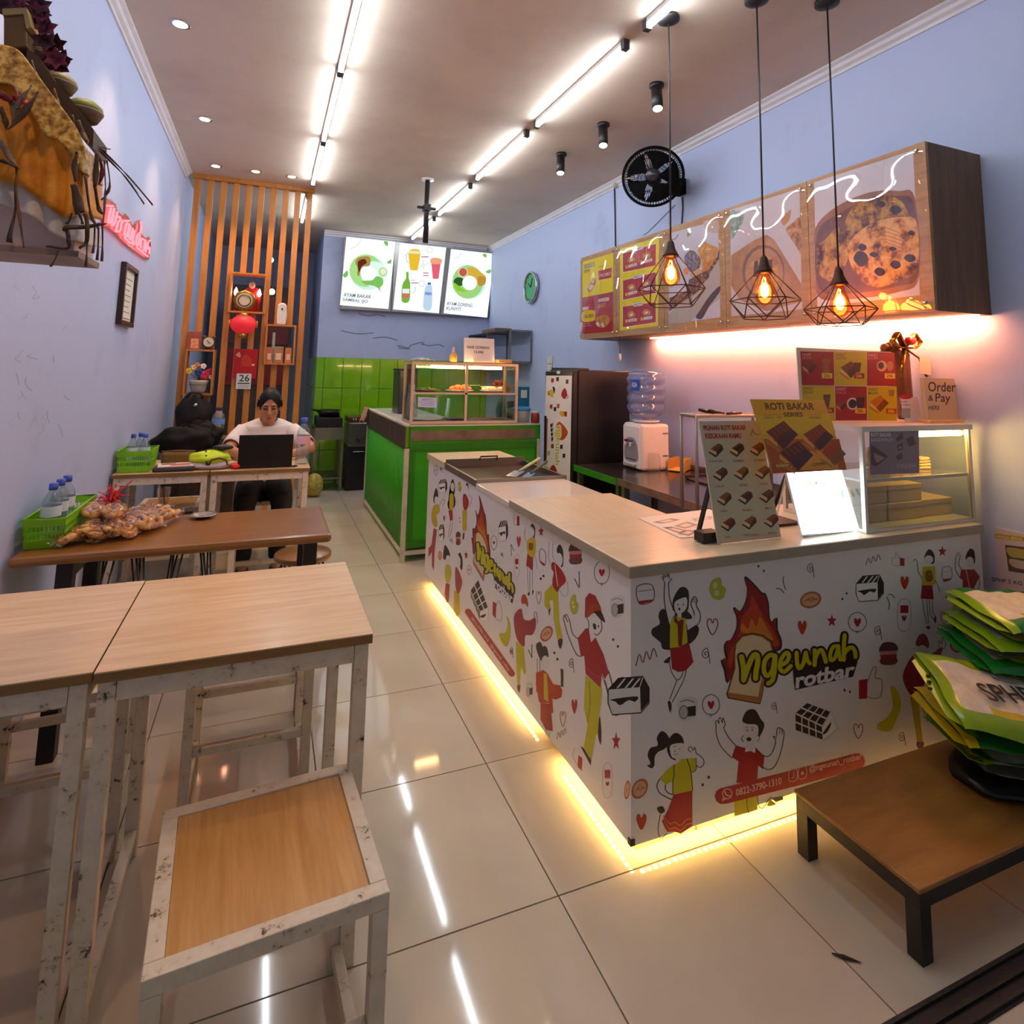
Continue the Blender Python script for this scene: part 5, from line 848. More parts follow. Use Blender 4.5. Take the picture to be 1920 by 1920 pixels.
for x, y, t, c in ((80, 130, 'PAKET', '#e0b0a0'), (80, 165, 'BERDUA', '#d08a70'), (450, 135, 'PAKET', '#5a5a1a'), (450, 170, 'SANTAI', '#5a5a1a'), (800, 135, 'PAKET', '#d8a8a0'), (800, 170, 'KOPI', '#c07a70'), (100, 500, 'PAKET', '#5a5a1a'), (100, 540, 'SEGAR', '#5a5a1a'), (455, 505, 'PAKET', '#e0a8a0'), (455, 545, 'PAGI', '#c07a70'), (805, 510, 'PAKET', '#5a4a1a'), (805, 550, 'MANIS', '#5a4a1a')): p.trect(t, x, y, x+105, y+30, c)
p.build('print', o)
# gift bouquet bag
o = thing('gift_bouquet', 'brown paper gift bouquet with shiny gold and red ribbon bow', 'bouquet', (2.875, 1.95, GZ1+.001))
def wrapf(u, v, ): a = 2*PI*u; r = (.045+.03*v+.006*math.sin(9*a)*v); return (r*math.cos(a)-.06*v, r*math.sin(a)*.6, .33*v+.01*math.sin(5*a)*v)
MB().grid(wrapf, 36, 8, closed=True).build('paper_wrap', M('#6a4432', .5, vary=.25), o, solid=.002)
bw = MB(); BO = Vector((-.06, 0, 0))
for s_ in (-1, 1): bw.tube([(0, -.05, .34), (s_*.06, -.06, .41), (s_*.1, -.06, .37), (s_*.06, -.06, .34), (0, -.05, .34)], .016, 6, sy=.3)
bw.tube([(0, -.05, .34), (-.05, -.07, .26), (-.07, -.07, .2)], .01, 6, sy=.3); bw.tube([(0, -.05, .34), (.09, -.06, .29), (.15, -.05, .2)], .008, 6, sy=.3); bw.build('ribbon_bow', M('#b8862e', .2, .8), o).location = BO
MB().ball((.03, -.06, .375), (.035, .02, .022)).build('red_bow', M('#c8352e', .3), o).location = BO
fl = MB(); [fl.ball((random.uniform(-.06, .06), random.uniform(-.03, .03), .3+random.uniform(0, .05)), .022, 8, 6) for _ in range(9)]; fl.build('dried_filling', M('#7a5a28', .6, vary=.3), o).location = BO; MB().box(-.02, .06, -.075, -.073, .22, .3, T=Matrix.Rotation(.1, 4, 'Y')).build('tag_card', M('#e6d4c4', .5), o)
o, p = upright('payment_card', 'small white payment code card on glass display beside combo menu', 'card', 2.65, 2.765, 1.8, GZ1+.001, 1.395, .02, M('#e6d8d2', .4)); p.crop(1490, 640, 5.818); p.oval(1210, 605, 70, 26, '#b01c2c'); p.rect(1165, 730, 1262, 835, '#a39c98'); p.trect('SCAN', 1150, 650, 1230, 668, '#5a5060'); p.trect('PAYMENT', 1160, 685, 1265, 700, '#6a6068'); p.build('print', o)
o, p = upright('order_sign', 'cream sign reading order and pay here, at display end', 'sign', 2.742, 2.954, 1.76, GZ1+.001, 1.483, .012, M('#cdb690', .55), .018); p.crop(1490, 640, 5.818)
p.text('Order', [(1455, 548), (1755, 552), (1755, 445), (1455, 440)], '#3a2018'); p.text('&', [(1458, 650), (1512, 650), (1510, 588), (1458, 588)], '#3a2018'); p.text('Pay', [(1535, 690), (1695, 695), (1700, 570), (1535, 565)], '#3a2018'); p.text('HERE', [(1458, 748), (1580, 748), (1580, 702), (1458, 702)], '#3a2018'); p.build('lettering', o)
MB().box(-.02, .24, -.02, .04, 0, .012, T=Matrix.Translation((.0, 0, 0))).build('foot', M('#e0b878', .5), o)

# ================================================================ green food counter
m_grn = M('#37a012', .35, vary=.06); m_grnd = M('#2a7d12', .4, vary=.08); m_oldw = M('#cfc8ae', .5, vary=.12, vscale=20); m_stl2 = M('#8a7a70', .3, .75, vary=.25, vscale=9)
GCX, GCY, GXE, GYE, GZ = 1.03, 4.63, 2.19, 6.57, 1.03
o = thing('food_counter', 'bright green food counter with steel band and ribbed side', 'counter', (GCX, GCY, 0)); a, b_ = GXE-GCX, GYE-GCY
t = MB(); t.box(0, a, 0, .5, GZ-.012, GZ); t.box(0, .52, .5, b_, GZ-.012, GZ); t.build('top', M('#d8d2c4', .3, .2), o)
MB().box(.03, a, .01, .03, .94, GZ-.013).build('front_band', m_grn, o); MB().box(.04, a-.05, .004, .0099, .905, .985).build('steel_strip', m_stl2, o)
f = MB(); f.box(.03, a, .012, .03, .1, .94); f.build('front_panel', m_grn, o)
for q in ((.03, a, .0, .0119, .83, .885), (.03, a, .004, .0119, .1, .15), (.03, .08, .004, .0119, .151, .829), (a-.05, a, .004, .0119, .151, .829)): MB().box(*q).build('panel_moulding', m_grnd, o)
def cor(u, v): y = .03+u*(b_-.05); return (.012+.008*math.sin(u*(b_-.05)/.075*2*PI), y, .09+v*.76)
MB().grid(cor, 260, 2).build('ribbed_side', m_grn, o, solid=.003)
MB().box(-.004, .004, .0, b_, .85, GZ-.013).build('steel_band', m_stl2, o); MB().box(-.006, .03, -.002, b_, GZ-.012, GZ+.003).build('edge_trim', m_oldw, o)
for x, y in ((0, 0), (0, b_-.03), (a-.03, 0)): MB().box(x-.003, x+.03, y-.003, y+.03, .0, .849 if x == 0 else .9).build('corner_post', m_oldw, o)
MB().box(.028, a-.03, .0, .025, .05, .08).build('bottom_rail', m_oldw, o); MB().box(0, .025, .028, b_-.031, .05, .08).build('bottom_rail', m_oldw, o)
bk = MB(); bk.box(.5, .52, .52, b_, .1, GZ-.013); bk.box(.52, a, .48, .5, .1, GZ-.013); bk.build('inner_panel', m_grnd, o)
# rag hanging at the far corner
def ragf(u, v): return (GCX-.02-.05*v+.015*math.sin(6*u), 6.42+.16*u+.01*math.sin(8*v), GZ+.015-.17*v+.03*math.sin(3*u)*v)
tag(MB().grid(ragf, 12, 8).build('rag', M('#c08a80', .9, vary=.15), solid=.006), 'pinkish rag hanging over far corner of green counter', 'rag')
# glass food case
o = CASE = thing('food_case', 'framed glass food case with lit shelf on green counter', 'food case', (1.06, 4.65, GZ+.0035)); a, b_, c = .92, .3, .495
m_pf = M('#d8c0a8', .35, .3)
for x in (0, a-.022):
    for y in (0, b_-.022): MB().box(x, x+.022, y, y+.022, 0, c).build('post', m_pf, o)
for z in (0, c-.022):
    for y in (0, b_-.022): MB().box(.022, a-.022, y, y+.022, z, z+.022).build('rail', m_pf, o)
    for x in (0, a-.022): MB().box(x, x+.022, .022, b_-.022, z, z+.022).build('rail', m_pf, o)
MB().box(.45, .47, .002, .018, .022, c-.022).build('mullion', m_pf, o); MB().box(.022, a-.022, .002, .016, .235, .25).build('shelf_rail', m_pf, o)
MB().box(.022, a-.022, .017, b_-.01, .238, .246).build('shelf', clear('case_shelf', '#dfe8e0', .08, .03, body=.15), o)
MB().box(.022, a-.022, .022, b_-.022, .004, .012).build('floor_plate', m_stl2, o); MB().box(0, a, 0, b_, c, c+.006).build('roof_glass', m_glass, o)
MB().box(.022, a-.022, .008, .011, .022, c-.022).build('front_pane', m_glass, o); MB().box(.008, .011, .022, b_-.022, .022, c-.022).build('side_pane', m_glass, o); MB().box(a-.011, a-.008, .022, b_-.022, .022, c-.022).build('side_pane', m_glass, o); MB().box(.022, a-.022, b_-.011, b_-.008, .022, c-.022).build('back_pane', m_glass, o)
for x0, x1 in ((.16, .44), (.49, .78)): MB().tube([(x0, .04, c-.04), (x1, .04, c-.04)], .012, 10).build('lamp_tube', emit('food_lamp', '#ffc888', 42), o)
pr = Print((0, 4.66, 0), (0, -1, 0), base=.006).crop(730, 620, 6.1935); pr.poly([(330, 770), (548, 778), (545, 895), (330, 885)], '#c8d0ee'); pr.trect('MENU', 380, 790, 500, 812, '#8a8ab0'); [pr.rect(350, 825+18*k, 520, 832+18*k, '#a0a6cc') for k in range(3)]; pr.build('notice', o)
def plate(x, y, z, r, col, label, stuff):
    q = thing('food_plate', label, 'plate', (1.06+x, 4.65+y, GZ+.0035+z)); MB().lathe([(r*.5, 0), (r*.6, .003), (r, .018), (r*.98, .021), (r*.58, .007), (0, .006)], 28).build('plate', col, q); stuff(q)
def greens(q):
    for k in range(8): MB().ball((random.uniform(-.06, .06), random.uniform(-.03, .03), .025+.004*(k % 3)), (.03, .008, .006), 8, 5, T=Matrix.Rotation(k, 4, 'Z')).build('vegetable', M('#7a9a2a', .5, vary=.2), q)
def chicken(q):
    for k in range(5): MB().ball((0, 0, 0), (.045, .025, .022), 12, 8, T=Matrix.Translation((-.05+.028*k, .01*(-1)**k, .033+.012*(k % 2))) @ Matrix.Rotation(.7*k, 4, 'Z')).build('chicken_piece', M('#d8884a', .5, vary=.25, vscale=40), q)
def eggs(q):
    for k in range(6): MB().ball((-.07+.028*k, .012*(-1)**k, .03+.006*(k % 2)), (.022, .018, .017), 12, 8).build('boiled_egg', M('#f2dcc0', .5), q)
pb, pw, pd = M('#6a4a34', .5), M('#e8dcc8', .3), M('#3a2a26', .4)
plate(.16, .15, .247, .12, pb, 'brown plate of green vegetables on case shelf, left', greens); plate(.45, .15, .247, .12, pw, 'plate heaped with fried chicken on case shelf, middle', chicken); plate(.74, .15, .247, .11, pw, 'plate of boiled eggs on case shelf, right', eggs)
plate(.17, .15, .013, .13, pw, 'empty white plate on the bottom of food case', lambda q: None); plate(.43, .16, .013, .11, pd, 'dark plate with scraps on the bottom of food case', lambda q: MB().ball((.02, 0, .02), (.03, .02, .012)).build('food_scrap', M('#a8b04a', .6), q))
# on top of the case
zt = GZ+.0035+c+.007
P0, P1 = at(868, 678, Y=4.75), at(925, 676, Y=4.75)
o, p = upright('price_sign', 'white paper price sign for fried rice standing on food case', 'sign', P0.x, P1.x, 4.72, zt, at(868, 633, Y=4.74).z, .02, M('#eadcd2', .6), .003); p.crop(730, 620, 6.1935); p.text('NASI GORENG', [(905, 206), (1160, 216), (1162, 184), (903, 172)], '#5a4a48', .03); p.text('12.000', [(985, 262), (1095, 267), (1095, 236), (985, 230)], '#5a4a48', .03); p.build('lettering', o); MB().box(.08, .26, -.03, .05, 0, .014).build('stand_foot', M('#e8c8b0', .4), o)
q = at(850, 676, Y=4.75); o = thing('sauce_bottle', 'small sauce bottle with pink cap on top of food case', 'bottle', (q.x, 4.75, zt)); MB().lathe([(.03, 0), (.032, .005), (.032, .05), (.026, .06), (.014, .07)], 16).build('body', M('#c8923c', .3), o); MB().lathe([(.014, .07), (.014, .085), (.009, .09), (.009, .12), (0, .125)], 12).build('cap', M('#d8a8a0', .4), o)
q = at(945, 690, Y=4.72); tag(MB().box(q.x-.06, q.x+.06, 4.69, 4.79, zt, zt+.03).build('card_box', M('#d8a860', .7), bevel=.003), 'flat tan carton on food case beside the price sign', 'box')
q = at(790, 672, Y=4.78)
def crump(u, v): return (q.x-.1+.2*u, 4.72+.18*v, zt+.006+.02*abs(math.sin(7*u+5*v))*(1-abs(2*u-1)))
tag(MB().grid(crump, 16, 10).build('plastic_sheet', clear('thin_plastic', '#ffffff', .1, .1, body=.45), solid=.001), 'crumpled clear plastic lying on left of food case roof', 'plastic')
# right of the case on the green top
zc_ = GZ+.0005
def spot(u, v, Y): q = at(u, v, Y=Y); return (q.x, Y, zc_)
o = thing('food_tub', 'white plastic tub with blue lid right of food case', 'tub', (2.065, 4.78, zc_)); MB().lathe([(.075, 0), (.085, .1), (.085, .105)], 24).build('tub', M('#b9bcc0', .35), o); MB().lathe([(.088, .1), (.09, .112), (.085, .122), (.07, .13), (0, .132)], 24).build('lid', M('#2f86c8', .35), o)
o = thing('drink_carton', 'tall blue drink carton behind blue-lidded tub', 'carton', (2.145, 4.95, zc_)); MB().box(-.06, .06, -.04, .04, 0, .3).build('carton', M('#1f7aa8', .4), o, bevel=.004); MB().box(-.025, .035, -.0415, -.0405, .2, .27).build('label', M('#d8e4e8', .4), o)
o = thing('flower_vase', 'vase of orange artificial flowers behind green counter', 'flowers', (2.0, 5.085, zc_)); MB().lathe([(.04, 0), (.05, .08), (.035, .15), (.04, .2)], 20).build('vase', M('#3a6a6a', .4), o)
for k in range(7):
    a = 2.4*k; c_ = Vector((.055*math.cos(a)*(k > 0), .03*math.sin(a), .29+.025*math.cos(k*1.7))); fl = MB()
    for j in range(6): t_ = 2*PI*j/6; fl.ball((c_.x+.024*math.cos(t_), c_.y-.01, c_.z+.024*math.sin(t_)), (.017, .007, .017), 8, 6)
    fo = fl.build('flower', M('#f0642a', .5), o); MB().ball((c_.x, c_.y-.018, c_.z), .009, 8, 6).build('flower_centre', M('#5a1a10', .6), fo); MB().tube([(0, 0, .15), c_], .003, 5).build('stem', M('#3a7a2a', .5), o)
o = thing('sauce_jar', 'small jar of red sauce right of blue-lidded tub', 'jar', (2.155, 4.672, zc_)); MB().lathe([(.035, 0), (.038, .01), (.038, .07), (.03, .08)], 18).build('jar', M('#8a2a1c', .2), o); MB().lathe([(.034, .08), (.034, .1), (0, .1)], 18).build('lid', M('#c8b8a8', .4), o)
o = thing('snack_pack', 'black and yellow snack pack between vase and food case', 'snack pack', (2.03, 4.93, zc_)); MB().box(-.028, .028, -.02, .02, 0, .17).build('pack', M('#2a2a1c', .35), o, bevel=.006); MB().box(-.027, .027, -.0215, -.0205, .04, .11).build('label', M('#c8a020', .4), o)
# left run
o = thing('steel_box', 'upright dark steel box on green counter behind glass case', 'steel box', (1.28, 5.9, zc_)); MB().box(-.09, .09, -.15, .15, 0, .42).build('body', M('#4a4c4c', .3, .7), o, bevel=.01); MB().box(-.092, .092, -.152, .152, .42, .435).build('lid', m_black, o)
def bagf(u, v): a = 2*PI*u; r = .07*(1-.55*v)*(1+.15*math.sin(5*a+6*v)); return (1.2+r*math.cos(a)*.8, 5.25+r*math.sin(a), zc_+.002+.3*v)
tag(MB().grid(bagf, 24, 8, closed=True).build('plastic_bag', clear('bag_plastic', '#f4f4f0', .08, .12, wave=1, wscale=20, body=.35), solid=.001), 'standing clear plastic bag on green counter left of food case', 'bag')
# ================================================================ kitchen corner
o = thing('stove_table', 'steel work table with open lower shelf by back wall', 'table', (.56, 7.42, 0)); a, b_ = .34, .55
MB().box(0, a, 0, b_, .72, .745).build('top', m_steel, o); MB().box(0, a, 0, .015, .6, .719).build('apron', m_steel, o)
for x in (0, a-.03):
    for y in (.016, b_-.03): MB().box(x, x+.03, y, y+.03, 0, .719).build('leg', m_steel, o)
MB().box(.0301, a-.031, .016, b_, .14, .16).build('shelf', m_steel, o)
o = thing('gas_stove', 'black gas stove with pans on steel work table', 'stove', (.73, 7.7, .746)); MB().box(-.15, .15, -.22, .22, 0, .11).build('body', m_black, o, bevel=.006); MB().lathe([(.1, .12), (.14, .19), (.145, .19), (.105, .115)], 24, c=(0, .02, 0)).build('wok', m_black, o); MB().tube([(-.13, .0, .18), (-.2, -.06, .2)], .012, 6).build('wok_handle', m_black, o); MB().lathe([(.0, .11), (.07, .11), (.07, .16), (.075, .165)], 20, c=(.05, -.12, 0)).build('pan', m_fan, o)
o = thing('deep_fryer', 'steel deep fryer on black cabinet beside the stove', 'fryer', (.94, 7.42, 0)); MB().box(0, .27, 0, .5, .0, .52).build('cabinet', M('#101012', .4), o, bevel=.005); MB().box(0.005, .265, -.005, .48, .521, .8).build('fryer_body', m_steel, o, bevel=.01); MB().lathe([(.025, 0), (.025, .02), (0, .022)], 16, T=Matrix.Translation((.13, -.006, .6)) @ Matrix.Rotation(PI/2, 4, 'X')).build('knob', m_black, o)
hb = MB(); [hb.tube([(x, .2, .82), (x, -.02, .86), (x, -.1, .84)], .006, 6) for x in (.05, .08)]; hb.build('basket_handle', m_chrome, o); MB().tube([(.07, -.012, .44), (.07, -.03, .46), (.2, -.03, .46), (.2, -.012, .44)], .006, 6).build('door_handle', m_chrome, o); MB().box(.01, .26, .05, .45, .801, .86).build('lid', M('#6a4a34', .4, .5), o)
m_yb = food('jute', [(.3, '#8a7a2a'), (.7, '#c8b04a')], 30)
tag(MB().ball((.57, 7.2, .13), (.1, .1, .13), 18, 10).build('onion_bag', m_yb), 'round yellowish bag on floor before steel work table', 'bag')
# wall shelf of angle steel
o = thing('wall_shelf', 'open steel shelf on the right wall in back corner', 'shelf', (2.66, 6.53, 1.57)); a, b_, c = .295, 1.59, .39
for y in (0, .8, b_-.02):
    f = MB()
    for q in ((0, .018, 0, c), (a-.018, a, 0, c), (.018, a-.018, 0, .018), (.018, a-.018, c-.018, c)): f.box(q[0], q[1], y, y+.018, q[2], q[3])
    f.build('frame', m_steel, o)
MB().box(0, a, 0, b_, c+.0005, c+.004).build('shelf_plate', m_steel, o); MB().box(0, a, 0, b_, -.004, -.0005).build('shelf_plate', m_steel, o)
tag(MB().box(2.68, 2.92, 7.1, 7.6, 1.57+.395, 2.02).build('tray', M('#7a5a4a', .5), bevel=.01), 'brown tray lying on top of steel wall shelf', 'tray')
for i, z in enumerate((1.47, 1.56)):
    q = thing('wall_switch', 'cream switch plate on the right wall, %s of the pair' % ('lower', 'upper')[i], 'switch', (XR, 6.02, z), 0, 'switch plates by the fridge'); MB().box(-.02, -.001, -.06, .06, 0, .085).build('plate', M('#cfd0c0', .4), q, bevel=.004); MB().box(-.026, -.0201, -.02, .02, .02, .06).build('rocker', M('#e2e2d6', .4), q)
# ================================================================ fridge
o = FR = thing('fridge', 'tall black fridge with printed white door behind counter', 'fridge', (2.2, 4.08, 0)); m_fb = M('#131113', .35)
MB().box(.045, .52, 0, .5, .04, 1.49).build('body', m_fb, o, bevel=.008); MB().box(0, .044, .002, .498, .06, 1.475).build('door', m_fb, o, bevel=.006); MB().box(.06, .14, 0, .5, 1.49, 1.505).build('hinge_cover', m_black, o)
MB().box(-.012, -.0005, .46, .48, .7, 1.1).build('handle', m_black, o)
for y in (.03, .43): MB().box(.08, .44, y, y+.04, 0, .039).build('foot', m_black, o)
p = Print((2.2, 0, 0), (-1, 0, 0)).crop(1000, 620, 4.174)
p.poly([(100, 352), (302, 352), (285, 1290), (70, 1290)], '#e4ddd4')
for x, y, c in ((150, 390, RD), (265, 400, K), (190, 380, K), (125, 490, RD), (140, 595, RD), (195, 590, '#b05a4a'), (170, 615, K), (250, 650, RD), (150, 905, '#8a3a20'), (120, 960, YL), (240, 980, K), (220, 910, K)): p.poly([(x-10, y-16), (x+11, y-18), (x+9, y+17), (x-11, y+14)], c)
fig(p, None, None, [(125, 470), (160, 465), (155, 510), (130, 515)], '#c9b01c', [[(135, 515), (160, 515), (158, 520)]], RD); p.blob([(150, 440), (170, 450), (165, 490)], K); p.blob([(225, 475), (250, 450), (265, 500), (245, 535), (220, 510)], RD); p.line([(262, 495), (272, 520), (255, 535)], 4, K); p.blob([(205, 640), (235, 630), (240, 670), (215, 665)], '#c9b01c'); p.poly([(238, 640), (265, 635), (262, 675), (245, 670)], RD)
p.line([(108, 690), (98, 1030)], 13, '#b0464a'); p.blob([(180, 740), (210, 715), (270, 790), (240, 850), (200, 850), (175, 800)], '#b84a14'); p.blob([(180, 750), (215, 740), (220, 830), (190, 850), (172, 810)], '#dcc79c'); p.text('ngeunah', [(170, 750), (160, 1050), (205, 1055), (222, 755)], YL)
choc(p, [(150, 720), (158, 860), (140, 868), (130, 730), (158, 862), (156, 715), (145, 870)], 4, 1); p.blob([(130, 1080), (160, 1050), (185, 1100), (170, 1135), (140, 1120)], RD); p.blob([(85, 1060), (110, 1065), (130, 1090), (100, 1085)], '#c9b01c'); p.poly([(185, 315), (210, 315), (208, 338), (183, 338)], '#d8d8d4')
p.build('printed_door', [q for q in FR.children if q.name.startswith('door')][0])
# ================================================================ steel tables, dispenser
for nm, y0, y1, z, lab_, gcol in (('a', 3.455, 4.05, .775, 'steel work table with green edge carrying the water dispenser', m_grnd), ('b', 2.25, 3.445, .78, 'long steel work table behind the printed counter', m_stl2)):
    o = thing('steel_table', lab_, 'table', (2.2, y0, 0), 0, 'steel tables along the right wall'); a, b_ = .74, y1-y0
    MB().box(0, a, 0, b_, z-.012, z-.0005).build('top', M('#77726e', .18, .9, name='table_steel'), o); MB().box(-.006, .0, 0, b_, z-.045, z).build('edge', gcol, o); MB().box(a-.01, a, 0, b_, z, z+.04).build('upstand', m_steel, o)
    MB().box(.02, a-.02, .02, b_-.02, .2, .212).build('lower_shelf', m_steel, o)
    for x in (.02, a-.05):
        for y in (.01, b_-.05): MB().box(x, x+.035, y, y+.035, 0, z-.0125).build('leg', m_steel, o)
tag(MB().box(2.24, 2.6, 2.45, 3.1, .2125, .5).build('storage_crate', m_black, bevel=.02), 'black storage crate under the long steel table', 'crate')
m_dis = M('#e9e2dc', .35)
o = thing('water_dispenser', 'white tabletop water dispenser with red and blue taps', 'water dispenser', (2.52, 3.64, .776))
MB().box(.012, .25, 0, .25, 0, .33).build('body', m_dis, o, bevel=.02); MB().box(0, .0119, .02, .23, .012, .31).build('front_plate', m_dis, o, bevel=.003)
pr = Print((2.52, 0, 0), (-1, 0, 0), frame=(Vector((2.5195, 3.64, .776)), Vector((0, 1, 0)), Vector((0, 0, 1)))); pr.blob([(.05, .06), (.2, .06), (.21, .15), (.17, .22), (.08, .22), (.04, .15)], '#9a9490'); pr.rect(.06, .065, .19, .075, '#4a4644'); pr.build('tap_recess', o)
for y, c in ((.155, '#8a2a2a'), (.095, '#3a4a8a')): q = MB().tube([(-.001, y, .19), (-.03, y, .19), (-.03, y, .165)], .009, 8).build('tap', m_dis, o); MB().box(-.035, -.01, y-.01, y+.01, .195, .212).build('tap_lever', M(c, .4), q)
for z in (.1, .26): MB().box(.19, .235, -.003, -.0005, z, z+.008).build('vent_slot', M('#6a645e', .6), o)
MB().box(-.03, -.0005, .06, .19, .03, .04).build('drip_tray', M('#b9b4ae', .4), o); MB().lathe([(.07, .331), (.1, .345), (.1, .352)], 28, c=(.13, .125, 0)).build('collar', m_dis, o)
o = thing('water_gallon', 'large blue-tinted water bottle on top of dispenser', 'water bottle', (2.65, 3.765, 1.129))
prof = [(.03, 0), (.06, .02), (.12, .045)]; R0 = .142
for k in range(4): z = .06+k*.068; prof += [(R0-.012, z), (R0, z+.018), (R0, z+.045), (R0-.012, z+.06)]
prof += [(R0-.008, .335), (R0-.02, .352), (.07, .362), (0, .364)]
MB().lathe(prof, 36).build('bottle', clear('gallon', '#c4cfe8', .1, .03, body=.3, bodycol='#a8b4d4'), o)
p = Print((2.5, 3.655, 0), Vector((-.75, -.66, 0)), base=0); A = Vector((2.65, 3.765, 1.129))
lb = MB()
def lf(u, v): t = PI+.1+.55*u; return ((R0+.003)*math.cos(t), (R0+.003)*math.sin(t), .215+.085*v)
lb.grid(lf, 8, 2); lb.build('label', M('#1f4fa8', .35), o)
def lf2(u, v): t = PI+.2+.32*u; return ((R0+.0045)*math.cos(t), (R0+.0045)*math.sin(t), .238+.04*v)
v, f = glyphs('AQUA'); MB().add([Vector(lf2(x, y)) for x, y in v], f).build('lettering', M('#e8eef8', .4), o)
# small things on the long steel table
q = at(1231, 886, Z=.78); o = thing('glass_jar', 'clear empty glass jar beside the water dispenser', 'jar', (q.x, q.y+.03, .7805)); MB().lathe([(.04, 0), (.045, .005), (.045, .1), (.038, .12), (.036, .13)], 24, caps=False).build('glass', clear('jar_glass', '#f8f8f4', .05, .02, body=.03), o)
q = at(1265, 882, Z=.78); o = thing('open_carton', 'open brown carton lying on the long steel table', 'carton', (q.x+.06, q.y+.02, .7805), .6); f = MB(); f.box(-.09, .09, -.06, .06, 0, .004); f.box(-.09, .09, -.06, -.056, .004, .08); f.box(-.09, .09, .056, .06, .004, .08); f.box(.086, .09, -.056, .056, .004, .08); f.build('body', M('#c8a050', .7), o); MB().box(-.15, -.0905, -.06, -.056, .0, .075, T=Matrix.Rotation(.1, 4, 'Z')).build('flap', M('#c8a050', .7), o)
q = at(1290, 875, Z=.78); o = thing('utensil_pile', 'yellow dish with tongs and scraps on long steel table', 'dish', (q.x+.12, q.y+.1, .7805)); MB().lathe([(.08, 0), (.11, .03), (.115, .03), (.085, .003)], 24).build('dish', M('#c8c03a', .5), o); MB().tube([(-.1, 0, .04), (.02, .02, .09), (.12, .0, .13)], .008, 6).build('tongs', M('#3a4a2a', .5), o); MB().tube([(-.05, .04, .035), (.05, .0, .07), (.14, -.03, .12)], .008, 6).build('tongs', M('#d89a2a', .5), o)
q = at(1325, 905, Z=.78); o = thing('baking_tray', 'flat dark baking tray on long steel table behind menu card', 'tray', (q.x+.1, q.y, .7805)); MB().box(-.16, .16, -.12, .12, 0, .012).build('base', M('#2a2224', .4), o, bevel=.004); tr = MB(); tr.box(-.17, .17, -.13, -.12, 0, .03); tr.box(-.17, .17, .12, .13, 0, .03); tr.build('rim', M('#3a3032', .4), o)
# utensil rack with three dark handles
o = thing('utensil_rack', 'grey metal rack frame on steel table behind the bread card', 'rack', (2.21, 2.5, .7805)); xa = 0; zt_ = at(1305, 780, Y=2.5).z-.7805; xr = at(1305, 780, Y=2.5).x-2.21; wr_ = .5
f = MB(); f.tube([(xr, 0, 0), (xr, 0, zt_), (xr+wr_, 0, zt_), (xr+wr_, 0, 0)], .01, 6); f.tube([(xr, .12, 0), (xr, .12, zt_), (xr+wr_, .12, zt_), (xr+wr_, .12, 0)], .01, 6); f.tube([(xr, 0, zt_), (xr, .12, zt_)], .01, 6); f.tube([(xr+wr_, 0, zt_), (xr+wr_, .12, zt_)], .01, 6); f.build('frame', M('#8a8688', .4, .5), o); MB().box(xr, xr+wr_, 0, .12, zt_-.012, zt_).build('shelf', M('#b9b2ae', .4), o)
for k, (u0, v0, u1, v1) in enumerate(((1311, 768, 1338, 784), (1329, 770, 1358, 787), (1363, 776, 1390, 791))):
    P, Q = at(u0, v0, Y=2.5), at(u1, v1, Y=2.53); Q.z = .7805+zt_+.012
    tag(MB().tube([P, P.lerp(Q, .5), Q], [.008, .01, .007], 8).build('utensil', m_black), 'black utensil handle on the rack, %s of three' % ('left', 'middle', 'right')[k], 'utensil', 'black utensils on the rack')

# ================================================================ dining furniture
m_chip = chipped(); m_top = wood('table_laminate', '#cfa878', '#e8cba2', .3, (2.2, 26, 26), coat=.12); m_tedge = wood('table_edge', '#7a5a2e', '#9a7440', .5, (2, 30, 30)); m_seat = wood('seat_laminate', '#b88444', '#d6a768', .35, (26, 2.2, 26), coat=.1)
def square_table(label, x0, x1, y0, y1, z, group, low=True):
    o = thing('dining_table', label, 'table', (x0, y0, 0), 0, group); a, b_ = x1-x0, y1-y0; t = .036
    MB().box(0, a, 0, b_, z-.003, z).build('laminate', m_top, o); MB().box(.0005, a-.0005, .0005, b_-.0005, z-.024, z-.0031).build('board', m_tedge, o); zz = z-.0245
    for x in (.008, a-t-.008):
        for y in (.008, b_-t-.008): MB().box(x, x+t, y, y+t, 0, zz).build('leg', m_chip, o, bevel=.002)
    for y in (.008, b_-t-.008): MB().box(t+.009, a-t-.009, y, y+t, zz-.045, zz).build('apron', m_chip, o, bevel=.002)
    for x in (.008, a-t-.008):
        MB().box(x, x+t, t+.009, b_-t-.009, zz-.045, zz).build('apron', m_chip, o, bevel=.002)
        if low: MB().box(x+.004, x+t-.004, t+.009, b_-t-.009, .05, .078).build('floor_rail', m_chip, o, bevel=.002)
    return o
square_table('pale wood square table at front left, stool pushed half under it', -.316, .300, 1.640, 2.250, .78, 'square laminate tables'); square_table('pale wood square table against left wall, cut by left picture edge', -.835, -.320, 1.648, 2.256, .78, 'square laminate tables')
square_table('far square table against left wall with bags and green basket', -.835, -.306, 4.285, 4.86, .79, 'square laminate tables', False); square_table('far square table with the open laptop and water bottle', -.300, .306, 4.275, 4.85, .79, 'square laminate tables', False)
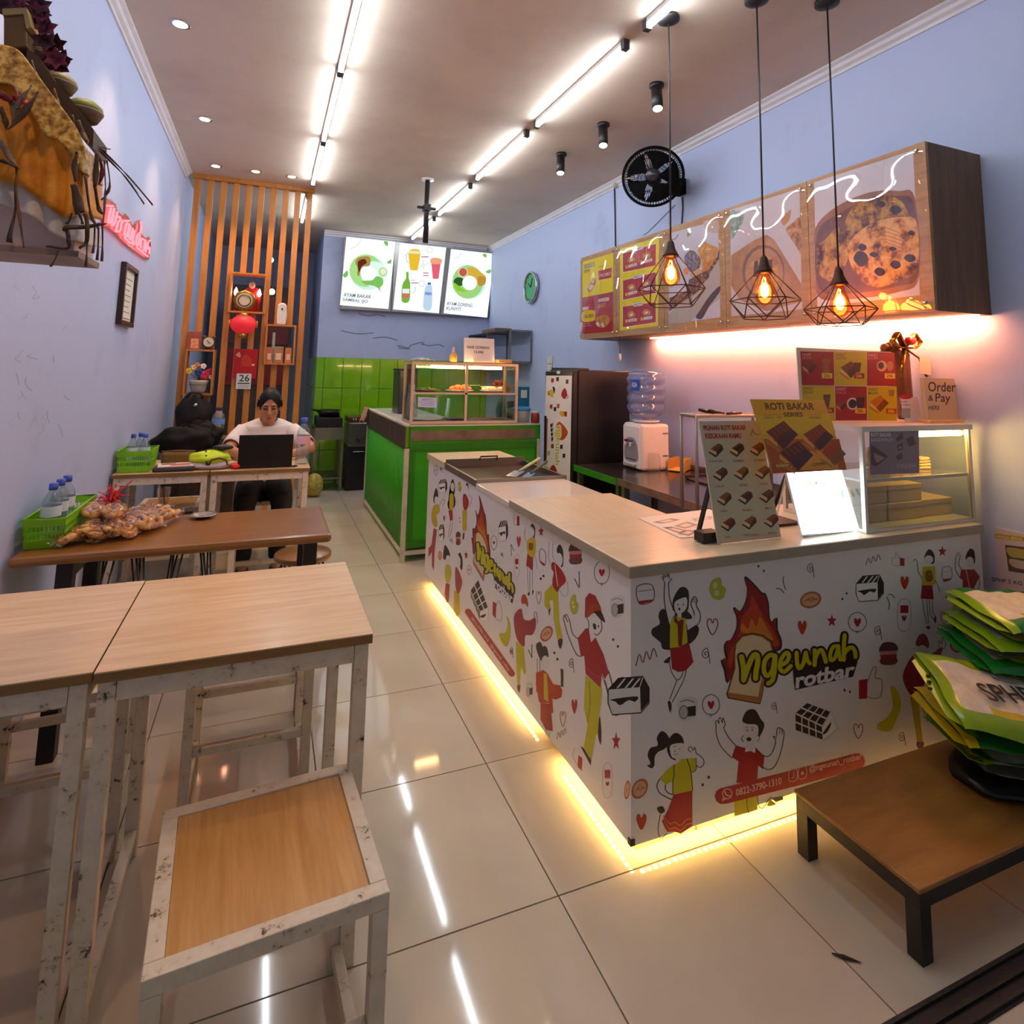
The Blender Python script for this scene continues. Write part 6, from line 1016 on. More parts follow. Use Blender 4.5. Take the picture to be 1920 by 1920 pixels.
def square_stool(label, x, y, rz, s=.41, h=.45):
    o = thing('square_stool', label, 'stool', (x, y, 0), rz, 'square metal stools'); k = s/2; t = .032
    for sx in (-1, 1):
        for sy in (-1, 1): MB().box(min(sx*k, sx*(k-t)), max(sx*k, sx*(k-t)), min(sy*k, sy*(k-t)), max(sy*k, sy*(k-t)), 0, h-.03).build('leg', m_chip, o, bevel=.002)
    for sy in (-1, 1): MB().box(-k, k, min(sy*k, sy*(k-t)), max(sy*k, sy*(k-t)), h-.0299, h).build('seat_rail', m_chip, o, bevel=.002)
    for sx in (-1, 1): MB().box(min(sx*k, sx*(k-t)), max(sx*k, sx*(k-t)), -k+t+.0005, k-t-.0005, h-.0299, h).build('seat_rail', m_chip, o, bevel=.002)
    MB().box(-k+t+.001, k-t-.001, -k+t+.001, k-t-.001, h-.018, h-.004).build('seat_panel', m_seat, o)
    for sy in (-1, 1): MB().box(-k+t, k-t, min(sy*(k-.004), sy*(k-t+.004)), max(sy*(k-.004), sy*(k-t+.004)), .2, .226).build('foot_rail', m_chip, o, bevel=.002)
    for sx in (-1, 1): MB().box(min(sx*(k-.004), sx*(k-t+.004)), max(sx*(k-.004), sx*(k-t+.004)), -k+t, k-t, .03, .056).build('floor_rail', m_chip, o, bevel=.002)
    return o
square_stool('chipped white metal stool with wooden seat, in the foreground', .066, 1.465, .065, .42); square_stool('chipped white stool between the pale table and the brown table', .02, 2.485, 0, .4); square_stool('chipped white stool by left wall before brown table', -.56, 2.48, .05, .4)
square_stool('wooden-seat stool under the far bag table, holding a cup', -.6, 5.08, 0, .4); square_stool('white metal stool the seated person uses', .03, 5.13, 0, .4); square_stool('white metal stool under the far laptop table', .035, 4.09, 0, .36)
# long brown table
m_brown = wood('brown_wood', '#7a4e22', '#96662e', .3, (2, 20, 20), coat=.35)
o = thing('long_table', 'long brown wooden table with rounded edge and black legs', 'table', (-.835, 2.745, 0)); a, b_ = 1.14, .555
MB().box(0, a, 0, b_, .712, .75).build('top', m_brown, o, bevel=.016)
for x in (.14, 1.03):
    for y in (.05, .45): MB().box(x, x+.055, y, y+.055, 0, .7115).build('leg', m_black, o, bevel=.003)
    MB().box(x+.005, x+.05, .1055, .4495, .64, .69).build('side_rail', m_black, o)
def round_stool(label, x, y, h=.45):
    o = thing('round_stool', label, 'stool', (x, y, 0), random.random(), 'round wooden stools'); MB().lathe([(0, h-.03), (.145, h-.03), (.15, h-.024), (.15, h-.006), (.144, h), (0, h)], 32).build('seat', m_brown, o)
    for k in range(4):
        t = PI/4+PI/2*k; c_, s_ = math.cos(t), math.sin(t); MB().tube([(.1*c_-.03*s_, .1*s_+.03*c_, h-.03), (.165*c_, .165*s_, .008), (.1*c_+.03*s_, .1*s_-.03*c_, h-.03)], .006, 6).build('hairpin_leg', m_black, o)
    return o
round_stool('round brown stool with black legs at right end of brown table', .245, 3.56); round_stool('round stool behind the middle of the brown table', -.345, 3.98); round_stool('round stool behind the cracker bags', -.68, 3.95)
# ---------------------------------------------------------------- green baskets and bottles
m_lime = M('#7fc414', .4)
def basket(label, x, y, z, a, b_, h, rz=0):
    o = thing('plastic_basket', label, 'basket', (x, y, z), rz, 'lime plastic baskets'); MB().box(-a/2+.012, a/2-.012, -b_/2+.012, b_/2-.012, .0005, .004).build('bottom', m_lime, o)
    def corner(sx, sy, v): f = 1+.12*v; return Vector((sx*(a/2-.012)*f, sy*(b_/2-.012)*f, .004+(h-.004)*v))
    for (p, q) in (((-1, -1), (1, -1)), ((1, -1), (1, 1)), ((1, 1), (-1, 1)), ((-1, 1), (-1, -1))):
        w_ = MB(); A0, B0, A1, B1 = corner(*p, 0), corner(*q, 0), corner(*p, 1), corner(*q, 1); L_ = (B0-A0).length
        for f0, f1 in ((0, .28), (.46, .56), (.74, 1)):
            vv = [A0.lerp(A1, f0), B0.lerp(B1, f0), B0.lerp(B1, f1), A0.lerp(A1, f1)]; nn_ = (B0-A0).cross(A1-A0).normalized()*.0022; w_.add(vv+[t_+nn_ for t_ in vv], [(0, 1, 2, 3), (7, 6, 5, 4), (0, 4, 5, 1), (1, 5, 6, 2), (2, 6, 7, 3), (3, 7, 4, 0)])
        n_ = max(6, int(L_/.011))
        for i in range(n_+1): t_ = i/n_; w_.bar(A0.lerp(B0, t_).lerp(A1.lerp(B1, t_), .25), A0.lerp(B0, t_).lerp(A1.lerp(B1, t_), .78), .005, .003)
        w_.build('slotted_wall', m_lime, o)
    r_ = MB(); r_.tube([corner(sx, sy, 1) for sx, sy in ((-1, -1), (1, -1), (1, 1), (-1, 1))], .005, 6, closed=True); r_.build('rim', m_lime, o); return o
m_pet = clear('pet_bottle', '#eaf2f4', .09, .04, body=.1, bodycol='#c8d8e0'); m_capb = M('#4a62c8', .4)
def bottle(label, x, y, z, h=.2, r=.031, lab_=None, group='small water bottles', cap=None, lcol='#d8e4ee'):
    o = thing('water_bottle', label, 'bottle', (x, y, z), random.random()*6, group)
    MB().lathe([(0, .002), (r*.8, .001), (r, .008), (r*.97, h*.2), (r, h*.28), (r*.95, h*.36), (r, h*.44), (r, h*.6), (r*.9, h*.72), (r*.5, h*.84), (r*.38, h*.87), (r*.38, h*.9)], 20, caps=False).build('bottle', m_pet, o)
    MB().lathe([(r*.47, h*.89), (r*.47, h), (r*.42, h*1.005), (0, h*1.005)], 16).build('cap', cap or m_capb, o); MB().lathe([(r*1.01, h*.44), (r*1.01, h*.62)], 20, caps=False).build('label', M(lcol, .4), o); return o
basket('long lime basket of water bottles on brown table, by the wall', -.757, 3.05, .7505, .145, .42, .115)
for i, (x, y, t) in enumerate([(-.765, 2.93, 'nearest'), (-.765, 3.02, 'second'), (-.765, 3.11, 'third')]): bottle('clear bottle with blue cap in brown-table basket, %s the camera' % t, x, y, .757, .225, .034)
tag(MB().box(-.8, -.795, 3.17, 3.24, .757, .9, T=None).build('folded_card', M('#c8b48a', .6)), 'small cardboard piece standing in the brown-table basket', 'card')
basket('lime basket of water bottles on the far bag table', -.735, 4.46, .7905, .19, .26, .13)
for i, (x, y, t) in enumerate([(-.765, 4.43, 'left'), (-.735, 4.5, 'middle'), (-.7, 4.44, 'right')]): bottle('clear bottle with blue cap in far-table basket, %s one' % t, x, y, .797, .22, .031)
bottle('large clear water bottle with pink label beside the laptop', .262, 4.46, .7905, .315, .047, group='large bottles', lcol='#e8b0b8'); bottle('round-shouldered water bottle with blue label behind the person', -.36, 5.58, .86, .25, .05, group='large bottles', lcol='#6a9ad0', cap=M('#3a3050', .4))
tag(MB().box(-.6, -.2, 5.48, 5.75, .0, .859).build('side_cabinet', M('#4a3a2e', .6, vary=.2), bevel=.004), 'dark low cabinet behind the table carrying a water bottle', 'cabinet')
# ---------------------------------------------------------------- crackers
m_crk = M('#d8a868', .7, vary=.18, vscale=30, bump=.4); m_bag = clear('cracker_wrap', '#fff2e2', .1, .05, wave=1.2, wscale=26)
C0 = Vector((-.6, 3.14, 0)); tips = [(-.70, 2.83), (-.655, 2.86), (-.59, 2.85), (-.53, 2.86), (-.475, 2.885), (-.415, 2.95), (-.385, 3.03), (-.35, 3.11), (-.335, 3.19), (-.39, 3.25), (-.66, 3.0), (-.56, 2.98)]
wd = ['lying nearest the lime basket', 'second from the lime basket', 'pointing at the front table edge', 'with a looped cracker, front middle', 'front middle, right of the looped one', 'lying towards the right front', 'spread to the right, fourth from back', 'spread to the right, third from back', 'spread to the right, next to the dish', 'at the back right of the fan', 'lying on top of the fan, at left', 'lying on top of the fan, in the middle']
for i, (x, y) in enumerate(tips):
    top = i >= 10; z = .7515+(.06 if top else .014*(i % 2)); T_ = Vector((x, y, 0)); d = (T_-C0); L_ = min(d.length, .24)-.03; d.normalize(); st = T_-d*L_
    o = thing('cracker_bag', 'clear bag of twisted crackers '+wd[i], 'snack bag', (st.x, st.y, z), math.atan2(d.y, d.x), 'cracker bags fanned out on the brown table')
    for k in range(2):
        cx = L_*(.5+.04*k); rr = (L_*(.46-.22*k), .034-.014*k); q = MB(); q.tube([(cx+rr[0]*math.cos(t), rr[1]*math.sin(t)*(1+.18*math.sin(3*t+i)), .026+.01*k+.01*math.sin(2*t+i)) for t in (2*PI*j/20 for j in range(20))], [.0115-.003*k+.002*math.sin(4*j) for j in range(20)], 7, closed=True, sy=1.2); q.build('cracker', m_crk, o)
    def bf(u, v, L_=L_, i=i):
        t = 2*PI*u; w_ = math.sin(PI*min(1, v*1.05+.02))**.5 if v < .94 else .45+3*(v-.94); return (L_*(-.05+1.12*v), (.05*w_+.006)*math.cos(t)*(1+.1*math.sin(9*v*3+i)), .031+(.028*w_+.002)*math.sin(t)*(1+.12*math.sin(7*u*6+i)))
    MB().grid(bf, 18, 14, closed=True).build('plastic_wrap', m_bag, o, fixn=False)
o = thing('raffia_tuft', 'tuft of red raffia tying the cracker bags', 'ribbon', (-.615, 3.2, .79)); 
for k in range(44): a = random.uniform(0, 6.28); r_ = random.uniform(.02, .075); h_ = random.uniform(.07, .16); MB().tube([(0, 0, 0), (r_*.4*math.cos(a), r_*.4*math.sin(a), h_*.7), (r_*math.cos(a), r_*math.sin(a), h_*random.uniform(.5, 1))], .0055, 4, sy=.5).build('raffia_strand', M('#d01a2c', .5), o)
o = thing('cracker_bag', 'small clear bag of crackers heaped by the red raffia', 'snack bag', (-.675, 3.16, .7975), .4, 'cracker bags fanned out on the brown table'); MB().ball((0, 0, .03), (.05, .035, .03)).build('cracker', m_crk, o); MB().ball((0, 0, .032), (.056, .04, .034), 18, 10).build('plastic_wrap', m_bag, o)
o = thing('metal_dish', 'small dented metal dish on the brown table', 'dish', (-.24, 3.2, .7505)); MB().lathe([(.0, .002), (.03, .002), (.048, .012), (.058, .014), (.058, .016), (.046, .015), (.028, .006), (0, .006)], 28).build('dish', M('#b9b4b0', .25, .9), o)
# cup on the far stool
o = thing('plastic_cup', 'clear plastic cup with dark straw on far stool', 'cup', (-.64, 5.0, .4505)); MB().lathe([(0, .002), (.03, .001), (.044, .12), (.046, .12)], 22, caps=False).build('cup', clear('cup_clear', '#f0ece8', .1, .05, body=.18), o); MB().tube([(.01, 0, .01), (-.01, .0, .12), (-.02, 0, .19)], .004, 6).build('straw', m_black, o)
# ---------------------------------------------------------------- bags and papers on the far tables
ZT_ = .7905
o = thing('laptop_sleeve', 'flat dark laptop sleeve on far bag table', 'sleeve', (-.51, 4.39, ZT_)); MB().box(-.12, .12, -.085, .085, 0, .028).build('sleeve', M('#3a3438', .8), o, bevel=.012)
o = thing('magazine', 'magazine with red print lying on the laptop sleeve', 'magazine', (-.51, 4.39, ZT_+.0285), .12); MB().box(-.1, .1, -.07, .07, 0, .006).build('pages', M('#e8ddd4', .5), o); MB().box(-.03, .08, -.05, .03, .006, .0066).build('print', M('#c85a44', .5), o); MB().box(-.08, .0, .0, .055, .006, .0064).build('print', M('#6a4a5a', .5), o)
o = thing('brown_pouch', 'brown paper pouch behind the laptop sleeve', 'pouch', (-.52, 4.6, ZT_)); MB().box(-.1, .1, -.05, .05, 0, .09).build('body', M('#7a5a2a', .8, vary=.12), o, bevel=.02); MB().tube([(-.1, -.02, .09), (0, -.025, .096), (.1, -.02, .09)], .012, 8, sy=.5).build('folded_top', M('#6a4c22', .8), o)
def lump(name, mat, c, r, seed, amp=.18, parent=None, n=30, k=18, fl=0):
    rnd = random.Random(seed); ph = [rnd.uniform(0, 6.28) for _ in range(8)]; v = []; mb = MB()
    def f(u, w_):
        t, p_ = 2*PI*u, PI*w_; d = Vector((math.sin(p_)*math.cos(t), math.sin(p_)*math.sin(t), math.cos(p_))); q = 1+amp*(math.sin(3*t+ph[0]+2*p_)*.4+math.sin(5*t-3*p_+ph[1])*.3+math.sin(7*p_+2*t+ph[2])*.3+math.sin(11*t+5*p_+ph[3])*.15*math.sin(p_)); z = c[2]+r[2]*d.z*q; return (c[0]+r[0]*d.x*q, c[1]+r[1]*d.y*q, max(z, fl) if fl is not None else z)
    mb.grid(f, n, k, closed=True); return mb.build(name, mat, parent)
o = thing('black_jacket', 'heap of black jackets and bags behind far bag table', 'jacket', (-.53, 5.0, .0)); m_blk = M('#0a0a0b', .75, spec=.2, bump=.4, bscale=18)
lump('jacket', m_blk, (0, -.02, .9), (.2, .15, .11), 3, .2, o, fl=.791); lump('jacket_fold', M('#1c1512', .8, spec=.2), (.1, .1, .93), (.13, .1, .1), 5, .25, o, fl=.79)
o = thing('shoulder_bag', 'lime green and grey shoulder bag with brown handle', 'bag', (-.315, 4.42, ZT_)); lump('grey_base', M('#b3a6ac', .8, vary=.06), (0, 0, .02), (.145, .1, .028), 8, .1, o, fl=.001); lump('lime_body', M('#c2dc14', .6), (0, .01, .062), (.125, .085, .05), 9, .12, o, fl=.02)
MB().tube([(.0, -.09, .03), (.015, -.1, .065), (.06, -.1, .075), (.1, -.095, .06), (.11, -.085, .03)], .006, 8).build('handle', M('#6a3a1c', .5), o); MB().tube([(-.06, .05, .105), (-.03, .0, .115), (-.02, -.06, .085), (-.01, -.09, .03)], .006, 6, sy=.5).build('strap', M('#2a2c14', .6), o)
o = thing('sunglasses_case', 'black oblong case lying on the lime bag', 'case', (-.245, 4.44, ZT_+.108)); MB().ball((0, 0, .02), (.065, .03, .02), 18, 10).build('case', m_black, o)
o = thing('red_pouch', 'small red pouch between lime bag and laptop', 'pouch', (-.155, 4.36, ZT_)); lump('pouch', M('#d8281c', .6), (0, 0, .018), (.035, .05, .02), 12, .12, o, fl=.001)
# laptop
o = thing('laptop', 'open black laptop seen from behind on far table', 'laptop', (.022, 4.335, ZT_)); m_lap = M('#0e0d10', .4)
MB().box(-.168, .168, .0, .235, .001, .018).build('base', m_lap, o, bevel=.004); MB().box(-.15, .15, .06, .2, .0181, .02).build('keyboard', M('#26262a', .6), o)
MB().box(-.168, .168, -.006, .002, .012, .222, T=Matrix.Rotation(.12, 4, 'X')).build('screen_lid', m_lap, o, bevel=.003); MB().box(-.155, .155, .0025, .003, .025, .21, T=Matrix.Rotation(.12, 4, 'X')).build('screen', emit('screen_glow', '#c8d4e8', .8), o); MB().tube([(-.15, .0, .012), (.15, .0, .012)], .006, 8).build('hinge', m_lap, o)
MB().box(-.02, .02, -.0065, -.0061, .12, .128, T=Matrix.Rotation(.12, 4, 'X')).build('badge', M('#3a3a40', .2, .8), o); tag(MB().tube([(.19, 4.34, ZT_+.006), (.21, 4.32, ZT_+.004), (.225, 4.335, ZT_+.005), (.21, 4.35, ZT_+.006)], .005, 6).build('usb_dongle', m_black), 'small black cable plug at the laptop corner', 'cable')

# ================================================================ slatted wooden screen
m_slat = wood('slat_wood', '#b8702a', '#d08a3e', .4, (26, 26, 2), coat=.1)
SY = 6.25; o = SCR = thing('slat_screen', 'tall orange wooden slat screen with open box shelves', 'screen', (0, SY, 0))
SX = [-.745+.1139*i for i in range(10)]
BOX = [(-.392, -.068, 1.965, 2.355), (-.045, .232, 1.478, 1.868), (-.715, -.47, 1.18, 1.602)]
MB().box(-.79, .325, -.035, .035, H-.045, H-.001).build('top_beam', m_slat, o)
for i, x in enumerate(SX):
    cuts = [(0.0, H-.0455)]
    for (a, b_, c, d) in BOX:
        if a < x+.02 and x-.02 < b_:
            if a+.03 < x < b_-.03 or a < x < b_: cuts = [s_ for (p, q) in cuts for s_ in ((p, min(q, c-.001)), (max(p, d+.001), q)) if s_[1]-s_[0] > .01]
    for p, q in cuts: MB().box(x-.0275, x+.0275, -.016, .016, p, q).build('slat', m_slat, o, bevel=.002)
for (a, b_, c, d) in BOX:
    t = .016; q = MB(); q.box(a, b_, -.08, .08, c, c+t); q.box(a, b_, -.08, .08, d-t, d); q.box(a, a+t, -.08, .08, c+t, d-t); q.box(b_-t, b_, -.08, .08, c+t, d-t); q.build('box_shelf', m_slat, o)
# golden octagonal clock, two candle lamps, red cloth in the upper box
zb = 1.965+.0165
o = thing('octagon_clock', 'golden octagonal ornament clock in upper screen shelf', 'clock', (-.255, SY-.02, zb)); T8 = Matrix.Translation((0, -.02, .105)) @ Matrix.Rotation(PI/2, 4, 'X')
MB().lathe([(.0, 0), (.1, 0), (.105, .01), (.1, .02), (.075, .022)], 8, T=T8).build('rim', M('#8a6a2a', .35, .8), o); MB().lathe([(0, .023), (.072, .023)], 24, T=T8, caps=False).build('face', M('#c8b89a', .4), o); MB().lathe([(.05, .024), (.06, .024), (.06, .027), (.05, .027)], 24, T=T8, caps=False).build('inner_ring', M('#6a4a1c', .4, .6), o); MB().box(-.05, .05, -.03, .02, 0, .008).build('base', M('#8a6a2a', .35, .8), o)
for s_, t in ((-.105, 'left'), (.105, 'right')):
    q = thing('candle_lamp', 'glowing flame-shaped electric candle in screen shelf, %s one' % t, 'lamp', (-.235+s_, SY+.03, zb), 0, 'electric candles'); MB().tube([(0, 0, 0), (0, 0, .16)], .009, 10).build('stem', M('#b02a20', .4), q); MB().lathe([(.01, .16), (.02, .185), (.012, .215), (0, .24)], 14).build('flame_bulb', emit('candle_glow', '#ffb08a', 25), q)
o = thing('red_figure', 'red draped figure behind the golden ornament', 'figurine', (-.2, SY+.055, zb)); lump('robe', M('#a8141c', .6, vary=.2), (0, 0, .12), (.09, .015, .13), 21, .15, o, fl=.001); MB().ball((.0, 0, .27), (.03, .018, .035)).build('head', M('#c8a89a', .6), o)
# lantern
o = thing('paper_lantern', 'red round paper lantern with gold caps on screen', 'lantern', (-.247, SY-.13, 1.72)); lp = MB()
def lf(u, v): t = 2*PI*u; p_ = .35+(PI-.7)*v; r_ = .112*math.sin(p_)*(1+.02*math.cos(24*t/1)); return (r_*math.cos(t), r_*math.sin(t)*.9, .13-.085*math.cos(p_)/.94)
lp.grid(lf, 48, 10, closed=True); m, nt, b = newmat('lantern_red'); b.inputs['Base Color'].default_value = lin('#d02030'); b.inputs['Emission Color'].default_value = lin('#ff3038'); b.inputs['Emission Strength'].default_value = .3; lp.build('shade', m, o)
MB().lathe([(.04, .205), (.04, .235), (.0, .235)], 20).build('gold_cap', m_gold, o); MB().lathe([(.035, .055), (.035, .0), (.0, .0)], 20).build('gold_cap', m_gold, o); MB().tube([(0, 0, .235), (0, 0.04, .255)], .003, 6).build('hanging_cord', m_black, o)
for s_ in (-1, 1): q = MB(); q.tube([(0, 0, .215), (s_*.12, 0, .165)], .003, 5); q.tube([(s_*.12, 0, .165), (s_*.12, 0, .1)], .006, 6); q.build('tassel', M('#c8902a', .5), o)
# red card pouch and day calendar
o = thing('wall_calendar', 'red backing with tear-off day calendar showing 26', 'calendar', (-.205, SY-.0165, 1.22)); MB().box(-.105, .1, -.012, -.0005, .12, .4).build('red_backing', M('#b8181c', .35), o); MB().box(-.07, .06, -.03, -.0125, .02, .165).build('day_pad', M('#e4e6de', .6), o)
pr = Print((0, SY-.0465, 0), (0, -1, 0), frame=(Vector((-.205, SY-.0466, 1.22)), Vector((1, 0, 0)), Vector((0, 0, 1)))); pr.text('26', [(-.045, .09), (.045, .09), (.045, .155), (-.045, .155)], '#1f3a2a'); pr.rect(-.055, .068, .05, .078, '#1f3a2a'); [pr.rect(-.05, .03+.012*k, .045, .034+.012*k, '#8a948a') for k in range(3)]; pr.build('date_print', o)
pr = Print((0, SY-.0285, 0), (0, -1, 0), frame=(Vector((-.205, SY-.0286, 1.22)), Vector((1, 0, 0)), Vector((0, 0, 1)))); pr.blob([(-.03, .24), (.04, .24), (.05, .3), (.0, .35), (-.04, .3)], '#c83a20'); pr.rect(.055, .24, .08, .26, '#e8c0a0'); pr.blob([(-.09, .34), (-.05, .32), (-.06, .37)], '#e8a08a'); pr.build('motif', o)
# air freshener, boxes in right shelf
o = thing('air_freshener', 'white oval air freshener on the right screen shelf', 'air freshener', (.09, SY-.03, 1.8685)); q = MB(); q.prism([(-.042, 0), (.042, 0), (.048, .1), (.042, .19), (.02, .215), (-.02, .215), (-.042, .19), (-.048, .1)], -.035, .035, 'y'); q.build('body', M('#eae0d4', .35), o, bevel=.012); MB().lathe([(.009, 0), (.009, .004), (0, .004)], 12, T=Matrix.Translation((0, -.0355, .155)) @ Matrix.Rotation(PI/2, 4, 'X')).build('nozzle', m_black, o)
zz = 1.478+.0165; pk = M('#c88a5a', .5, vary=.3, vscale=25)
for i, (x, w_, h_, c, t) in enumerate(((.0, .055, .15, '#c8705a', 'left'), (.085, .085, .16, '#a87a5a', 'middle'), (.175, .06, .15, '#c87a4a', 'right'))):
    q = thing('product_pack', 'small printed product pack in right screen shelf, %s of three' % t, 'pack', (x, SY-.03, zz), 0, 'packs in the right screen shelf'); MB().box(-w_/2, w_/2, -.02, .02, 0, h_).build('carton', M(c, .4, vary=.2, vscale=30), q, bevel=.002); MB().box(-w_*.3, w_*.3, -.0212, -.0202, .03, h_*.6).build('label', M('#e8c8a0', .4), q)
tag(MB().box(.02, .045, SY+.03, SY+.05, zz, zz+.3).build('white_tube', M('#cfe0d4', .4)), 'upright pale tube at the back of right screen shelf', 'tube')
# left shelf: red picture, alarm clock, flower pot, dark bag
zz = 1.6025
o = thing('red_picture', 'small red picture block standing on left screen shelf', 'picture', (-.655, SY-.03, zz)); MB().box(-.055, .055, -.012, .012, 0, .165).build('block', M('#a8503c', .5), o); MB().box(-.03, .035, -.0132, -.0122, .01, .1).build('picture', M('#e8a070', .5, vary=.3, vscale=40), o)
o = thing('alarm_clock', 'small round alarm clock with ears on left screen shelf', 'clock', (-.535, SY-.03, zz)); Tm = Matrix.Translation((0, -.02, .07)) @ Matrix.Rotation(PI/2, 4, 'X'); MB().lathe([(0, -.025), (.05, -.02), (.055, 0), (.052, .012), (.044, .014)], 28, T=Tm).build('case', M('#5a3a24', .5), o); MB().lathe([(0, .0145), (.044, .0145)], 24, T=Tm, caps=False).build('face', M('#e4d2b4', .5), o)
for s_ in (-1, 1): MB().ball((s_*.042, -.01, .118), (.018, .012, .015)).build('ear', M('#5a3a24', .5), o); MB().ball((s_*.028, -.015, .01), (.014, .014, .012)).build('foot', M('#5a3a24', .5), o)
hn = MB(); hn.bar((0, -.037, .07), (.02, -.037, .055), .004, .003); hn.bar((0, -.037, .07), (-.012, -.037, .09), .004, .003); hn.build('hand', m_black, o)
zz = 1.18+.0165
o = thing('flower_pot', 'pale ribbed pot of colourful artificial flowers in left screen shelf', 'flower pot', (-.592, SY-.03, zz)); MB().lathe([(.05, 0), (.062, .03), (.08, .1), (.084, .12), (.075, .12)], 28).build('pot', M('#b9b0a2', .5), o); MB().lathe([(.075, .075), (.08, .08), (.076, .085)], 28, caps=False).build('rib', M('#8a8278', .5), o)
for k, (x, z, c, r_) in enumerate(((-.09, .2, '#d8b03a', .03), (-.05, .235, '#e8c87a', .026), (.0, .19, '#2a3a7a', .035), (.05, .17, '#c81f50', .042), (.085, .2, '#a81a44', .03), (.03, .25, '#f0e0d0', .026), (-.02, .26, '#e88a5a', .022), (.1, .15, '#e0c8a0', .02))):
    fl = MB(); [fl.ball((x+r_*.55*math.cos(t), -.03, z+r_*.55*math.sin(t)), (r_*.55, .01, r_*.55), 8, 6) for t in (2*PI*j/5 for j in range(5))]; fl.build('flower', M(c, .55), o); MB().tube([(0, 0, .11), (x, -.025, z)], .003, 5).build('stem', M('#3a5a2a', .6), o)
o = thing('dark_backpack', 'dark grey backpack wrapped in plastic hanging below left shelf', 'backpack', (-.6, SY-.14, .8)); lump('bag', M('#1d1918', .6, spec=.3, vary=.3), (0, 0, .2), (.15, .1, .2), 33, .12, o, fl=.0); MB().ball((.02, -.115, .3), .018, 12, 8).build('silver_button', m_chrome, o); MB().tube([(-.06, -.06, .36), (-.03, -.08, .41), (.04, -.08, .41), (.07, -.06, .36)], .008, 6).build('top_loop', m_black, o)
tag(MB().box(-.8, -.44, SY-.26, SY-.02, 0, .799).build('low_cabinet', M('#3a2c24', .6, vary=.2), bevel=.004), 'low dark cabinet against slat screen under the backpack', 'cabinet')
# ---------------------------------------------------------------- behind the screen
o = thing('dark_cabinet', 'tall dark cabinet with red drapes seen through the slats', 'cabinet', (-.15, 8.7, 0)); MB().box(-.42, .42, 0, .45, 0, 2.55).build('body', M('#3c3438', .6), o, bevel=.006); 
for x0, x1, z0, z1, c in ((-.38, -.02, 1.75, 2.4, '#4a2a30'), (.02, .38, 1.75, 2.4, '#6a1c24'), (-.38, .38, 1.2, 1.68, '#7a1a20'), (-.38, .38, .3, 1.12, '#4a3a34')): MB().box(x0, x1, -.014, -.0005, z0, z1).build('panel', M(c, .5, vary=.25), o, bevel=.003)
for i, (x, y, z, t) in enumerate(((-.02, 7.6, 2.35, 'lower'), (-.06, 7.5, 2.72, 'upper'))):
    q = thing('hanging_bulb', 'bare white bulb glowing behind the slats, %s one' % t, 'bulb', (x, y, z), 0, 'bare bulbs behind the screen'); MB().ball((0, 0, 0), .035, 14, 10).build('bulb', emit('bare_bulb', '#fff4e6', 16), q); MB().tube([(0, 0, .033), (0, 0, .07)], .016, 10).build('socket', m_black, q); MB().tube([(0, 0, .07), (0, 0, H-z)], .003, 5).build('cord', m_black, q)

# ================================================================ the seated person
m_skin = M('#b57c58', .5, vary=.05, vscale=30); m_hair = M('#0c0807', .5, spec=.25); m_shirt = M('#e6dfd8', .8, bump=.15, bscale=25); m_trs = M('#0f0f12', .7)
o = PER = thing('person', 'person in white t-shirt seated behind the laptop, hair tied back', 'person', (.03, 5.03, 0))
HC = Vector((0, -.06, 1.155))            # head centre, tilted down towards the screen
Th = Matrix.Translation(HC) @ Matrix.Rotation(.22, 4, 'X')
b = MB()
b.ball((0, .01, .025), (.076, .094, .098), 20, 14, T=Th); b.ball((0, -.02, -.045), (.06, .066, .07), 18, 12, T=Th); b.ball((0, -.05, -.085), (.034, .034, .03), 14, 10, T=Th)   # skull, cheeks, chin
for s_ in (-1, 1): b.ball((s_*.038, -.066, -.028), (.026, .018, .024), 12, 8, T=Th); b.ball((s_*.079, .01, -.012), (.01, .022, .032), 10, 8, T=Th); b.ball((s_*.032, -.084, .03), (.026, .009, .008), 10, 6, T=Th)
b.tube([(0, -.088, .012), (0, -.1, -.012), (0, -.108, -.032)], [.009, .011, .014], 10, T=Th); b.ball((0, -.1, -.036), (.02, .012, .009), 10, 6, T=Th); b.ball((0, -.086, -.064), (.024, .012, .008), 10, 6, T=Th); b.ball((0, -.082, -.075), (.021, .012, .008), 10, 6, T=Th)
b.tube([(0, -.03, 1.1), (0, .005, 1.03), (0, .03, .96)], [.05, .053, .07], 16)
b.tube([(0, .03, .97), (0, .05, .85), (0, .07, .68), (0, .08, .52)], [.1, .12, .115, .13], 20, sy=.62)
b.tube([(-.18, .03, .955), (0, .03, .985), (.18, .03, .955)], [.05, .06, .05], 14)
def limb(pts, r): b.tube(pts, r, 14)
AL = [(-.185, .02, .95), (-.24, -.06, .885), (-.262, -.16, .845)]; AR = [(.185, .02, .95), (.27, -.06, .885), (.315, -.15, .845)]
limb(AL, [.05, .044, .04]); limb(AR, [.05, .044, .04])
limb([AL[-1], (-.19, -.3, .835), (-.09, -.42, .832)], [.04, .034, .024]); limb([AR[-1], (.24, -.3, .835), (.11, -.42, .832)], [.04, .034, .024])
def hand(c, s_):
    c = Vector(c); b.ball(c, (.036, .042, .014), 14, 8)
    for k, (x, l) in enumerate(((-.027, .052), (-.009, .06), (.009, .057), (.026, .045))):
        p0 = c+Vector((x, -.03, .004)); b.tube([p0, p0+Vector((x*.15, -l*.5, .012)), p0+Vector((x*.2, -l*.85, -.004))], [.009, .0085, .0075], 8)
    p0 = c+Vector((s_*.028, .0, 0)); b.tube([p0, p0+Vector((s_*.022, -.02, .002)), p0+Vector((s_*.024, -.042, -.004))], [.011, .0095, .008], 8)
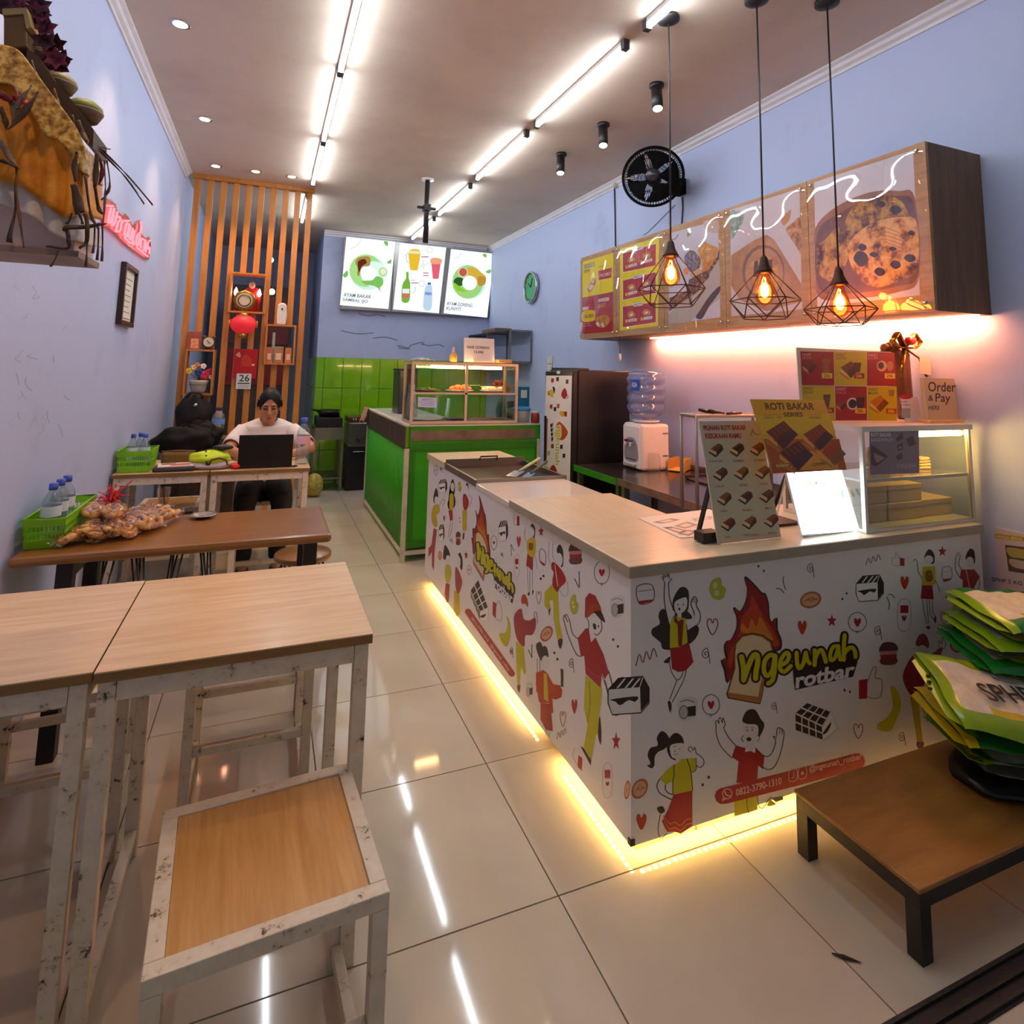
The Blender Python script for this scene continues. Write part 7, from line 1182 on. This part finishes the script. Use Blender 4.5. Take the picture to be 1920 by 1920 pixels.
hand((-.065, -.455, .834), 1); hand((.085, -.455, .834), -1)
for s_ in (-1, 1): limb([(s_*.09, .06, .52), (s_*.11, -.18, .52), (s_*.12, -.36, .49)], [.085, .075, .058]); limb([(s_*.12, -.36, .48), (s_*.11, -.33, .25), (s_*.11, -.3, .08)], [.056, .05, .036]); b.ball((s_*.11, -.36, .04), (.04, .1, .036), 12, 8)
b.build('body', m_skin, o, remesh=.0075, smooth_it=3)
# eyes looking down, brows, lips
for s_ in (-1, 1):
    e = MB(); e.ball((s_*.031, -.0885, .004), (.017, .006, .0065), 12, 8, T=Th); e.build('eye', M('#2a1a16', .3), o)
    e = MB(); e.tube([(s_*.014, -.0945, .027), (s_*.032, -.094, .031), (s_*.05, -.083, .026)], [.003, .0035, .002], 6, T=Th); e.build('eyebrow', m_hair, o)
MB().ball((0, -.0955, -.0675), (.021, .006, .0065), 14, 8, T=Th).build('lips', M('#8a4238', .45), o)
# hair: cap with a hairline, knot behind
h = MB()
def hf(u, v):
    t = 2*PI*u; fr = max(0, -math.sin(t)); pm = 2.25-1.12*fr**2.4; p_ = pm*v
    return Th @ Vector((.083*math.sin(p_)*math.cos(t), .016+.1*math.sin(p_)*math.sin(t), .03+.104*math.cos(p_)))
h.grid(hf, 40, 14, closed=True); h.ball((0, .09, .085), (.048, .045, .045), 16, 10, T=Th)
for s_ in (-1, 1): h.tube([(s_*.072, -.03, .06), (s_*.082, -.005, .02), (s_*.08, .015, -.03)], [.014, .013, .008], 8, T=Th)
h.build('hair', m_hair, o)
# t-shirt
def shf(u, v):
    t = 2*PI*u; fr = max(0, -math.sin(t)); zs = [1.055-.075*fr**3, 1.045-.05*fr**3, 1.0, .9, .75, .6, .5]; rx = [.07, .105, .205, .185, .168, .165, .17]; ry = [.066, .085, .108, .128, .128, .13, .135]; k = v*6; i = min(5, int(k)); f = k-i; L_ = lambda a: a[i]*(1-f)+a[i+1]*f
    y0 = .03+.05*v; return (L_(rx)*math.cos(t)*(1+.012*math.sin(9*t+12*v)), y0+L_(ry)*math.sin(t), L_(zs)+.006*math.sin(14*v+5*t)*v)
s_ = MB(); s_.grid(shf, 48, 30, closed=True)
for A in (AL, AR):
    p0, p1 = Vector(A[0]), Vector(A[1]); p2 = Vector(A[2]); sg = -1 if A is AL else 1; st = p0+Vector((-sg*.05, .005, -.005)); s_.tube([st, p0, p0.lerp(p1, .55), p1, p1.lerp(p2, .5)], [.062, .066, .064, .063, .06], 18, caps=False)
s_.build('t_shirt', m_shirt, o, solid=.004)
tr_ = MB()
for q in (-1, 1): tr_.tube([(q*.06, .12, .54), (q*.1, -.05, .54), (q*.112, -.2, .53), (q*.122, -.37, .5), (q*.122, -.385, .44), (q*.112, -.345, .22), (q*.11, -.31, .1)], [.13, .105, .09, .076, .07, .064, .054], 16)
tr_.ball((0, .09, .54), (.175, .15, .1)); tr_.build('trousers', m_trs, o, remesh=.012, smooth_it=4)
for q in (-1, 1): MB().ball((q*.11, -.365, .035), (.046, .115, .034), 16, 10).build('shoe', M('#2a2624', .6), o)

# ================================================================ offering shelf on the left wall
YS = 1.8
def py(u, v, Y=YS): return at(u, v, Y=Y)
def yprism(pts, y0, y1, name, mat, parent=None, bevel=0):
    P = [py(u, v) for u, v in pts]; n = len(P); v = [Vector((q.x, y0, q.z)) for q in P]+[Vector((q.x, y1, q.z)) for q in P]
    ob = MB().add(v, [tuple(range(n)), tuple(range(n, 2*n))[::-1]]+[(i, n+i, n+(i+1) % n, (i+1) % n) for i in range(n)]).build(name, mat, bevel=bevel)
    return wpart(ob, parent) if parent else ob
xw = XL+.001; zsh = py(80, 468).z
o = SH = thing('offering_shelf', 'wall shelf draped in yellow and white cloth, top left', 'shelf', (xw, YS, 0))
xr = py(148, 470).x
MB().box(0, xr-xw, .0, .2, zsh-.012, zsh+.004).build('board', M('#8a7468', .6, vary=.15), o)
MB().box(0, xr-xw-.015, .015, .19, zsh+.0045, zsh+.12).build('box', M('#d0b8b0', .6, vary=.06), o)
def cloth(name, top, bot, mat, amp, dy, nw, side):
    """cloth hanging on the front face and round the right corner of the shelf; top/bot: pixel polylines on the front face"""
    T0, B0 = [py(*q) for q in smooth_pts(top, False, 6)], [py(*q) for q in smooth_pts(bot, False, 6)]
    xs = xw; zt0, zb0 = T0[0].z, B0[0].z
    T0 = [Vector((xs, 0, zt0))]+T0; B0 = [Vector((xs, 0, zb0))]+B0; n = min(len(T0), len(B0))
    rs = lambda A, t: A[min(len(A)-1, int(t*(len(A)-1)))].lerp(A[min(len(A)-1, int(t*(len(A)-1))+1)], t*(len(A)-1)-int(t*(len(A)-1)))
    g = MB()
    def f(u, v):
        if u <= .7:
            t = u/.7; a, c_ = rs(T0, t), rs(B0, t); q = a.lerp(c_, v); return (q.x, YS-dy-amp*math.sin(nw*t*2*PI)*(.3+.7*v)-.012*v, q.z)
        t = (u-.7)/.3; a, c_ = T0[-1], B0[-1]; q = a.lerp(c_, v); return (q.x+amp*math.sin(9*t)*v, YS-dy+.19*t, q.z+.02*t*v)
    g.grid(f, 60, 14); return wpart(g.build(name, mat, solid=.003), SH)
m_yc = food('yellow_cloth', [(.3, '#b86a08'), (.5, '#e08e14'), (.7, '#f0a52a')], 14); m_wc = M('#cfc6c0', .85, vary=.1, bump=.3); m_lace = food('gold_lace', [(.35, '#6a4a14'), (.5, '#b8862a'), (.62, '#e0bc6a'), (.8, '#c89a3a')], 55)
cloth('white_cloth', [(0, 330), (60, 345), (115, 375), (150, 400)], [(0, 385), (40, 398), (75, 415), (100, 438), (125, 450), (152, 455)], m_wc, .008, .008, 3.5, 0)
cloth('yellow_cloth', [(0, 100), (40, 112), (80, 165), (117, 215), (145, 262), (158, 290)], [(0, 343), (40, 352), (75, 375), (110, 402), (135, 415), (153, 400)], m_yc, .01, .016, 4, 0)
cloth('gold_lace_band', [(0, 94), (42, 104), (82, 155), (120, 206), (150, 248), (164, 280)], [(0, 175), (30, 170), (66, 215), (95, 265), (122, 275), (158, 330)], m_lace, .006, .03, 4, 0)
# upper tiers: small dark boxes and palm trays
m_palm = M('#7a6450', .7, vary=.25, vscale=20); m_palmd = M('#4a3626', .7, vary=.25)
o = thing('offering_box', 'small brown wooden offering box above the yellow cloth', 'box', (0, 0, 0)); yprism([(0, 25), (42, 15), (45, 80), (0, 85)], YS+.02, YS+.25, 'body', M('#6a4a22', .6, vary=.2), o, .004); yprism([(0, 10), (45, 8), (55, 45), (45, 48), (40, 20), (0, 22)], YS+.015, YS+.255, 'lid', M('#a08a52', .6), o); yprism([(0, 98), (45, 105), (46, 116), (0, 110)], YS-.01, YS+.15, 'palm_tray', m_palm, o); yprism([(42, 80), (62, 92), (96, 142), (122, 172), (140, 195), (170, 236), (168, 270), (150, 255), (118, 210), (80, 160), (40, 112)], YS+.03, YS+.17, 'palm_tier', m_palmd, o)
def bowl(label, u, v, w_, lid):
    c = py(u, v, 1.92); s_ = w_/1101*2.05; q = thing('offering_bowl', label, 'bowl', (c.x, 1.92, c.z), 0, 'palm leaf offering bowls'); MB().lathe([(s_*.55, -s_*.55), (s_*.75, -s_*.5), (s_, 0), (s_*1.02, s_*.12), (s_*.9, s_*.1)], 22).build('bowl', m_palm, q)
    if lid: MB().lathe([(s_*.98, s_*.1), (s_*.95, s_*.4), (s_*.6, s_*.7), (0, s_*.8)], 22).build('lid', M(lid, .5, vary=.15), q)
bowl('palm bowl with green lid at the right end of offering shelf', 157, 212, 25, '#8a9a4a'); bowl('palm bowl with pale lid, middle of the offering tier', 112, 160, 22, '#b0a878'); bowl('palm bowl under the purple flowers, upper tier', 73, 108, 24, '#c8b890')
# purple flower garland
o = thing('flower_garland', 'garland of dark purple artificial flowers at top left', 'garland', (0, 0, 0)); m_pf1, m_pf2 = M('#6a0a34', .55), M('#420620', .6)
for k, (u, v) in enumerate([(8, 12), (28, 6), (62, 6), (75, 25), (60, 38), (68, 58), (84, 78), (62, 70), (96, 95), (106, 112), (88, 100), (112, 125), (76, 12), (45, -8), (104, 84), (86, 52), (20, 24), (40, 18), (72, 42), (98, 110), (114, 112)]):
    c = py(u, v, 1.86+.03*(k % 3)); f = MB()
    for j in range(11):
        t = 2*PI*j/6+k; r_ = .027 if j < 6 else .016; d = Vector((math.cos(t), -.35, math.sin(t))); x_ = Vector((-math.sin(t), 0, math.cos(t)))
        f.add([c, c+d*r_*.5+x_*r_*.42, c+d*r_*1.15, c+d*r_*.5-x_*r_*.42], [(0, 1, 2, 3)])
    ob = f.build('flower', m_pf1 if k % 2 else m_pf2, solid=.002); wpart(ob, o)
wpart(MB().tube([py(u, v, 1.9) for u, v in ((5, 0), (40, 5), (70, 20), (72, 50), (90, 85), (108, 118))], .006, 6).build('stem', M('#2a3a1c', .6), fixn=True), o)
# dried palm leaf ornaments
def leafs(label, strips, name='palm_ornament'):
    q = thing(name, label, 'ornament', (0, 0, 0), 0, 'dried palm ornaments')
    for pts, wds, c, Y in strips:
        P = smooth_pts(pts, False, 4); n = len(P); W_ = []
        for k in range(n): t = k/(n-1)*(len(wds)-1); f_ = int(min(t, len(wds)-2)); W_.append((wds[f_]*(1-(t-f_))+wds[f_+1]*(t-f_))*.62)
        Lp, Rp = [], []
        for k in range(n):
            a_, b2 = P[max(k-1, 0)], P[min(k+1, n-1)]; dx, dy = b2[0]-a_[0], b2[1]-a_[1]; l = math.hypot(dx, dy) or 1; Lp.append((P[k][0]-dy/l*W_[k], P[k][1]+dx/l*W_[k])); Rp.append((P[k][0]+dy/l*W_[k], P[k][1]-dx/l*W_[k]))
        v = [py(a_, b2, Y)+Vector((0, .006*math.sin(k), 0)) for k, (a_, b2) in enumerate(Lp+Rp)]
        wpart(MB().add(v, [(k, k+1, n+k+1, n+k) for k in range(n-1)], 0, True).build('leaf', c, solid=.003), q)
    return q
leafs('folded palm leaf fan with red petals, left picture edge', [([(0, 170), (25, 200), (22, 238)], [3, 9, 2], m_palm, 1.74), ([(30, 165), (32, 205), (20, 240)], [3, 10, 2], m_palm, 1.73), ([(72, 172), (50, 205), (15, 243)], [2, 11, 3], m_palmd, 1.72), ([(60, 160), (45, 180), (30, 205)], [2, 7, 3], m_palm, 1.725), ([(0, 200), (10, 225), (12, 243)], [8, 8, 2], m_palmd, 1.73), ([(25, 180), (45, 190), (55, 200)], [6, 8, 4], M('#b01830', .6), 1.728), ([(0, 178), (20, 186), (30, 180)], [8, 10, 4], M('#7a1020', .6), 1.735)])
leafs('long dark palm leaf with tassels hanging at left', [([(0, 262), (15, 290), (33, 315)], [10, 9, 2], m_palm, 1.74), ([(0, 300), (20, 308), (34, 316)], [4, 4, 2], m_palmd, 1.735), ([(30, 316), (30, 345), (26, 400), (18, 455)], [3, 2, 3, 9], m_palmd, 1.74), ([(31, 320), (33, 380), (45, 465)], [2, 1.5, 2], M('#7a4a2a', .6), 1.742)])
leafs('cut palm ornament shaped like a bird at right shelf corner', [([(145, 285), (140, 310), (142, 340)], [5, 8, 5], m_palmd, 1.72), ([(138, 345), (145, 375), (150, 400)], [10, 14, 16], m_palmd, 1.72), ([(118, 432), (125, 428), (165, 424), (200, 420)], [3, 7, 6, 2], m_palmd, 1.71), ([(122, 425), (130, 450), (125, 465), (88, 462)], [5, 7, 4, 3], m_palmd, 1.715), ([(158, 400), (165, 430), (160, 455), (150, 466)], [5, 7, 6, 3], m_palmd, 1.71), ([(110, 470), (95, 500)], [2, 1.5], m_palmd, 1.715), ([(163, 430), (161, 500)], [2, 1.8], m_palmd, 1.712), ([(135, 400), (125, 420)], [3, 3], m_palmd, 1.712), ([(148, 400), (155, 420)], [3, 3], m_palmd, 1.712)])
leafs('bundle of thin hanging palm strips beside neon sign', [([(182, 285), (180, 320), (178, 350)], [7, 8, 6], m_palmd, 1.78), ([(185, 290), (192, 320), (186, 345)], [3, 5, 3], M('#6a1030', .6), 1.79), ([(195, 300), (198, 360), (193, 420)], [1.5, 1.5, 1.5], m_palm, 1.8), ([(200, 300), (206, 350), (190, 375)], [1.2, 1.2, 1.2], m_palmd, 1.8), ([(178, 350), (185, 390), (192, 400)], [4, 5, 3], m_palmd, 1.79), ([(178, 420), (174, 475)], [2, 2], M('#5a3040', .6), 1.78), ([(185, 418), (182, 488)], [2, 2], M('#5a3040', .6), 1.785), ([(192, 415), (191, 490)], [2, 2], M('#5a3040', .6), 1.79), ([(160, 330), (170, 400), (185, 430)], [4, 3, 2], m_palmd, 1.775)])
leafs('two thin dark incense sticks slanting from the shelf', [([(186, 282), (235, 332), (270, 382)], [1.3, 1.3, 1], m_palmd, 1.9), ([(188, 278), (240, 330), (286, 384)], [1.3, 1.3, 1], m_palmd, 1.9), ([(176, 272), (207, 280)], [1, .8], m_palm, 1.88), ([(178, 285), (188, 279), (198, 285)], [1.5, 2, 1.2], m_palmd, 1.9)], 'incense_stick')
leafs('dried palm leaf skirt below the offering bowls', [([(122, 212), (126, 240), (130, 262)], [5, 6, 4], m_palm, 1.8), ([(134, 215), (140, 245), (148, 270)], [5, 6, 4], m_palmd, 1.8), ([(146, 225), (155, 250), (165, 268)], [5, 7, 5], m_palm, 1.81), ([(58, 112), (65, 135), (75, 155)], [3, 5, 3], m_palm, 1.8), ([(100, 165), (106, 185), (110, 205)], [3, 5, 3], m_palm, 1.8)])

# ================================================================ low table, rice sacks, sign on the wall
o = thing('low_table', 'low brown table with black frame standing by the counter', 'low table', (1.625, 1.135, 0)); a, b_ = 1.2, .39
m_lt = wood('low_table_top', '#8a5a24', '#a87434', .4, (3, 16, 16), coat=.1)
MB().box(0, a, 0, b_, .168, .18).build('top', m_lt, o, bevel=.003); fr = MB(); fr.box(.004, a-.004, .004, .034, .13, .1675); fr.box(.004, a-.004, b_-.034, b_-.004, .13, .1675); fr.build('frame', m_black, o); MB().box(.004, .034, .0345, b_-.0345, .13, .1675).build('frame', m_black, o)
for x in (.004, a-.044):
    for y in (.004, b_-.044): MB().box(x, x+.04, y, y+.04, 0, .1295).build('leg', m_black, o)
lump_ = thing('black_bag', 'flat black plastic bag under the stack of rice sacks', 'bag', (2.4, 1.32, .1805)); lump('bag', M('#0c0c0d', .35), (0, 0, .02), (.25, .15, .035), 41, .12, lump_, fl=.0)
m_rice = food('rice_face', [(.3, '#cdbb9c'), (.7, '#e6d8c0')], 30); m_gsk = M('#12701f', .22, vary=.15); m_lsk = M('#8aa814', .22, vary=.12); m_ysk = M('#d8b414', .25, vary=.15); m_clr = M('#a8a492', .15, vary=.2, vscale=25)
def sack(label, x, y, z, rz, tx, ty, L_, W_, T_, cols, seed, text=False):
    o = thing('rice_sack', label, 'rice sack', (x, y, z), 0, 'rice sacks stacked on the low table'); R_ = Euler((tx, ty, rz)).to_matrix(); rnd = random.Random(seed); ph = [rnd.uniform(0, 6.28) for _ in range(6)]; body = MB(); NU, NV = 34, 22
    edge, face, seal = cols
    def prof(s_): return max(0, 1-abs(s_)**5.5)**.5
    P = {}
    for top in (1, -1):
        for i in range(NU+1):
            for j in range(NV+1):
                u, v = 2*i/NU-1, 2*j/NV-1; th = prof(u*.98)*prof(v*.97)*T_/2*(1+.1*math.sin(9*u+ph[0])*math.sin(7*v+ph[1])+.06*math.sin(17*u+5*v+ph[2])); P[(top, i, j)] = R_ @ Vector((u*L_/2*(1+.02*math.sin(5*v+ph[3])), v*W_/2*(1+.02*math.sin(6*u+ph[4])), top*max(th, .0015)))
    for top in (1, -1):
        for i in range(NU):
            for j in range(NV):
                u, v = 2*(i+.5)/NU-1, 2*(j+.5)/NV-1
                m_ = 2 if u < -.86 else (0 if abs(v) > .62 or u > .85 else (1 if top > 0 else 0))
                if m_ == 1 and u > .45 and math.sin(14*v+9*u) > .2: m_ = 3
                if m_ == 1 and -.6 < u < 0 and -.6 < v < -.45: m_ = 3
                q = [P[(top, i, j)], P[(top, i+1, j)], P[(top, i+1, j+1)], P[(top, i, j+1)]]; body.add(q if top > 0 else q[::-1], [(0, 1, 2, 3)], m_, True)
    ob = body.build('sack', [edge, face, seal, m_ysk], o, fixn=False)
    bm = bmesh.new(); bm.from_mesh(ob.data); bmesh.ops.remove_doubles(bm, verts=bm.verts, dist=.0005); bm.to_mesh(ob.data); bm.free()
    tab = MB(); tab.add([R_ @ Vector(q) for q in ((-L_/2-.03, -W_*.4, .003), (-L_/2+.01, -W_*.45, .002), (-L_/2+.01, W_*.45, .002), (-L_/2-.026, W_*.36, -.004))], [(0, 1, 2, 3)]); tab.build('sealed_end', seal, o, solid=.0015)
    if text:
        v, f = glyphs('SPHP'); vv = []
        for gx, gy in v:
            x_, y_ = -.14+gx*.19*.97-gy*.07*.24, -.055+gx*.19*.24+gy*.07*.97; th = prof(x_*2/L_)*prof(y_*2/W_)*T_/2*1.13+.003; vv.append(R_ @ Vector((x_, y_, th)))
        MB().add(vv, f).build('lettering', M('#2a241c', .5), o)
        spots_ = MB(); [spots_.ball(R_ @ Vector((-L_/2-.03+.012*k, W_*(-.05+.1*k), .006)), (.009, .006, .004), 8, 6) for k in range(3)]; spots_.build('seal_mark', M('#2a2a14', .5), o)
    return o
def tip(x, y, z, L_, rz, ty): d = L_/2+.02; return (x+d*math.cos(rz), y+d*math.sin(rz), z-d*math.sin(ty))
for lab_, tp, rz, tx, ty, L_, W_, T_, cols, sd in (
    ('lowest rice sack with grey-white face lying on black bag', (2.17, 1.40, .30), -.42, .06, .1, .48, .29, .088, (m_clr, m_clr, m_lsk), 1),
    ('dark green rice sack, second from the bottom of stack', (2.11, 1.40, .37), -.45, .1, .12, .5, .3, .08, (m_gsk, m_clr, m_ysk), 2),
    ('rice sack with black SPHP lettering in middle of stack', (2.10, 1.40, .462), -.5, .32, .2, .52, .31, .085, (m_lsk, m_rice, m_lsk), 3),
    ('dark green rice sack just above the lettered sack', (2.37, 1.47, .515), -.42, .14, .14, .48, .29, .08, (m_gsk, m_clr, m_gsk), 4),
    ('yellow-green edged rice sack, second from top of stack', (2.40, 1.46, .572), -.36, .1, .1, .46, .28, .075, (m_lsk, m_clr, m_lsk), 5),
    ('top rice sack of stack with golden print, green edge', (2.43, 1.45, .635), -.3, .12, .06, .46, .29, .085, (m_gsk, m_rice, m_lsk), 6)):
    sack(lab_, *tip(*tp, L_, rz, ty), rz, tx, ty, L_, W_, T_, cols, sd, sd == 3)
# price card on the right wall
A, Bq = at(1838, 982, X=XR-.004), at(1856, 1132, X=XR-.004); zt_, zb_ = A.z, Bq.z; y1 = 1.645; y0 = 1.28
o = thing('rice_price_card', 'white price card for five kilo rice on right wall', 'sign', (XR, (y0+y1)/2, zb_)); MB().box(-.005, -.001, -(y1-y0)/2, (y1-y0)/2, 0, zt_-zb_).build('card', M('#cdb8b8', .5), o)
p = Print((XR-.005, 0, 0), (-1, 0, 0)).crop(1830, 960, 9.6); p.poly([(330, 385), (900, 455), (905, 535), (335, 470)], '#b8901c'); p.text('HARGA BERAS', [(350, 462), (830, 520), (830, 465), (350, 405)], '#e0cf9a'); p.poly([(520, 590), (1200, 670), (1260, 1160), (590, 1065)], '#5a4434'); p.blob([(560, 640), (900, 690), (1100, 760), (1150, 900), (850, 840), (620, 800)], '#b09a52'); p.blob([(600, 850), (850, 880), (1150, 950), (1180, 1060), (700, 1000)], '#b8a494'); p.text('SPHP 5 KG', [(285, 1245), (830, 1320), (830, 1250), (280, 1172)], '#4a3a48'); p.build('print', o)
# dry leaf on the floor
q = at(1583, 1798, Z=0); tag(MB().tube([(q.x-.02, q.y+.02, .003), (q.x, q.y, .005), (q.x+.03, q.y-.025, .003)], [.002, .007, .001], 6, sy=.3).build('leaf_scrap', M('#2a1a16', .8)), 'small dark leaf scrap on the floor tile joint', 'leaf')
